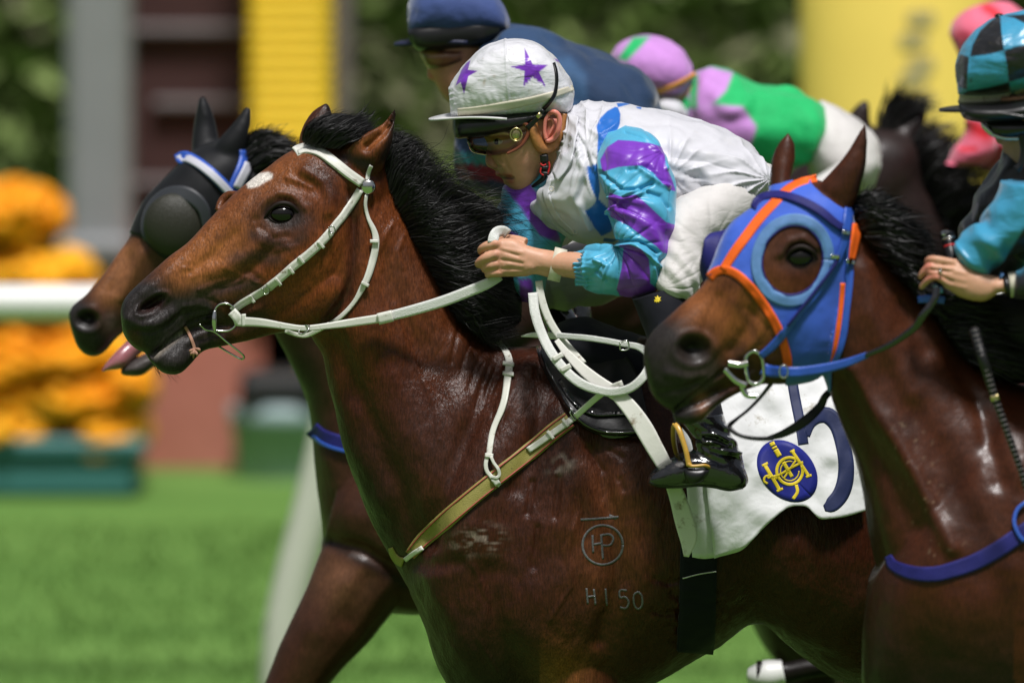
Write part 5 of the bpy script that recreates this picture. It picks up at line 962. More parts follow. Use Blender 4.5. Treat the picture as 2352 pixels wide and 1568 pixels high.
# ================================================================= right horse with the blue hood
def shell(name, src, keep, off, matn, parent, thick=.0025, label=None):
    """cloth cut to follow a body: the faces of src inside the outline, lifted off it"""
    me = src.data; co = getco(me); no = getno(me); w = keep(co, UV(co), no) > .5
    n = len(me.polygons); ls = np.empty(n, np.int32); lt = np.empty(n, np.int32); me.polygons.foreach_get('loop_start', ls); me.polygons.foreach_get('loop_total', lt)
    vi = np.empty(len(me.loops), np.int32); me.loops.foreach_get('vertex_index', vi)
    q = lt == 4; Fq = vi[ls[q][:, None]+np.arange(4)]; Fq = Fq[w[Fq].all(1)]
    used = np.unique(Fq); mp = np.zeros(len(co), int); mp[used] = np.arange(len(used)); F = mp[Fq]; A = co[used]+no[used]*off; B = co[used]+no[used]*(off-thick)
    e = np.sort(np.stack([F, np.roll(F, -1, 1)], -1).reshape(-1, 2), 1); d = np.stack([F, np.roll(F, -1, 1)], -1).reshape(-1, 2); key = e[:, 0]*len(used)+e[:, 1]; u, ix, ct = np.unique(key, return_index=True, return_counts=True)
    bd_ = d[ix[ct == 1]]; k = len(used)
    # even out the cut edge
    for _ in range(6):
        s = np.zeros((k, 3)); c = np.zeros(k)
        for a, b in ((0, 1), (1, 0)): np.add.at(s, bd_[:, a], A[bd_[:, b]]); np.add.at(c, bd_[:, a], 1)
        m = c > 0; A[m] = .5*A[m]+.5*s[m]/c[m][:, None]
    B = A-no[used]*thick
    return obj(name, (np.vstack([A, B]), F.tolist()+(F[:, ::-1]+k).tolist()+[[a, b, b+k, a+k][::-1] for a, b in bd_.tolist()]), matn, parent, label=label)
RY = -.85
def Yr(st): return [tuple(s[:5])+(yaw((s[0]+s[2])/2, 0, .14, 1950)+(s[5] if len(s) > 5 else 0),) for s in st]
rhead = ZS(3, [(74, 1120, 80, 1200, .010), (84, 1050, 100, 1290, .032), (130, 985, 150, 1380, .047), (215, 908, 250, 1430, .056), (310, 822, 390, 1370, .054), (395, 742, 520, 1310, .052), (446, 650, 640, 1292, .058), (498, 520, 770, 1287, .068), (560, 400, 900, 1282, .079),
               (660, 312, 1040, 1240, .090), (780, 222, 1135, 1130, .096), (900, 165, 1190, 980, .097), (1020, 138, 1230, 820, .093), (1120, 175, 1270, 650, .082), (1205, 240, 1300, 540, .062)])
rlip = ZS(3, [(235, 1440, 240, 1490, .018), (290, 1400, 310, 1512, .034), (370, 1370, 400, 1490, .036), (450, 1340, 480, 1410, .031), (560, 1290, 575, 1345, .030), (680, 1240, 700, 1300, .034)])
rneck = [(1965, 470, 1872, 800, .072), (2005, 545, 1890, 850, .084), (2068, 622, 1912, 920, .092), (2125, 692, 1942, 1000, .102), (2190, 780, 1968, 1080, .125), (2262, 850, 1988, 1180, .155), (2350, 880, 2003, 1280, .18), (2450, 880, 2030, 1390, .20)]
rtor = [(2120, 1150, 1990, 1330, .10), (2200, 1000, 1982, 1480, .17), (2300, 900, 2000, 1640, .215), (2450, 872, 2150, 1780, .25), (2600, 865, 2400, 1740, .27), (2800, 870, 2750, 1640, .29), (3050, 880, 3050, 1540, .29), (3350, 860, 3380, 1480, .29), (3600, 920, 3640, 1480, .26), (3740, 1020, 3760, 1300, .15)]
rear_n = Z(4, [(0, 0)]) and ZS(4, [(330, 612, 340, 612, .003, -.06), (275, 700, 352, 720, .013, -.06), (215, 790, 345, 830, .021, -.058), (150, 870, 325, 920, .028, -.052), (95, 940, 300, 990, .032, -.045), (110, 1000, 270, 1060, .03, -.04)])
rear_f = ZS(3, [(872, -130, 882, -130, .003, .055), (815, -60, 915, -60, .014, .055), (785, 20, 918, 30, .022, .052), (775, 110, 900, 120, .027, .045), (770, 200, 890, 220, .027, .035)])
parts = [loft(Yr(rhead), 80, 56, RY, 2.15, .12), loft(Yr(rlip), 40, 36, RY), loft(Yr(rneck), 60, 56, RY, 2.1, -.12), loft(Yr(rtor), 60, 60, RY, 2.2), loft(Yr(rear_n), 36, 24, RY), loft(Yr(rear_f), 36, 24, RY)]
parts += forelegs(2330, 1780, (RY-.06, RY+.14), 1.04)+hindlegs(3350, 1250, (RY+.05, RY+.28), 1.04)
me = remesh(parts, .0052, 4, .5)
S = []
def L3(p, r, a): S.append(('l', Z(3, p), r*.4111, a))
def B3(u, v, ru, rv, ang, a): q = Z(3, [(u, v)])[0]; S.append(('b', q[0], q[1], ru*.4111, rv*.4111, ang, a))
B3(345, 1085, 82, 66, 10, -.026); L3([(345+110*cos(a), 1085+92*sin(a)) for a in np.linspace(0, 2*pi, 22)], 20, .006); L3([(480, 800), (420, 930), (400, 1000)], 30, -.003); L3([(640, 700), (580, 850), (520, 1000), (470, 1080)], 34, .005); L3([(700, 850), (640, 980), (560, 1090)], 30, -.006)
L3([(760, 900), (700, 1030), (620, 1120)], 26, .005); L3([(640, 860), (760, 960)], 18, -.003); B3(930, 560, 120, 80, -10, -.008); L3([(830, 560), (880, 490), (960, 470), (1030, 520)], 22, .007); B3(1020, 1000, 190, 220, 0, .010)
L3([(250, 1430), (330, 1350), (430, 1270), (520, 1210)], 10, -.008); L3([(290, 1390), (380, 1300), (460, 1240)], 16, .004); L3([(200, 1220), (300, 1250), (400, 1230)], 24, .004); L3([(170, 1330), (280, 1310), (380, 1270)], 16, -.004)
S += [('l', [(1985, 620), (2000, 720), (2050, 820), (2090, 900)], 26, .008), ('l', [(1960, 850), (2010, 940), (2060, 1010), (2100, 1080), (2150, 1180), (2190, 1260)], 18, .012), ('l', [(1935, 880), (1975, 980), (2025, 1080), (2090, 1210)], 34, -.012), ('l', [(2050, 850), (2110, 960), (2180, 1080), (2230, 1200)], 34, -.008),
      ('l', [(2200, 820), (2260, 950), (2300, 1100)], 24, -.010), ('l', [(2250, 860), (2300, 960), (2340, 1080)], 40, .010), ('l', [(2000, 540), (2070, 650), (2150, 760)], 30, .006), ('l', [(2070, 700), (2130, 800)], 22, -.005), ('b', 2210, 1400, 90, 120, 20, .014), ('b', 2120, 1500, 60, 120, 0, -.012)]
sculpt(me, S)
co = getco(me); no = getno(me); uv = UV(co); setco(me, co+no*((.0035*fbm(co*7+31, 2)+.0014*fbm(co*20+9, 3))[:, None]))
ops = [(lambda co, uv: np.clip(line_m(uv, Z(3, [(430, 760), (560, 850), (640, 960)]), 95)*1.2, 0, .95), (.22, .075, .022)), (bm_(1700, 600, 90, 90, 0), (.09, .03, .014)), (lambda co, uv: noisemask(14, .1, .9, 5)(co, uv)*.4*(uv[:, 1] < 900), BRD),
       (lambda co, uv: .8*line_m(uv, Z(3, [(560, 820), (640, 900), (700, 1040)]), 10), (.10, .035, .015)), (lambda co, uv: np.clip(line_m(uv, Z(3, [(120, 1080), (200, 1250), (330, 1440)]), 72)*1.8, 0, 1), MUZ), (lambda co, uv: np.clip(line_m(uv, Z(3, [(340, 1100), (400, 1200)]), 42)*1.3, 0, .9), (.035, .026, .022)),
       (lambda co, uv: .8*line_m(uv, Z(3, [(600, 1100), (700, 1240), (900, 1270)]), 26), (.04, .018, .012)), (lambda co, uv: .8*np.clip(line_m(uv, Z(3, [(390, 1360), (400, 1440)]), 16), 0, 1), (.18, .08, .045)), (bm_(*Z(3, [(345, 1085)])[0], 34, 28), (.004, .003, .003)),
       (lambda co, uv: np.clip(blob_m(uv, *Z(3, [(945, 560)])[0], 44, 30)*1.4, 0, .95), (.015, .011, .010)), (lambda co, uv: .7*blob_m(uv, 1960, 1150, 60, 260, -12), BLK), (lambda co, uv: .8*np.clip((uv[:, 1]-1350)/200, 0, 1)*(uv[:, 0] < 2330), BLK),  # black blob and downward fade: shade of throat and underside in the colour
       (lambda co, uv: .8*line_m(uv, [(1985, 290), (1960, 370), (1930, 420)], 7)*0+.75*line_m(uv, Z(4, [(345, 640), (335, 800), (300, 960)]), 8), BLK), (lambda co, uv: .45*np.clip(fbm(co*130, 2)*3-1.9, 0, 1)*line_m(uv, [(2080, 1000), (2160, 1250)], 50), (.3, .2, .13))]
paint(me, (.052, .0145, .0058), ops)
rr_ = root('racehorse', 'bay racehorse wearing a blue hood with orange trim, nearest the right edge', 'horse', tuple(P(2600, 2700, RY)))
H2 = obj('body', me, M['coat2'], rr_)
eye(*Z(3, [(945, 575)])[0], [H2], .0165, rr_, inset=-.1)
ya = cast(*Z(3, [(945, 575)])[0], [H2]); obj('eyelid', tubeuv([(*Z(3, [p])[0], ya-.002-.009*(0 < i < 4)) for i, p in enumerate(((860, 590), (895, 535), (950, 515), (1010, 540), (1040, 590)))], [2, 5, 6, 5, 2], 10, 40), M['lid'], rr_)
rm = [[(a, b, RY+yaw(a, 0, .14, 1950)+c) for a, b, c in q] for q in (
    [(1965, 458, -.02), (1985, 450, -.03), (2010, 450, -.02), (2040, 470, 0)], [(1975, 490, -.05), (2005, 480, -.07), (2050, 490, -.06), (2110, 510, -.02)], [(1990, 525, -.06), (2040, 520, -.08), (2090, 530, -.07), (2150, 545, -.02)],
    [(2010, 550, -.06), (2060, 560, -.09), (2110, 580, -.07), (2150, 600, -.02)], [(2040, 585, -.06), (2085, 600, -.09), (2130, 625, -.07), (2160, 650, -.02)], [(2075, 625, -.06), (2110, 645, -.09), (2140, 665, -.07), (2170, 690, -.02)],
    [(2110, 665, -.06), (2150, 690, -.09), (2200, 720, -.08), (2260, 760, -.04)], [(2150, 705, -.07), (2200, 700, -.10), (2270, 705, -.09), (2370, 730, -.05)], [(2190, 760, -.08), (2250, 760, -.11), (2310, 775, -.10), (2400, 790, -.06)], [(2240, 820, -.10), (2290, 840, -.13), (2350, 860, -.12), (2420, 870, -.08)])]
obj('mane', hair(rm, 4200, 12, .0012, .012, .007, seed=12), M['hair'], rr_, kind='stuff')
V, F = loft(Yr([(1985, 448, 1972, 490, .02), (2060, 470, 2010, 550, .035), (2130, 540, 2065, 620, .045), (2170, 630, 2120, 690, .05), (2280, 672, 2180, 780, .06), (2400, 655, 2270, 860, .07), (2520, 690, 2400, 880, .05)]), 50, 36, RY-.03); obj('mane_roots', (V+(.006*fbm(V*25, 2))[:, None], F), M['hair'], rr_)
obj('tail', hair([[(3700, 1040, RY+.3), (3820, 1060, RY+.3), (3900, 1250, RY+.3), (3930, 1600, RY+.3)], [(3710, 1090, RY+.35), (3800, 1120, RY+.35), (3860, 1300, RY+.35), (3880, 1650, RY+.35)]], 900, 10, .002, .02, .01, seed=17), M['hair'], rr_, kind='stuff')
hd = root('hood', 'bright blue racing hood with orange binding and pale blue eye ring', 'hood', tuple(P(1800, 600, RY)))
hpoly = Z(3, [(430, 690), (520, 655), (600, 690), (680, 768), (750, 868), (806, 965), (846, 1060), (866, 1170), (850, 1320), (1125, 1330), (1130, 1150), (1165, 960), (1195, 740), (1225, 580), (1250, 420), (1225, 300), (1060, 215), (1040, 60), (800, 120), (500, 330), (380, 600)])
EC = (900, 590); RX, RZ = 165, 188
def eh(k): return Z(3, [(EC[0]+RX*k*cos(a)-12*sin(a), EC[1]+RZ*k*sin(a)) for a in np.linspace(0, 2*pi, 40, endpoint=False)])
def kp(co, uv, no):
    hole = poly_m(uv, eh(1.02), .5)*(co[:, 1] < RY+yaw(uv[:, 0], 0, .14, 1950)); ears_ = (poly_m(uv, Z(4, [(60, 930), (85, 955), (150, 1010), (250, 1080), (330, 1000), (380, 600), (250, 640)]), .5)+poly_m(uv, Z(3, [(770, 175), (900, 135), (930, -150), (770, -150)]), .5))
    return poly_m(uv, hpoly, .5)*(1-np.clip(hole, 0, 1))*(1-np.clip(ears_, 0, 1))
HD = shell('cloth', H2, kp, .0035, M['blue'], hd)
OH = [HD, H2]
s3 = lambda nm, p, w, m, par, lift=.003, th=.003, on=OH, step=6, ac=5, sm=2: strap(nm, Z(3, p), [x*.4111 for x in w] if isinstance(w, (list, tuple)) else w*.4111, m, par, on, lift, th, step, ac, sm)
s3('orange_trim', [(432, 690), (470, 655), (525, 645), (600, 680), (680, 760), (750, 855), (808, 955), (848, 1055), (868, 1130), (872, 1190), (868, 1240)], 50, M['orange'], hd)
s3('orange_stripe', [(1035, 134), (960, 148), (880, 185), (815, 250), (720, 350), (640, 455), (570, 550), (510, 645)], [36, 40, 44, 50, 54, 54, 52, 48], M['orange'], hd)
s3('orange_trim', [(1262, 385), (1258, 450), (1245, 520), (1232, 590)], [44, 52, 46, 30], M['orange'], hd, .010)
s3('orange_trim', [(1185, 720), (1176, 840), (1160, 960), (1138, 1080), (1120, 1180)], [30, 34, 32, 26, 26], M['orange'], hd)
er = eh(1.21); s3_ = strap('eye_ring', er+er[:1], 27, M['ring'], hd, OH, .003, .003, 6, 8, 3)
er2 = eh(1.03); strap('eye_ring_edge', er2+er2[:1], 4, M['navystrap'], hd, OH, .004, .004, 5, 3, 3)
V, F = loft(Yr(ZS(3, [(408, 470, 400, 500, .01, .06), (440, 440, 380, 640, .03, .075), (505, 425, 420, 740, .04, .08), (560, 400, 480, 740, .045, .07)])), 30, 30, RY); obj('far_eye_cup', (V, F), M['navystrap'], hd)
bk = root('bridle', 'blue bridle with steel bit on the hooded horse', 'bridle', tuple(P(1750, 850, RY)))
s3('browband', [(676, 300), (700, 255), (760, 225), (850, 225), (960, 262), (1060, 318), (1130, 375), (1180, 410)], [30, 38, 40, 42, 46, 48, 44, 40], M['navystrap'], bk, .008, .004)
s3('cheekpiece', [(1225, 300), (1205, 400), (1190, 500), (1150, 600), (1090, 700), (1020, 800), (940, 890), (860, 990), (790, 1070), (720, 1130)], [60, 50, 40, 34, 30, 28, 30, 44, 46, 36], M['bluestrap'], bk, .009, .004)
s3('cheekpiece_strap', [(1160, 580), (1100, 670), (1020, 770), (940, 870), (870, 960)], [14]*5, M['navystrap'], bk, .014, .003)
for a, b in (((1180, 430), (1225, 440)), ((1115, 570), (1165, 575)), ((1205, 598), (1250, 602))): s3('buckle', [a, b], 22, M['metal'], bk, .016, .003, step=3)
s3('throatlatch', [(1215, 480), (1222, 600), (1215, 740), (1200, 880), (1185, 1000), (1160, 1100), (1130, 1170)], [34, 40, 42, 38, 40, 34, 30], M['bluestrap'], bk, .007, .004)
yb2 = cast(*Z(3, [(690, 1190)])[0], [H2])-.012
def t3(p, r, y, m=10, n=60): return tubeuv([(*Z(3, [(a[0], a[1])])[0], y+(a[2] if len(a) > 2 else 0)) for a in p], r, m, n)
obj('bit_ring', t3([(655, 1270), (640, 1200), (640, 1130), (680, 1098), (720, 1120), (738, 1180), (735, 1250), (700, 1282), (655, 1270)], 5.5, yb2), M['metal'], bk)
obj('bit_cheek', [t3([(540, 1165), (600, 1175), (650, 1165)], 9, yb2-.004), t3([(520, 1200), (580, 1260), (640, 1290)], 8, yb2-.004), t3([(610, 1280), (640, 1340), (700, 1350)], 7, yb2)], M['metal'], bk)
rn2 = root('reins', 'blue and black reins along the neck of the hooded horse', 'reins', tuple(P(2000, 800, RY)))
yn2 = RY-.13
s3y = lambda nm, p, w, m: strap(nm, [(*Z(3, [(a, b)])[0], y) for a, b, y in p], [x*.4111 for x in w], m, rn2, (), 0, .005, 6, 5)
s3y('near_rein', [(730, 1195, yb2-.002), (770, 1210, yb2-.006), (850, 1216, yn2-.005), (950, 1214, yn2-.01), (1080, 1195, yn2-.015), (1200, 1165, yn2-.02), (1320, 1120, yn2-.03)], [70, 66, 58, 56, 54, 46, 34], M['bluestrap'])
obj('rubber_grip', tubeuv([(*Z(3, [(1310, 1122)])[0], yn2-.03), (*Z(3, [(1450, 1060)])[0], yn2-.05), (*Z(3, [(1580, 970)])[0], yn2-.07), (2120, 725, yn2-.085), (2145, 690, yn2-.085), (2152, 660, yn2-.08)], [6, 7.5, 9, 9.5, 9, 8], 14, 80, .6), M['boot'], rn2)
obj('martingale_ring', t3([(850+24*sin(a), 1212+36*cos(a)) for a in np.linspace(0, 2*pi, 16)], 2, yn2-.016), M['metal'], rn2)
strap('rein_end', [(2108, 688, RY-.14), (2140, 686, RY-.15), (2170, 690, RY-.15)], [16, 18, 16], M['bluestrap'], rn2, (), 0, .006, 5, 5)
obj('loose_strap', tubeuv([(*Z(6, [(a, b)])[0], y) for a, b, y in ((760, 90, yb2+.05), (700, 165, yb2+.07), (640, 225, yb2+.06), (590, 265, yb2+.05), (552, 305, yb2+.03), (600, 345, yb2+.02), (680, 362, yb2+.02), (770, 362, yb2+.03))], [5, 4, 3.6, 4, 6, 4.6, 5, 5], 10, 80, .5), M['black'], rn2)
strap('far_rein', [(*Z(6, [(a, b)])[0], y) for a, b, y in ((740, 362, RY+.05), (820, 338, RY+.05), (920, 280, RY+.05), (1000, 205, RY+.06), (1040, 140, RY+.06), (1200, 20, RY+.08))], [8, 17, 22, 20, 16, 14], M['black'], rn2, (), 0, .006, 6, 5)
bs = root('breast_strap', 'dark blue breast strap across the hooded horse chest', 'breast strap', tuple(P(2200, 1290, RY)))
strap('webbing', Z(15, [(190, 1035), (215, 1075), (290, 1105), (380, 1112), (460, 1095), (560, 1060), (660, 1005), (763, 935), (860, 870)]), [14, 26, 32, 35, 36, 38, 38, 38, 38], M['navystrap'], bs, [H2], .005, .004, 7, 7)
strap('neck_loop', Z(15, [(770, 810), (735, 840), (722, 890), (738, 940), (765, 975)]), 9, M['bluestrap'], bs, [H2], .011, .004, 5, 4)
obj('saddle_pad', loft(Yr([(2420, 830, 2440, 1000, .12), (2560, 815, 2560, 1150, .28), (2750, 820, 2760, 1180, .31), (2950, 850, 2950, 1100, .30)]), 30, 36, RY), M['blackcloth'], bs)

# ---------------- rider in teal and black
TL = (.045, .28, .46); BK = (.012, .012, .014)
j2 = root('person', 'jockey at right edge in teal and black chequered cap, hand on the rein', 'person', tuple(P(2500, 1000, RY)))
J2 = RY-.02
sk2 = ZS(13, [(900, 900, 1500, 850, .06), (860, 1080, 1560, 1020, .074), (890, 1180, 1540, 1120, .074), (930, 1250, 1500, 1200, .07), (960, 1340, 1440, 1300, .064), (1010, 1430, 1400, 1400, .056), (1070, 1490, 1330, 1500, .046), (1130, 1540, 1280, 1560, .03)])
ns2 = ZS(13, [(930, 1180, 1000, 1180, .012), (900, 1250, 1000, 1260, .016), (905, 1310, 1010, 1320, .018), (930, 1345, 1020, 1350, .012)])
lp2 = ZS(13, [(965, 1370, 1050, 1370, .018), (975, 1400, 1060, 1400, .022), (985, 1430, 1070, 1425, .018)])
palm2 = [(1420, 740, 1400, 950, .024), (1340, 740, 1300, 915, .025), (1200, 720, 1150, 1000, .023), (1050, 680, 1030, 1012, .022), (900, 600, 860, 970, .020), (780, 560, 740, 900, .018), (690, 560, 660, 850, .014)]
f2 = [[(820, 590, 0, 46), (700, 570, -.004, 48), (580, 545, -.006, 44), (510, 545, .004, 42), (480, 580, .020, 38), (500, 620, .04, 34)], [(800, 650, 0, 48), (680, 640, -.006, 50), (540, 632, -.008, 46), (470, 650, .006, 43), (420, 720, .014, 40), (410, 745, .03, 36)],
      [(800, 730, 0, 46), (690, 700, -.006, 48), (560, 690, -.010, 46), (470, 680, .004, 40), (400, 740, .018, 36)], [(800, 830, 0, 44), (700, 800, -.006, 46), (590, 740, -.012, 44), (500, 770, -.004, 40), (430, 840, .012, 36), (410, 865, .02, 30)]]
th2 = [(900, 620, .02, 46), (780, 570, .035, 42), (650, 560, .045, 38), (560, 570, .05, 32)]
hn2 = hand(14, palm2, f2, th2, RY-.17)
arm2 = tubeuv([(2330, 655, RY-.17), (2380, 645, RY-.19), (2470, 610, RY-.22), (2530, 560, RY-.18)], [27, 30, 32, 26], 18, 40)
core2 = loft([(2360, 420, 2340, 440, .05, 0), (2440, 400, 2380, 540, .10, 0), (2550, 370, 2500, 640, .16, 0), (2750, 420, 2720, 640, .15, 0), (2900, 520, 2880, 660, .1, 0)], 30, 40, J2)
lg2 = [tubeuv([(2850, 600, RY+s*.1), (2680, 680, RY+s*.24), (2560, 760, RY+s*.30), (2680, 1000, RY+s*.33), (2640, 1150, RY+s*.34)], [70, 66, 52, 44, 30], 18, 40) for s in (-1, 1)]
me = remesh([loft(sk2, 50, 48, J2), loft(ns2, 24, 20, J2), loft(lp2, 20, 20, J2), arm2, core2]+hn2+lg2, .0026, 3, .5)
S = []
for (a, b) in (((640, 640), (900, 700)), ((660, 720), (900, 780)), ((760, 560), (960, 640)), ((700, 820), (900, 860))): LL(14, [a, b], 24, .0014)
for (a, b) in (((560, 600), (780, 610)), ((520, 660), (760, 680)), ((600, 710), (760, 790))): LL(14, [a, b], 14, -.003)
S += [('b', *Z(14, [(1270, 850)])[0], 10, 10, 0, .003)]; sculpt(me, S)
paint(me, SK, [(lambda co, uv: .75*np.clip(line_m(uv, Z(14, [(480, 600), (470, 720), (560, 750)]), 15), 0, 1), (.58, .17, .13)), (lambda co, uv: (uv[:, 1] < 420)*.55, (.30, .13, .08))])  # last mask darkens the face: helmet shade painted into the skin
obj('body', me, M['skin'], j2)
cap2 = ZS(13, [(540, 700, 556, 840, .025), (552, 560, 566, 880, .050), (600, 430, 620, 900, .076), (720, 280, 740, 905, .098), (880, 178, 900, 895, .110), (1040, 125, 1060, 880, .115), (1200, 105, 1210, 860, .115), (1380, 140, 1380, 830, .108), (1530, 240, 1530, 800, .095), (1640, 400, 1640, 760, .07), (1700, 540, 1690, 660, .035)])
V, F = loft(cap2, 220, 200, J2, 2.1); uvc = UV(V); cc = P(*Z(13, [(1120, 700)])[0], J2); D = V-cc; Dn = D/np.linalg.norm(D, axis=1)[:, None]
V = V+Dn*(.002*fbm(V*26, 3)+.0022*folds(V, (.3, 0, 1), 170, .5, 1.2, 3)*np.clip((uvc[:, 0]-2230)/60, 0, 1)+.0014*line_m(uvc, Z(13, [(945, 160), (985, 470), (1040, 860)]), 2)+.0014*line_m(uvc, Z(13, [(910, 170), (720, 350), (660, 530), (640, 860)]), 2)-.002*line_m(uvc, Z(13, [(650, 880), (1040, 870), (1171, 840)]), 3))[:, None]
me = newmesh('cap_cover', V, F)
bkp = [Z(13, L) for L in ([(905, 165), (950, 160), (962, 300), (985, 475), (830, 510), (668, 528), (690, 420), (760, 290), (840, 215)], [(640, 850), (850, 815), (1035, 765), (1042, 860), (860, 885), (600, 890)], [(580, 505), (658, 535), (645, 680), (638, 835), (560, 810), (530, 700), (540, 600)],
       [(985, 475), (1080, 440), (1300, 400), (1500, 380), (1500, 680), (1171, 725), (1030, 765), (1010, 600)], [(985, 150), (1171, 135), (1300, 150), (1300, 260), (1171, 215), (1080, 170)])]
paint(me, TL, [(pm(p, .8), BK) for p in bkp]+[(lambda co, uv: .6*np.clip(fbm(co*np.array([200, 200, 420]), 2)*3-1.9, 0, 1)*(uv[:, 0] < 2330), (.06, .05, .03)), (lambda co, uv: .9*line_m(uv, Z(13, [(680, 740), (676, 760)]), 2.2), (.04, .03, .02))])
C2 = obj('cap_cover', me, M['satin_cap'], j2)
obj('cap_button', ball(P(*Z(13, [(940, 150)])[0], J2), (.009, .009, .005), 10, 18), M['helmet'], j2)
M['wristd'] = dirty('dirty_band', (.40, .37, .29), (.08, .06, .04), .10, .6, 120)
strap('reflective_band', Z(13, [(562, 915), (640, 930), (760, 932), (900, 926), (1040, 905), (1171, 870), (1300, 830)]), 19, M['wristd'], j2, [C2], .003, .002, 5, 5)
V, F = loft(ZS(13, [(560, 950, 572, 985, .05), (620, 940, 600, 1090, .085), (760, 930, 740, 1135, .10), (960, 920, 960, 1140, .106), (1171, 880, 1171, 1120, .108), (1400, 860, 1400, 1080, .10), (1580, 850, 1580, 1000, .08)]), 40, 44, J2, 2.2); obj('helmet', (V, F), M['helmet'], j2)
brim('brim', 13, (376, 1014), (1200, 1050), .112, J2, .005, M['helmet'], j2)
obj('goggle_rim', tubeuv([(*Z(13, [p])[0], J2-.07) for p in ((770, 1140), (800, 1180), (850, 1230), (890, 1260), (1000, 1290), (1150, 1290))], [2, 6, 6, 4, 4, 4], 10, 40), M['metal'], j2)
V, F = loft([(2310, 340, 2290, 400, .05), (2340, 335, 2235, 470, .09), (2400, 330, 2205, 580, .11), (2480, 350, 2330, 680, .15), (2600, 360, 2500, 740, .19), (2750, 420, 2700, 700, .18), (2880, 520, 2860, 660, .14), (2930, 600, 2920, 640, .05)], 120, 90, J2+.10, 2.2)
me = newmesh('silks', V, F); no = getno(me); setco(me, V+no*(.006*folds(V, (.6, 0, 1), 60, .8, 1.2, 3)+.004*fbm(V*9, 3))[:, None]); paint(me, BK, [(lm([(2352, 640), (2420, 520)], 16), TL)]); obj('silks', me, M['satin'], j2)
slf = ZS(14, [(1300, -320, 2050, -260, .08, .12), (1215, -60, 1960, 60, .085, .10), (1090, 110, 1760, 300, .085, .06), (965, 225, 1480, 460, .075, .02), (860, 280, 1290, 600, .062, 0), (790, 320, 1190, 745, .05, -.01), (776, 345, 1050, 700, .045, -.01), (780, 400, 930, 620, .03, -.01)])
V, F = loft([tuple(q[:5])+(-.03,) for q in slf], 140, 100, RY-.115, 2.1); me = newmesh('sleeve', V, F); no = getno(me)
setco(me, V+no*(.007*folds(V, (1, .1, .5), 110, .8, 1.0, 2)+.004*fbm(V*12, 3))[:, None]); paint(me, TL, [(pm(Z(14, [(1560, 200), (1420, 430), (1320, 600), (1200, 760), (1700, 800), (1900, 300)]), 2), BK)]); obj('sleeve', me, M['satin'], j2)
V, F = loft(ZS(14, [(1480, 690, 1460, 960, .034), (1540, 650, 1540, 980, .045), (1640, 560, 1680, 1010, .06), (1800, 480, 1900, 1000, .075), (2200, 300, 2400, 900, .085), (2500, 0, 2750, 500, .085), (2400, -300, 2700, -200, .05)]), 80, 60, RY-.20, 2.1)
me = newmesh('sleeve_near', V, F); no = getno(me); setco(me, V+no*(.004*folds(V, (1, 0, 0), 140, .6))[:, None]); paint(me, BK, [(lm(Z(14, [(1490, 640), (1562, 570), (1640, 560)]), 12), TL)]); obj('sleeve', me, M['satin'], j2)
ringband('wristband', 14, (1455, 690), (1480, 955), RY-.17, .012, .031, M['wrist'], j2)
ringband('watch_strap', 14, (1350, 715), (1385, 950), RY-.17, .0055, .029, M['helmet'], j2)
ringband('watch_strap', 14, (1530, 680), (1570, 940), RY-.175, .005, .033, M['helmet'], j2)
ringband('cuff_edge', 14, (1290, 715), (1325, 735), RY-.17, .006, .020, M['ring'], j2)
ringband('finger_ring', 14, (618, 640), (640, 720), RY-.184, .0016, .010, M['metal'], j2)
for s in (-1, 1):
    V, F = loft([(2890, 520, 2900, 660, .10, s*.06), (2720, 600, 2760, 720, .10, s*.20), (2580, 680, 2620, 800, .085, s*.29), (2540, 740, 2600, 810, .06, s*.30)], 40, 40, RY, 2.2); obj('breeches', (V, F), M['breech'], j2)
    V, F = loft([(2540, 770, 2640, 760, .06, s*.31), (2590, 900, 2700, 880, .05, s*.33), (2600, 1050, 2700, 1050, .045, s*.34), (2500, 1150, 2700, 1180, .045, s*.35)], 30, 30, RY); obj('boot', (V, F), M['boot'], j2)
V, F = loft(ZS(13, [(770, 1120, 790, 1180, .04), (830, 1090, 850, 1250, .07), (960, 1070, 960, 1300, .082), (1150, 1060, 1150, 1290, .086), (1350, 1050, 1350, 1220, .085)]), 30, 36, J2, 2.6); M['darklens'] = mat('shade_dark_goggles', (.01, .008, .007), rough=.12, spec=.5); obj('goggle_lens', (V, F), M['darklens'], j2)  # lens coloured near-black to stand for the helmet's shade over the face
obj('chin_strap', tubeuv([(*Z(13, [p])[0], J2-.078) for p in ((1150, 1250), (1170, 1400), (1150, 1520), (1100, 1580))], 9, 10, 30), M['black'], j2)
wp = root('whip', 'black riding whip with a gold collar hanging from the right-hand jockey hand', 'whip', tuple(P(2270, 900, RY-.2)))
obj('handle', tubeuv([(*Z(14, [(700, 255)])[0], RY-.10), (*Z(14, [(720, 330)])[0], RY-.105), (*Z(14, [(740, 450)])[0], RY-.12), (*Z(14, [(770, 560)])[0], RY-.13)], [17, 15, 15, 14], 16, 30), M['black'], wp)
obj('cap', ball(P(*Z(14, [(692, 262)])[0], RY-.102), (.012, .012, .007), 10, 20), M['metal'], wp)
for v_, mm in ((300, 'metal'), (385, 'redcord'), (440, 'redcord'), (490, 'brass')): obj('ring', tubeuv([(*Z(14, [(650+(v_-300)*.2, v_+18)])[0], RY-.121), (*Z(14, [(725+(v_-300)*.2, v_-2)])[0], RY-.126), (*Z(14, [(790+(v_-300)*.2, v_-8)])[0], RY-.12)], [2, 3, 2], 8, 16), M[mm], wp)
W = Z(15, [(555, 90), (585, 190), (615, 290), (640, 370), (680, 480), (720, 590), (755, 690), (800, 840)]); wy = RY-.30
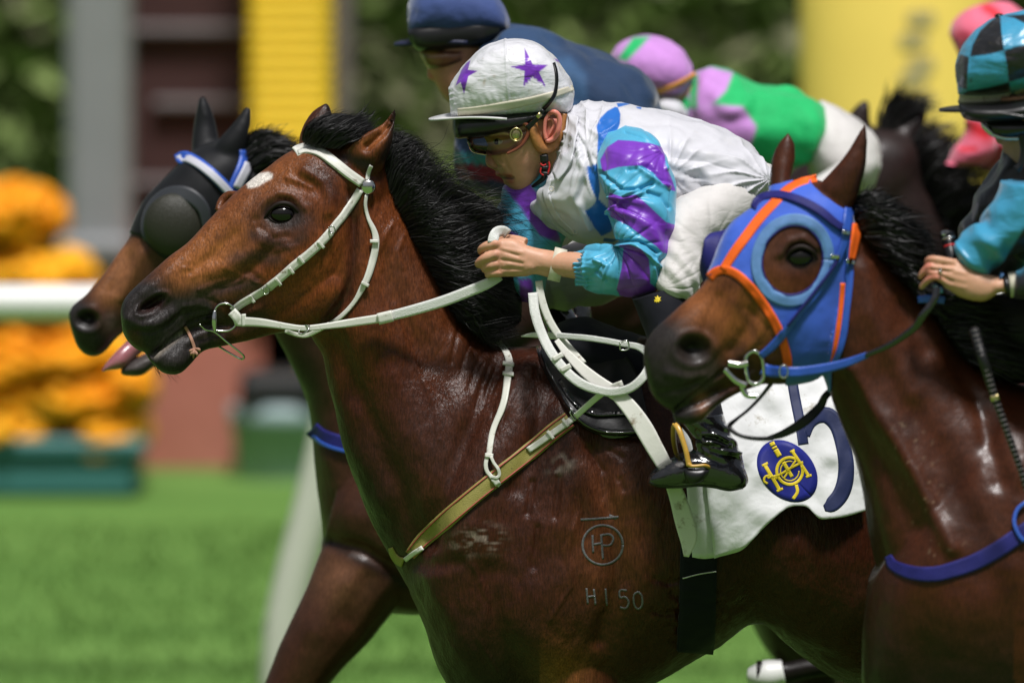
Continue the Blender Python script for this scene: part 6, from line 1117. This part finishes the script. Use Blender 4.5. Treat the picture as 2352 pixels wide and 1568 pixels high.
obj('shaft', tubeuv([(*p, wy+.05 if i == 0 else wy) for i, p in enumerate(W)], [13, 12, 11, 9, 8, 8, 7, 6], 14, 100), M['black'], wp)
obj('binding', [tubeuv([(a[0]-8, a[1]+2, wy-.006), (a[0], a[1], wy-.0115), (a[0]+8, a[1]-2, wy-.006)], [.9, 1.3, .9], 6, 8) for a in resamp(W, 12) if a[1] < 1300], M['railgrey'], wp)
strap('gold_collar', [(*p, wy-.011) for p in Z(15, [(638, 362), (644, 384)])], 20, M['brass'], wp, (), 0, .022, 4, 5, 0)
obj('teal_tie', [tubeuv([(*Z(14, [p])[0], RY-.16) for p in q], 6, 8, 20) for q in ([(560, 830), (590, 870), (650, 880)], [(560, 890), (600, 900), (655, 890)], [(560, 930), (590, 950)])], M['ring'], wp)

# ================================================================= left horse with the black hood
LY = .95
def Yl(st): return [tuple(s[:5])+(yaw((s[0]+s[2])/2, 0, .16, 900)+(s[5] if len(s) > 5 else 0),) for s in st]
lhead = ZS(7, [(346, 1165, 350, 1195, .010), (368, 1120, 364, 1262, .034), (430, 1065, 398, 1342, .048), (482, 1005, 462, 1378, .055), (535, 935, 528, 1360, .055), (592, 858, 600, 1288, .053), (650, 785, 690, 1225, .055), (688, 690, 785, 1190, .062), (735, 590, 880, 1150, .072), (810, 510, 980, 1085, .085),
               (890, 425, 1080, 990, .094), (965, 355, 1150, 870, .096), (1060, 310, 1200, 740, .092), (1160, 290, 1250, 620, .08), (1250, 310, 1300, 560, .06)])
llip = ZS(7, [(606, 1452, 612, 1474, .014), (652, 1405, 660, 1484, .034), (712, 1372, 725, 1484, .038), (765, 1350, 780, 1446, .035), (835, 1290, 855, 1400, .032), (925, 1220, 950, 1340, .034), (1020, 1110, 1060, 1260, .05)])
lneck = [(600, 330, 545, 620, .075), (700, 385, 620, 740, .086), (830, 500, 690, 880, .097), (940, 640, 712, 965, .115), (1040, 760, 722, 1060, .145), (1140, 800, 732, 1160, .17), (1250, 820, 745, 1250, .19)]
ltor = [(800, 1050, 738, 1260, .11), (870, 950, 790, 1370, .17), (1000, 850, 930, 1410, .22), (1200, 820, 1180, 1380, .25), (1500, 830, 1500, 1330, .28), (1800, 830, 1800, 1250, .28), (2050, 840, 2080, 1240, .26), (2200, 950, 2220, 1180, .15)]
lear_n = ZS(7, [(1264, 98, 1274, 100, .003, -.05), (1215, 165, 1270, 190, .014, -.05), (1165, 225, 1255, 260, .022, -.05), (1110, 285, 1240, 320, .028, -.045), (1080, 340, 1220, 380, .028, -.04)])
lear_f = ZS(7, [(1020, 62, 1034, 62, .005, .05), (1005, 130, 1070, 130, .016, .05), (988, 210, 1095, 220, .024, .05), (975, 300, 1105, 300, .028, .04), (975, 370, 1100, 360, .028, .03)])
ll = tubeuv([(900, 1220, LY-.06), (850, 1290, LY-.08), (790, 1390, LY-.09), (733, 1475, LY-.10), (680, 1565, LY-.10), (630, 1660, LY-.10), (640, 1720, LY-.10), (690, 1880, LY-.10), (710, 1940, LY-.10), (690, 1990, LY-.10), (675, 2020, LY-.1)], [120, 116, 98, 82, 66, 52, 38, 29, 36, 32, 40], 18, 100)
ll2 = tubeuv([(1060, 1240, LY+.10), (1160, 1380, LY+.12), (1180, 1520, LY+.12), (1160, 1680, LY+.12), (1200, 1900, LY+.12), (1180, 2000, LY+.12)], [110, 80, 62, 46, 30, 38], 18, 60)
lh = tubeuv([(2080, 1050, LY+.02), (2120, 1250, LY+.02), (2110, 1420, LY+.02), (2030, 1505, LY+.02), (1930, 1525, LY+.02), (1850, 1535, LY+.02), (1800, 1545, LY+.02), (1735, 1545, LY+.02)], [190, 130, 70, 42, 26, 25, 28, 34], 18, 80)
lh2 = tubeuv([(2080, 1050, LY+.25), (2150, 1300, LY+.25), (2250, 1550, LY+.25), (2240, 1800, LY+.25), (2290, 2050, LY+.25), (2250, 2130, LY+.25)], [180, 140, 60, 50, 28, 38], 18, 60)
me = remesh([loft(Yl(lhead), 70, 48, LY, 2.15, .12), loft(Yl(llip), 40, 30, LY), loft(Yl(lneck), 50, 48, LY, 2.1, -.12), loft(Yl(ltor), 50, 50, LY, 2.2), loft(Yl(lear_n), 30, 20, LY), loft(Yl(lear_f), 30, 20, LY), ll, ll2, lh, lh2], .0065, 3, .5)
S = []
LL(7, [(440+70*cos(a), 1195+55*sin(a)) for a in np.linspace(0, 2*pi, 20)], 22, .006); S.append(('b', *Z(7, [(440, 1195)])[0], 24, 17, 15, -.022)); LL(7, [(640, 880), (600, 960), (570, 1040)], 30, -.005); LL(7, [(720, 860), (660, 980), (620, 1080)], 30, .005)
S += [('l', [(745, 1240), (830, 1260), (930, 1320)], 16, -.012), ('l', [(760, 1060), (800, 1180)], 40, .01), ('l', [(780, 1340), (720, 1440)], 30, .006), ('l', [(850, 1330), (800, 1420)], 22, -.006)]
sculpt(me, S); co = getco(me); no = getno(me); setco(me, co+no*((.004*fbm(co*7+51, 3))[:, None]))
paint(me, (.046, .017, .009), [(lm(Z(7, [(640, 860), (600, 960), (560, 1050)]), 40), (.21, .085, .035)), (lambda co, uv: np.clip(line_m(uv, Z(7, [(380, 1180), (430, 1300), (500, 1370)]), 40)*1.7, 0, 1), MUZ), (bm_(*Z(7, [(445, 1195)])[0], 24, 16), (.004, .003, .003)), (lambda co, uv: .8*line_m(uv, Z(7, [(560, 1200), (600, 1260)]), 22), (.10, .07, .06)),
       (lambda co, uv: np.clip(line_m(uv, Z(7, [(640, 1450), (760, 1400)]), 24)*1.4, 0, 1), (.06, .05, .048)), (lambda co, uv: .9*blob_m(uv, 690, 900, 70, 150), (.016, .010, .008)), (lambda co, uv: .7*blob_m(uv, 780, 1330, 70, 70), (.17, .075, .04)), (lambda co, uv: .8*line_m(uv, [(745, 1240), (930, 1340)], 14), BLK),
       (lambda co, uv: (uv[:, 1] > 1440)*(uv[:, 0] > 1500)*.97, BLK)])
lr = root('racehorse', 'brown racehorse with black eye-cup hood and tongue out, farthest left', 'horse', tuple(P(1400, 2400, LY)))
H3 = obj('body', me, M['coat2'], lr)
M['tongue'] = mat('tongue', (.34, .13, .15), rough=.25, spec=.6, sss=.2, bump=[(60, .3, .002, 2, None)])
obj('tongue', loft(Yl(ZS(7, [(518, 1450, 524, 1460, .006, -.01), (545, 1408, 556, 1452, .016, -.01), (600, 1345, 628, 1440, .024, -.01), (660, 1290, 690, 1390, .024, 0), (730, 1240, 750, 1330, .02, 0)])), 40, 24, LY), M['tongue'], lr)
obj('bandage', tubeuv([(1716, 1548, LY+.02), (1738, 1550, LY+.02), (1765, 1549, LY+.02), (1800, 1543, LY+.02)], [14, 30, 36, 29], 18, 20), M['rail'], lr)
obj('mane', hair([[(a, b, LY+yaw(a, 0, .16, 900)+c) for a, b, c in q] for q in ([(560, 335, -.02), (590, 318, -.03), (620, 320, -.03), (652, 335, -.02)], [(575, 360, -.05), (610, 335, -.06), (650, 340, -.06), (700, 360, -.03)], [(600, 395, -.06), (650, 380, -.08), (720, 395, -.07), (800, 430, -.03)],
    [(660, 450, -.07), (740, 450, -.10), (820, 480, -.08), (900, 520, -.03)], [(740, 530, -.08), (820, 560, -.11), (900, 600, -.09), (980, 640, -.04)])], 1800, 10, .0018, .013, .007, seed=22), M['hair'], lr, kind='stuff')
obj('forelock', hair([[(a, b, LY-.06+c) for a, b, c in q] for q in ([(560, 345, 0), (580, 325, 0), (600, 316, 0), (615, 310, 0)], [(565, 360, 0), (595, 335, 0), (625, 325, 0), (648, 330, 0)], [(570, 380, 0), (600, 360, 0), (630, 350, 0), (655, 360, 0)])], 700, 8, .0015, .010, .004, seed=23), M['hair'], lr, kind='stuff')
obj('tail', hair([[(2200, 980, LY+.3), (2300, 1000, LY+.3), (2380, 1200, LY+.3), (2400, 1500, LY+.3)], [(2210, 1010, LY+.35), (2280, 1060, LY+.35), (2340, 1250, LY+.35), (2360, 1500, LY+.35)]], 700, 10, .002, .02, .01, seed=27), M['hair'], lr, kind='stuff')
h3 = root('hood', 'black racing hood with round mesh eye cups on the tongue-out horse', 'hood', tuple(P(470, 450, LY)))
M['hood3'] = mat('black_hood', (.006, .0065, .008), rough=.6, spec=.25, sheen=.05, bump=[(14, .4, .01, 2, None)])
hp3 = Z(7, [(640, 760), (700, 770), (790, 870), (860, 905), (960, 1000), (1080, 1060), (1240, 900), (1300, 560), (1330, 300), (1300, 40), (960, 20), (900, 350), (700, 500), (640, 640)])
HD3 = shell('cloth', H3, lambda co, uv, no: poly_m(uv, hp3, .5), .004, M['hood3'], h3)
ec3 = Z(7, [(880, 715)])[0]; y3 = cast(*ec3, [H3]); M['cupmesh'] = mat('eye_cup_mesh', (.022, .022, .014), rough=.5, spec=.4, bump=[(420, .6, .002, 1, None)]); M['cuprim'] = mat('eye_cup_rim', (.025, .028, .034), rough=.5, sheen=.1)
obj('eye_cup', ball(P(*ec3, y3+.004), (.062, .030, .066), 20, 32), M['cupmesh'], h3)
strap('eye_cup_rim', Z(7, [(760, 830), (730, 730), (765, 620), (850, 555), (950, 560), (1030, 630), (1050, 730)]), [12, 16, 20, 28, 34, 30, 18], M['cuprim'], h3, [HD3], .006, .006, 6, 6, 3)
b3 = root('bridle', 'white and blue bridle over the black hood of the left horse', 'bridle', tuple(P(520, 380, LY)))
M['bpale'] = mat('pale_band_leather', (.50, .50, .56), rough=.5); on3 = [HD3, H3]
strap('browband', Z(7, [(895, 385), (940, 368), (1000, 395), (1060, 440), (1115, 490), (1175, 555), (1220, 600)]), 25, M['bluestrap'], b3, on3, .005, .004, 6, 5)
strap('browband_centre', Z(7, [(900, 385), (940, 372), (1000, 400), (1060, 445), (1115, 495), (1175, 560), (1220, 605)]), 17, M['bpale'], b3, on3, .010, .003, 6, 5)
strap('headpiece', Z(7, [(1258, 335), (1255, 380), (1235, 440), (1205, 510), (1190, 560)]), 34, M['bluestrap'], b3, on3, .006, .004, 6, 5); strap('headpiece_centre', Z(7, [(1268, 400), (1250, 440), (1225, 490), (1205, 530)]), 20, M['bpale'], b3, on3, .012, .003, 6, 5)
s5 = root('breast_strap', 'narrow blue breast strap on the left brown horse', 'breast strap', tuple(P(750, 1005, LY)))
strap('webbing', [(716, 985), (740, 1003), (790, 1018), (850, 1025), (920, 1010)], 34, M['navystrap'], s5, [H3], .006, .004, 6, 6); strap('webbing_edge', [(716, 1000), (740, 1019), (790, 1035), (850, 1042)], 9, M['bluestrap'], s5, [H3], .011, .003, 6, 4)

# ---------------- rider in navy
NV = (.012, .034, .085); NV2 = (.030, .080, .17)
def rider(label, k, y, skull, nose_, hands, col, torso, tcol, tops, cap_, ccol, cops, brim_, m=M['cloth'], legs=True, vox=.005, hx=None):
    r = root('person', label, 'person', tuple(P(Z(k, [(torso[2][0], torso[2][1])])[0][0], 900, y)))
    A = Z(k, [(torso[2][0], torso[2][1])])[0]; hipx, hipy = Z(k, [(torso[-2][0], torso[-2][1])])[0]; hipx += 10 if k == 16 else 190; hipy += 110 if k == 16 else 0
    lg = [tubeuv([(hipx-30, hipy+60, y+s*.1), (hipx-180, hipy+140, y+s*.22), (hipx-290, hipy+230, y+s*.30), (hipx-190, hipy+430, y+s*.33), (hipx-230, hipy+600, y+s*.34)], [56, 54, 44, 36, 26], 16, 40) for s in (-1, 1)]
    core = loft(ZS(k, [(s[0]*.97+s[2]*.03, s[1]*.9+s[3]*.1, s[0]*.2+s[2]*.8, s[1]*.2+s[3]*.8, s[4]*.75) for s in torso]), 24, 32, y)
    me = remesh([loft(ZS(k, skull), 40, 36, y), loft(ZS(k, nose_), 20, 16, y), core]+(lg if legs else [])+hands, vox, 3, .5); paint(me, SK if col is None else col, [(lm(Z(k, [(nose_[1][0], nose_[1][1]), (nose_[-1][0], nose_[-1][1])]), 12), (.50, .17, .12))]); obj('body', me, M['skin'], r)
    V, F = loft(ZS(k, torso), 120, 90, y, 2.2); me = newmesh('silks', V, F); no = getno(me); setco(me, V+no*(.011*folds(V, (.6, 0, 1), 60, .9, 1.0, 3)+.008*fbm(V*9, 3))[:, None]); paint(me, tcol, tops); obj('silks', me, m, r)
    V, F = loft(ZS(k, cap_), 70, 70, y, 2.1); me = newmesh('cap_cover', V+(.002*fbm(V*24, 3))[:, None], F); paint(me, ccol, cops); obj('cap_cover', me, m, r)
    if brim_: brim('brim', k, brim_[0], brim_[1], .10, y, .008, brim_[2], r)
    if legs:
        for s in (-1, 1):
            V, F = loft([(hipx, hipy, hipx+10, hipy+120, .10, s*.06), (hipx-170, hipy+80, hipx-130, hipy+195, .10, s*.19), (hipx-300, hipy+165, hipx-260, hipy+280, .085, s*.29), (hipx-335, hipy+220, hipx-270, hipy+285, .06, s*.30)], 40, 36, y, 2.2); obj('breeches', (V, F), M['breech'], r)
            V, F = loft([(hipx-330, hipy+240, hipx-235, hipy+230, .06, s*.31), (hipx-260, hipy+400, hipx-160, hipy+390, .05, s*.33), (hipx-250, hipy+540, hipx-165, hipy+560, .045, s*.34), (hipx-330, hipy+610, hipx-150, hipy+650, .045, s*.345)], 30, 30, y); obj('boot', (V, F), M['boot'], r)
    return r
NY = 1.0
hand_nv = [tubeuv([(1150, 640, NY-.14), (1060, 560, NY-.18), (985, 490, NY-.17), (930, 410, NY-.15), (905, 350, NY-.15)], [40, 34, 26, 24, 20], 16, 50)]+[tubeuv([(930, 335+i*11, NY-.155), (905, 330+i*12, NY-.16), (890, 336+i*12, NY-.15), (900, 342+i*12, NY-.135)], [9, 9, 8, 7], 10, 20) for i in range(4)]
nr = rider('jockey in plain navy jacket and navy peaked cap behind the star cap', 16, NY,
      [(130, 150, 470, 130, .074), (118, 235, 440, 220, .074), (150, 290, 420, 280, .07), (178, 350, 390, 350, .066), (205, 400, 370, 410, .058), (235, 440, 340, 450, .045), (265, 465, 320, 470, .03)],
      [(150, 270, 200, 270, .012), (152, 310, 215, 315, .017), (152, 345, 220, 345, .022), (185, 362, 220, 365, .012), (205, 395, 250, 395, .02), (215, 410, 250, 410, .018)], hand_nv, (.47, .22, .14),
      [(430, 130, 330, 330, .09), (520, 112, 280, 480, .13), (640, 118, 270, 660, .17), (770, 165, 285, 790, .19), (900, 222, 420, 860, .20), (1020, 272, 640, 900, .195), (1110, 322, 850, 900, .18), (1160, 390, 1040, 860, .16), (1180, 480, 1150, 760, .10)], NV,
      [(pm(Z(16, [(690, 230), (780, 250), (850, 330), (860, 470), (700, 520), (660, 330)]), 8), NV2), (pm(Z(16, [(470, 120), (600, 100), (700, 140), (760, 250), (600, 300), (480, 220)]), 8), (.018, .050, .12)), (pm(Z(16, [(270, 672), (520, 690), (520, 730), (270, 722)]), 1.5), (.02, .17, .20)), (pm(Z(16, [(270, 724), (540, 735), (540, 800), (290, 790)]), 1.5), (.14, .012, .03))],
      [(62, 60, 72, 150, .03), (75, 0, 85, 165, .065), (130, -70, 140, 172, .095), (230, -110, 240, 175, .112), (340, -100, 350, 172, .110), (430, -50, 440, 165, .098), (485, 20, 490, 160, .075), (515, 85, 512, 150, .035)], (.045, .075, .22), [(lm(Z(16, [(370, 130), (520, 125)]), 8), BK)],
      ((4, 190), (330, 168), mat('navy_peak', (.012, .016, .05), rough=.6)))
V, F = loft(ZS(16, [(120, 215, 130, 245, .05), (150, 200, 160, 300, .074), (230, 195, 240, 300, .082), (300, 195, 300, 280, .080)]), 30, 36, NY, 2.5); obj('goggle_lens', (V, F), M['lens'], nr)
obj('helmet', loft(ZS(16, [(66, 120, 76, 190, .07), (120, 90, 130, 225, .092), (300, 60, 290, 218, .10), (400, 60, 390, 205, .098), (470, 80, 470, 165, .08)]), 40, 48, NY, 3.0), M['helmet'], nr)

# ---------------- rider in green and lilac, and its horse
LIL = (.52, .24, .60); GRN = (.010, .42, .12); GY = 1.9
def ghorse(label, s, du, dv, y, c, vox=.010, mane=True):
    T = lambda L: [(a[0]*s+du, a[1]*s+dv, a[2]*s+du, a[3]*s+dv)+tuple(a[4:5])+(yaw((a[0]+a[2])/2, 0),) for a in L]
    sh_ = lambda VF: VF
    def lg(VF, dy): V, F = VF; uv_ = UV(V); return V, F
    fl = forelegs(1320*s+du, 1660*s+dv, (y-.10, y+.12), s)+hindlegs(2180*s+du, 1180*s+dv, (y+.05, y+.28), s)
    me = remesh([loft(T(x), 50, 36, y, 2.1) for x in (head, jaw, neck, torso, ear_n, ear_f)]+fl, vox, 3, .5)
    paint(me, c, [(lambda co, uv: np.clip(line_m(uv, [(290*s+du, 720*s+dv), (340*s+du, 800*s+dv)], 55)*1.5, 0, 1), MUZ)])
    r = root('racehorse', label, 'horse', tuple(P(1500*s+du, 2500*s+dv, y))); obj('body', me, M['coat2'], r)
    q = [[(a*s+du, b*s+dv, y+d+yaw(a, 0)) for a, b, d in g] for g in ([(868, 372, -.01), (876, 340, -.02), (900, 318, -.01), (950, 300, 0)], [(912, 455, -.05), (945, 400, -.07), (990, 380, -.05), (1060, 390, -.01)], [(970, 570, -.06), (1030, 540, -.10), (1110, 520, -.08), (1205, 520, -.02)], [(1060, 730, -.06), (1100, 720, -.08), (1140, 720, -.06), (1190, 730, -.02)])]
    obj('mane', hair(q, 1200, 9, .002, .014, .008, seed=31), M['hair'], r, kind='stuff')
    obj('forelock', hair([[(a*s+du, b*s+dv, y-.03) for a, b in g] for g in ([(800, 330), (810, 270), (830, 235), (850, 215)], [(830, 330), (860, 280), (900, 262), (950, 262)])], 300, 8, .002, .014, .005, seed=32), M['hair'], r, kind='stuff')
    obj('tail', hair([[(2560*s+du, 1000*s+dv, y+.2), (2700*s+du, 1010*s+dv, y+.2), (2850*s+du, 1500*s+dv, y+.2)], [(2570*s+du, 1040*s+dv, y+.25), (2670*s+du, 1080*s+dv, y+.25), (2790*s+du, 1560*s+dv, y+.25)]], 300, 8, .003, .02, .01, seed=33), M['hair'], r, kind='stuff'); return r
ghorse('dark racehorse mostly hidden behind the white-silked jockey, under the lilac and green rider', .88, 850, 110, GY, (.03, .014, .009))
gr = rider('jockey in green silks with lilac sleeves and lilac cap with a green panel', 16, GY,
      [(1080, 330, 1300, 330, .07), (1120, 390, 1320, 400, .07), (1150, 430, 1315, 440, .065), (1180, 480, 1300, 500, .055), (1220, 520, 1280, 520, .03)], [(1130, 430, 1180, 430, .012), (1128, 455, 1180, 460, .016), (1150, 480, 1180, 480, .012)], [], None,
      [(1330, 330, 1250, 480, .07), (1400, 305, 1290, 560, .12), (1490, 330, 1340, 640, .16), (1600, 355, 1450, 690, .175), (1720, 368, 1580, 730, .18), (1820, 405, 1700, 740, .17), (1900, 455, 1820, 730, .16), (1930, 520, 1890, 700, .12)], GRN,
      [(pm(Z(16, [(1320, 320), (1400, 295), (1500, 320), (1470, 400), (1400, 470), (1340, 480), (1300, 430)]), 4), LIL), (pm(Z(16, [(1300, 480), (1420, 462), (1540, 470), (1605, 560), (1580, 640), (1300, 680)]), 4), LIL), (pm(Z(16, [(1310, 330), (1345, 325), (1340, 480), (1310, 470)]), 3), GRN)],
      [(958, 250, 1000, 300, .04), (990, 200, 1040, 370, .075), (1050, 168, 1100, 420, .10), (1130, 158, 1170, 440, .11), (1210, 175, 1240, 440, .108), (1280, 222, 1290, 415, .09), (1320, 290, 1318, 370, .05)], LIL, [(pm(Z(16, [(990, 260), (1060, 165), (1135, 160), (1090, 210), (1030, 270)]), 3), GRN)], None, M['cloth'], False)
capo = [o for o in gr.children if o.name.startswith('cap_cover')]
strap('cap_band', Z(16, [(1140, 405), (1180, 402), (1240, 382), (1290, 355), (1335, 325)]), 11, mat('orange_band', (.75, .33, .06), rough=.5), gr, capo, .004, .003, 6, 4)
V, F = loft(ZS(16, [(1890, 450, 1820, 700, .12), (1960, 480, 1860, 790, .16), (2060, 540, 1960, 860, .16), (2130, 610, 2060, 870, .14), (2152, 690, 2120, 820, .08)]), 60, 50, GY, 2.2); me = newmesh('breeches', V, F); no = getno(me); setco(me, V+no*(.006*folds(V, (.3, 0, 1), 70, .8))[:, None]); obj('breeches', me, M['breech'], gr)
for s in (-1, 1):
    V, F = loft(ZS(16, [(2080, 640, 2000, 880, .09, s*.1), (1900, 760, 1850, 960, .09, s*.24), (1720, 860, 1700, 1040, .08, s*.3), (1640, 940, 1680, 1060, .06, s*.3)]), 40, 36, GY); obj('breeches', (V, F), M['breech'], gr)
    V, F = loft(ZS(16, [(1660, 960, 1800, 960, .05, s*.31), (1750, 1200, 1880, 1200, .05, s*.33), (1650, 1450, 1850, 1480, .045, s*.34)]), 30, 30, GY); obj('boot', (V, F), M['boot'], gr)
V, F = loft(ZS(16, [(1150, 445, 1160, 500, .03), (1200, 425, 1200, 520, .05), (1260, 440, 1250, 540, .05), (1300, 490, 1290, 540, .03)]), 24, 24, GY-.06); me = newmesh('scarf', V, F); paint(me, WHT); obj('scarf', me, M['cloth'], gr)

# ---------------- rider in pink, and its horse
PK = (.78, .16, .25); RD = (.62, .012, .02); PYY = 2.6
ghorse('dark brown racehorse beyond the hooded horse ears, under the pink rider', .86, 1345, 20, PYY, (.020, .012, .011))
rider('jockey in pink and red silks and pink cap behind the teal cap', 13, PYY,
      [(560, 500, 1050, 450, .07), (600, 650, 1050, 620, .07), (650, 760, 1000, 760, .06), (720, 850, 950, 850, .04)], [(560, 600, 650, 600, .014), (550, 650, 660, 650, .018), (590, 690, 660, 690, .014)], [], None,
      [(820, 780, 640, 1060, .08), (1000, 700, 640, 1250, .13), (1250, 760, 620, 1430, .16), (1600, 850, 900, 1600, .18), (2000, 1000, 1500, 1700, .17), (2300, 1200, 2000, 1700, .15), (2450, 1400, 2300, 1700, .1)], PK,
      [(lm(Z(13, [(700, 1150), (800, 1250)]), 26), RD), (lm(Z(13, [(600, 1390), (720, 1385)]), 9), RD)],
      [(478, 300, 560, 480, .04), (520, 190, 600, 560, .07), (640, 90, 700, 600, .10), (820, 25, 850, 620, .112), (1000, 20, 1000, 610, .112), (1130, 80, 1120, 580, .095), (1230, 190, 1200, 500, .06)], PK, [(lm(Z(13, [(820, 70), (900, 120), (950, 200)]), 12), RD), (lm(Z(13, [(520, 330), (640, 330)]), 12), (.62, .05, .10))], None, M['cloth'], True)
V, F = loft(ZS(13, [(620, 1120, 900, 1100, .05), (600, 1230, 920, 1240, .06), (560, 1340, 900, 1400, .06), (480, 1450, 780, 1530, .055), (430, 1520, 600, 1560, .04)]), 50, 40, PYY-.2); me = newmesh('sleeve', V, F); no = getno(me); setco(me, V+no*(.006*folds(V, (.4, 0, 1), 80))[:, None]); paint(me, PK, [(lm(Z(13, [(650, 1160), (820, 1250)]), 20), RD), (lm(Z(13, [(590, 1392), (720, 1385)]), 6), RD)])
obj('sleeve', me, M['cloth'], [o for o in bpy.data.objects if o.get('label', '').startswith('jockey in pink')][0])
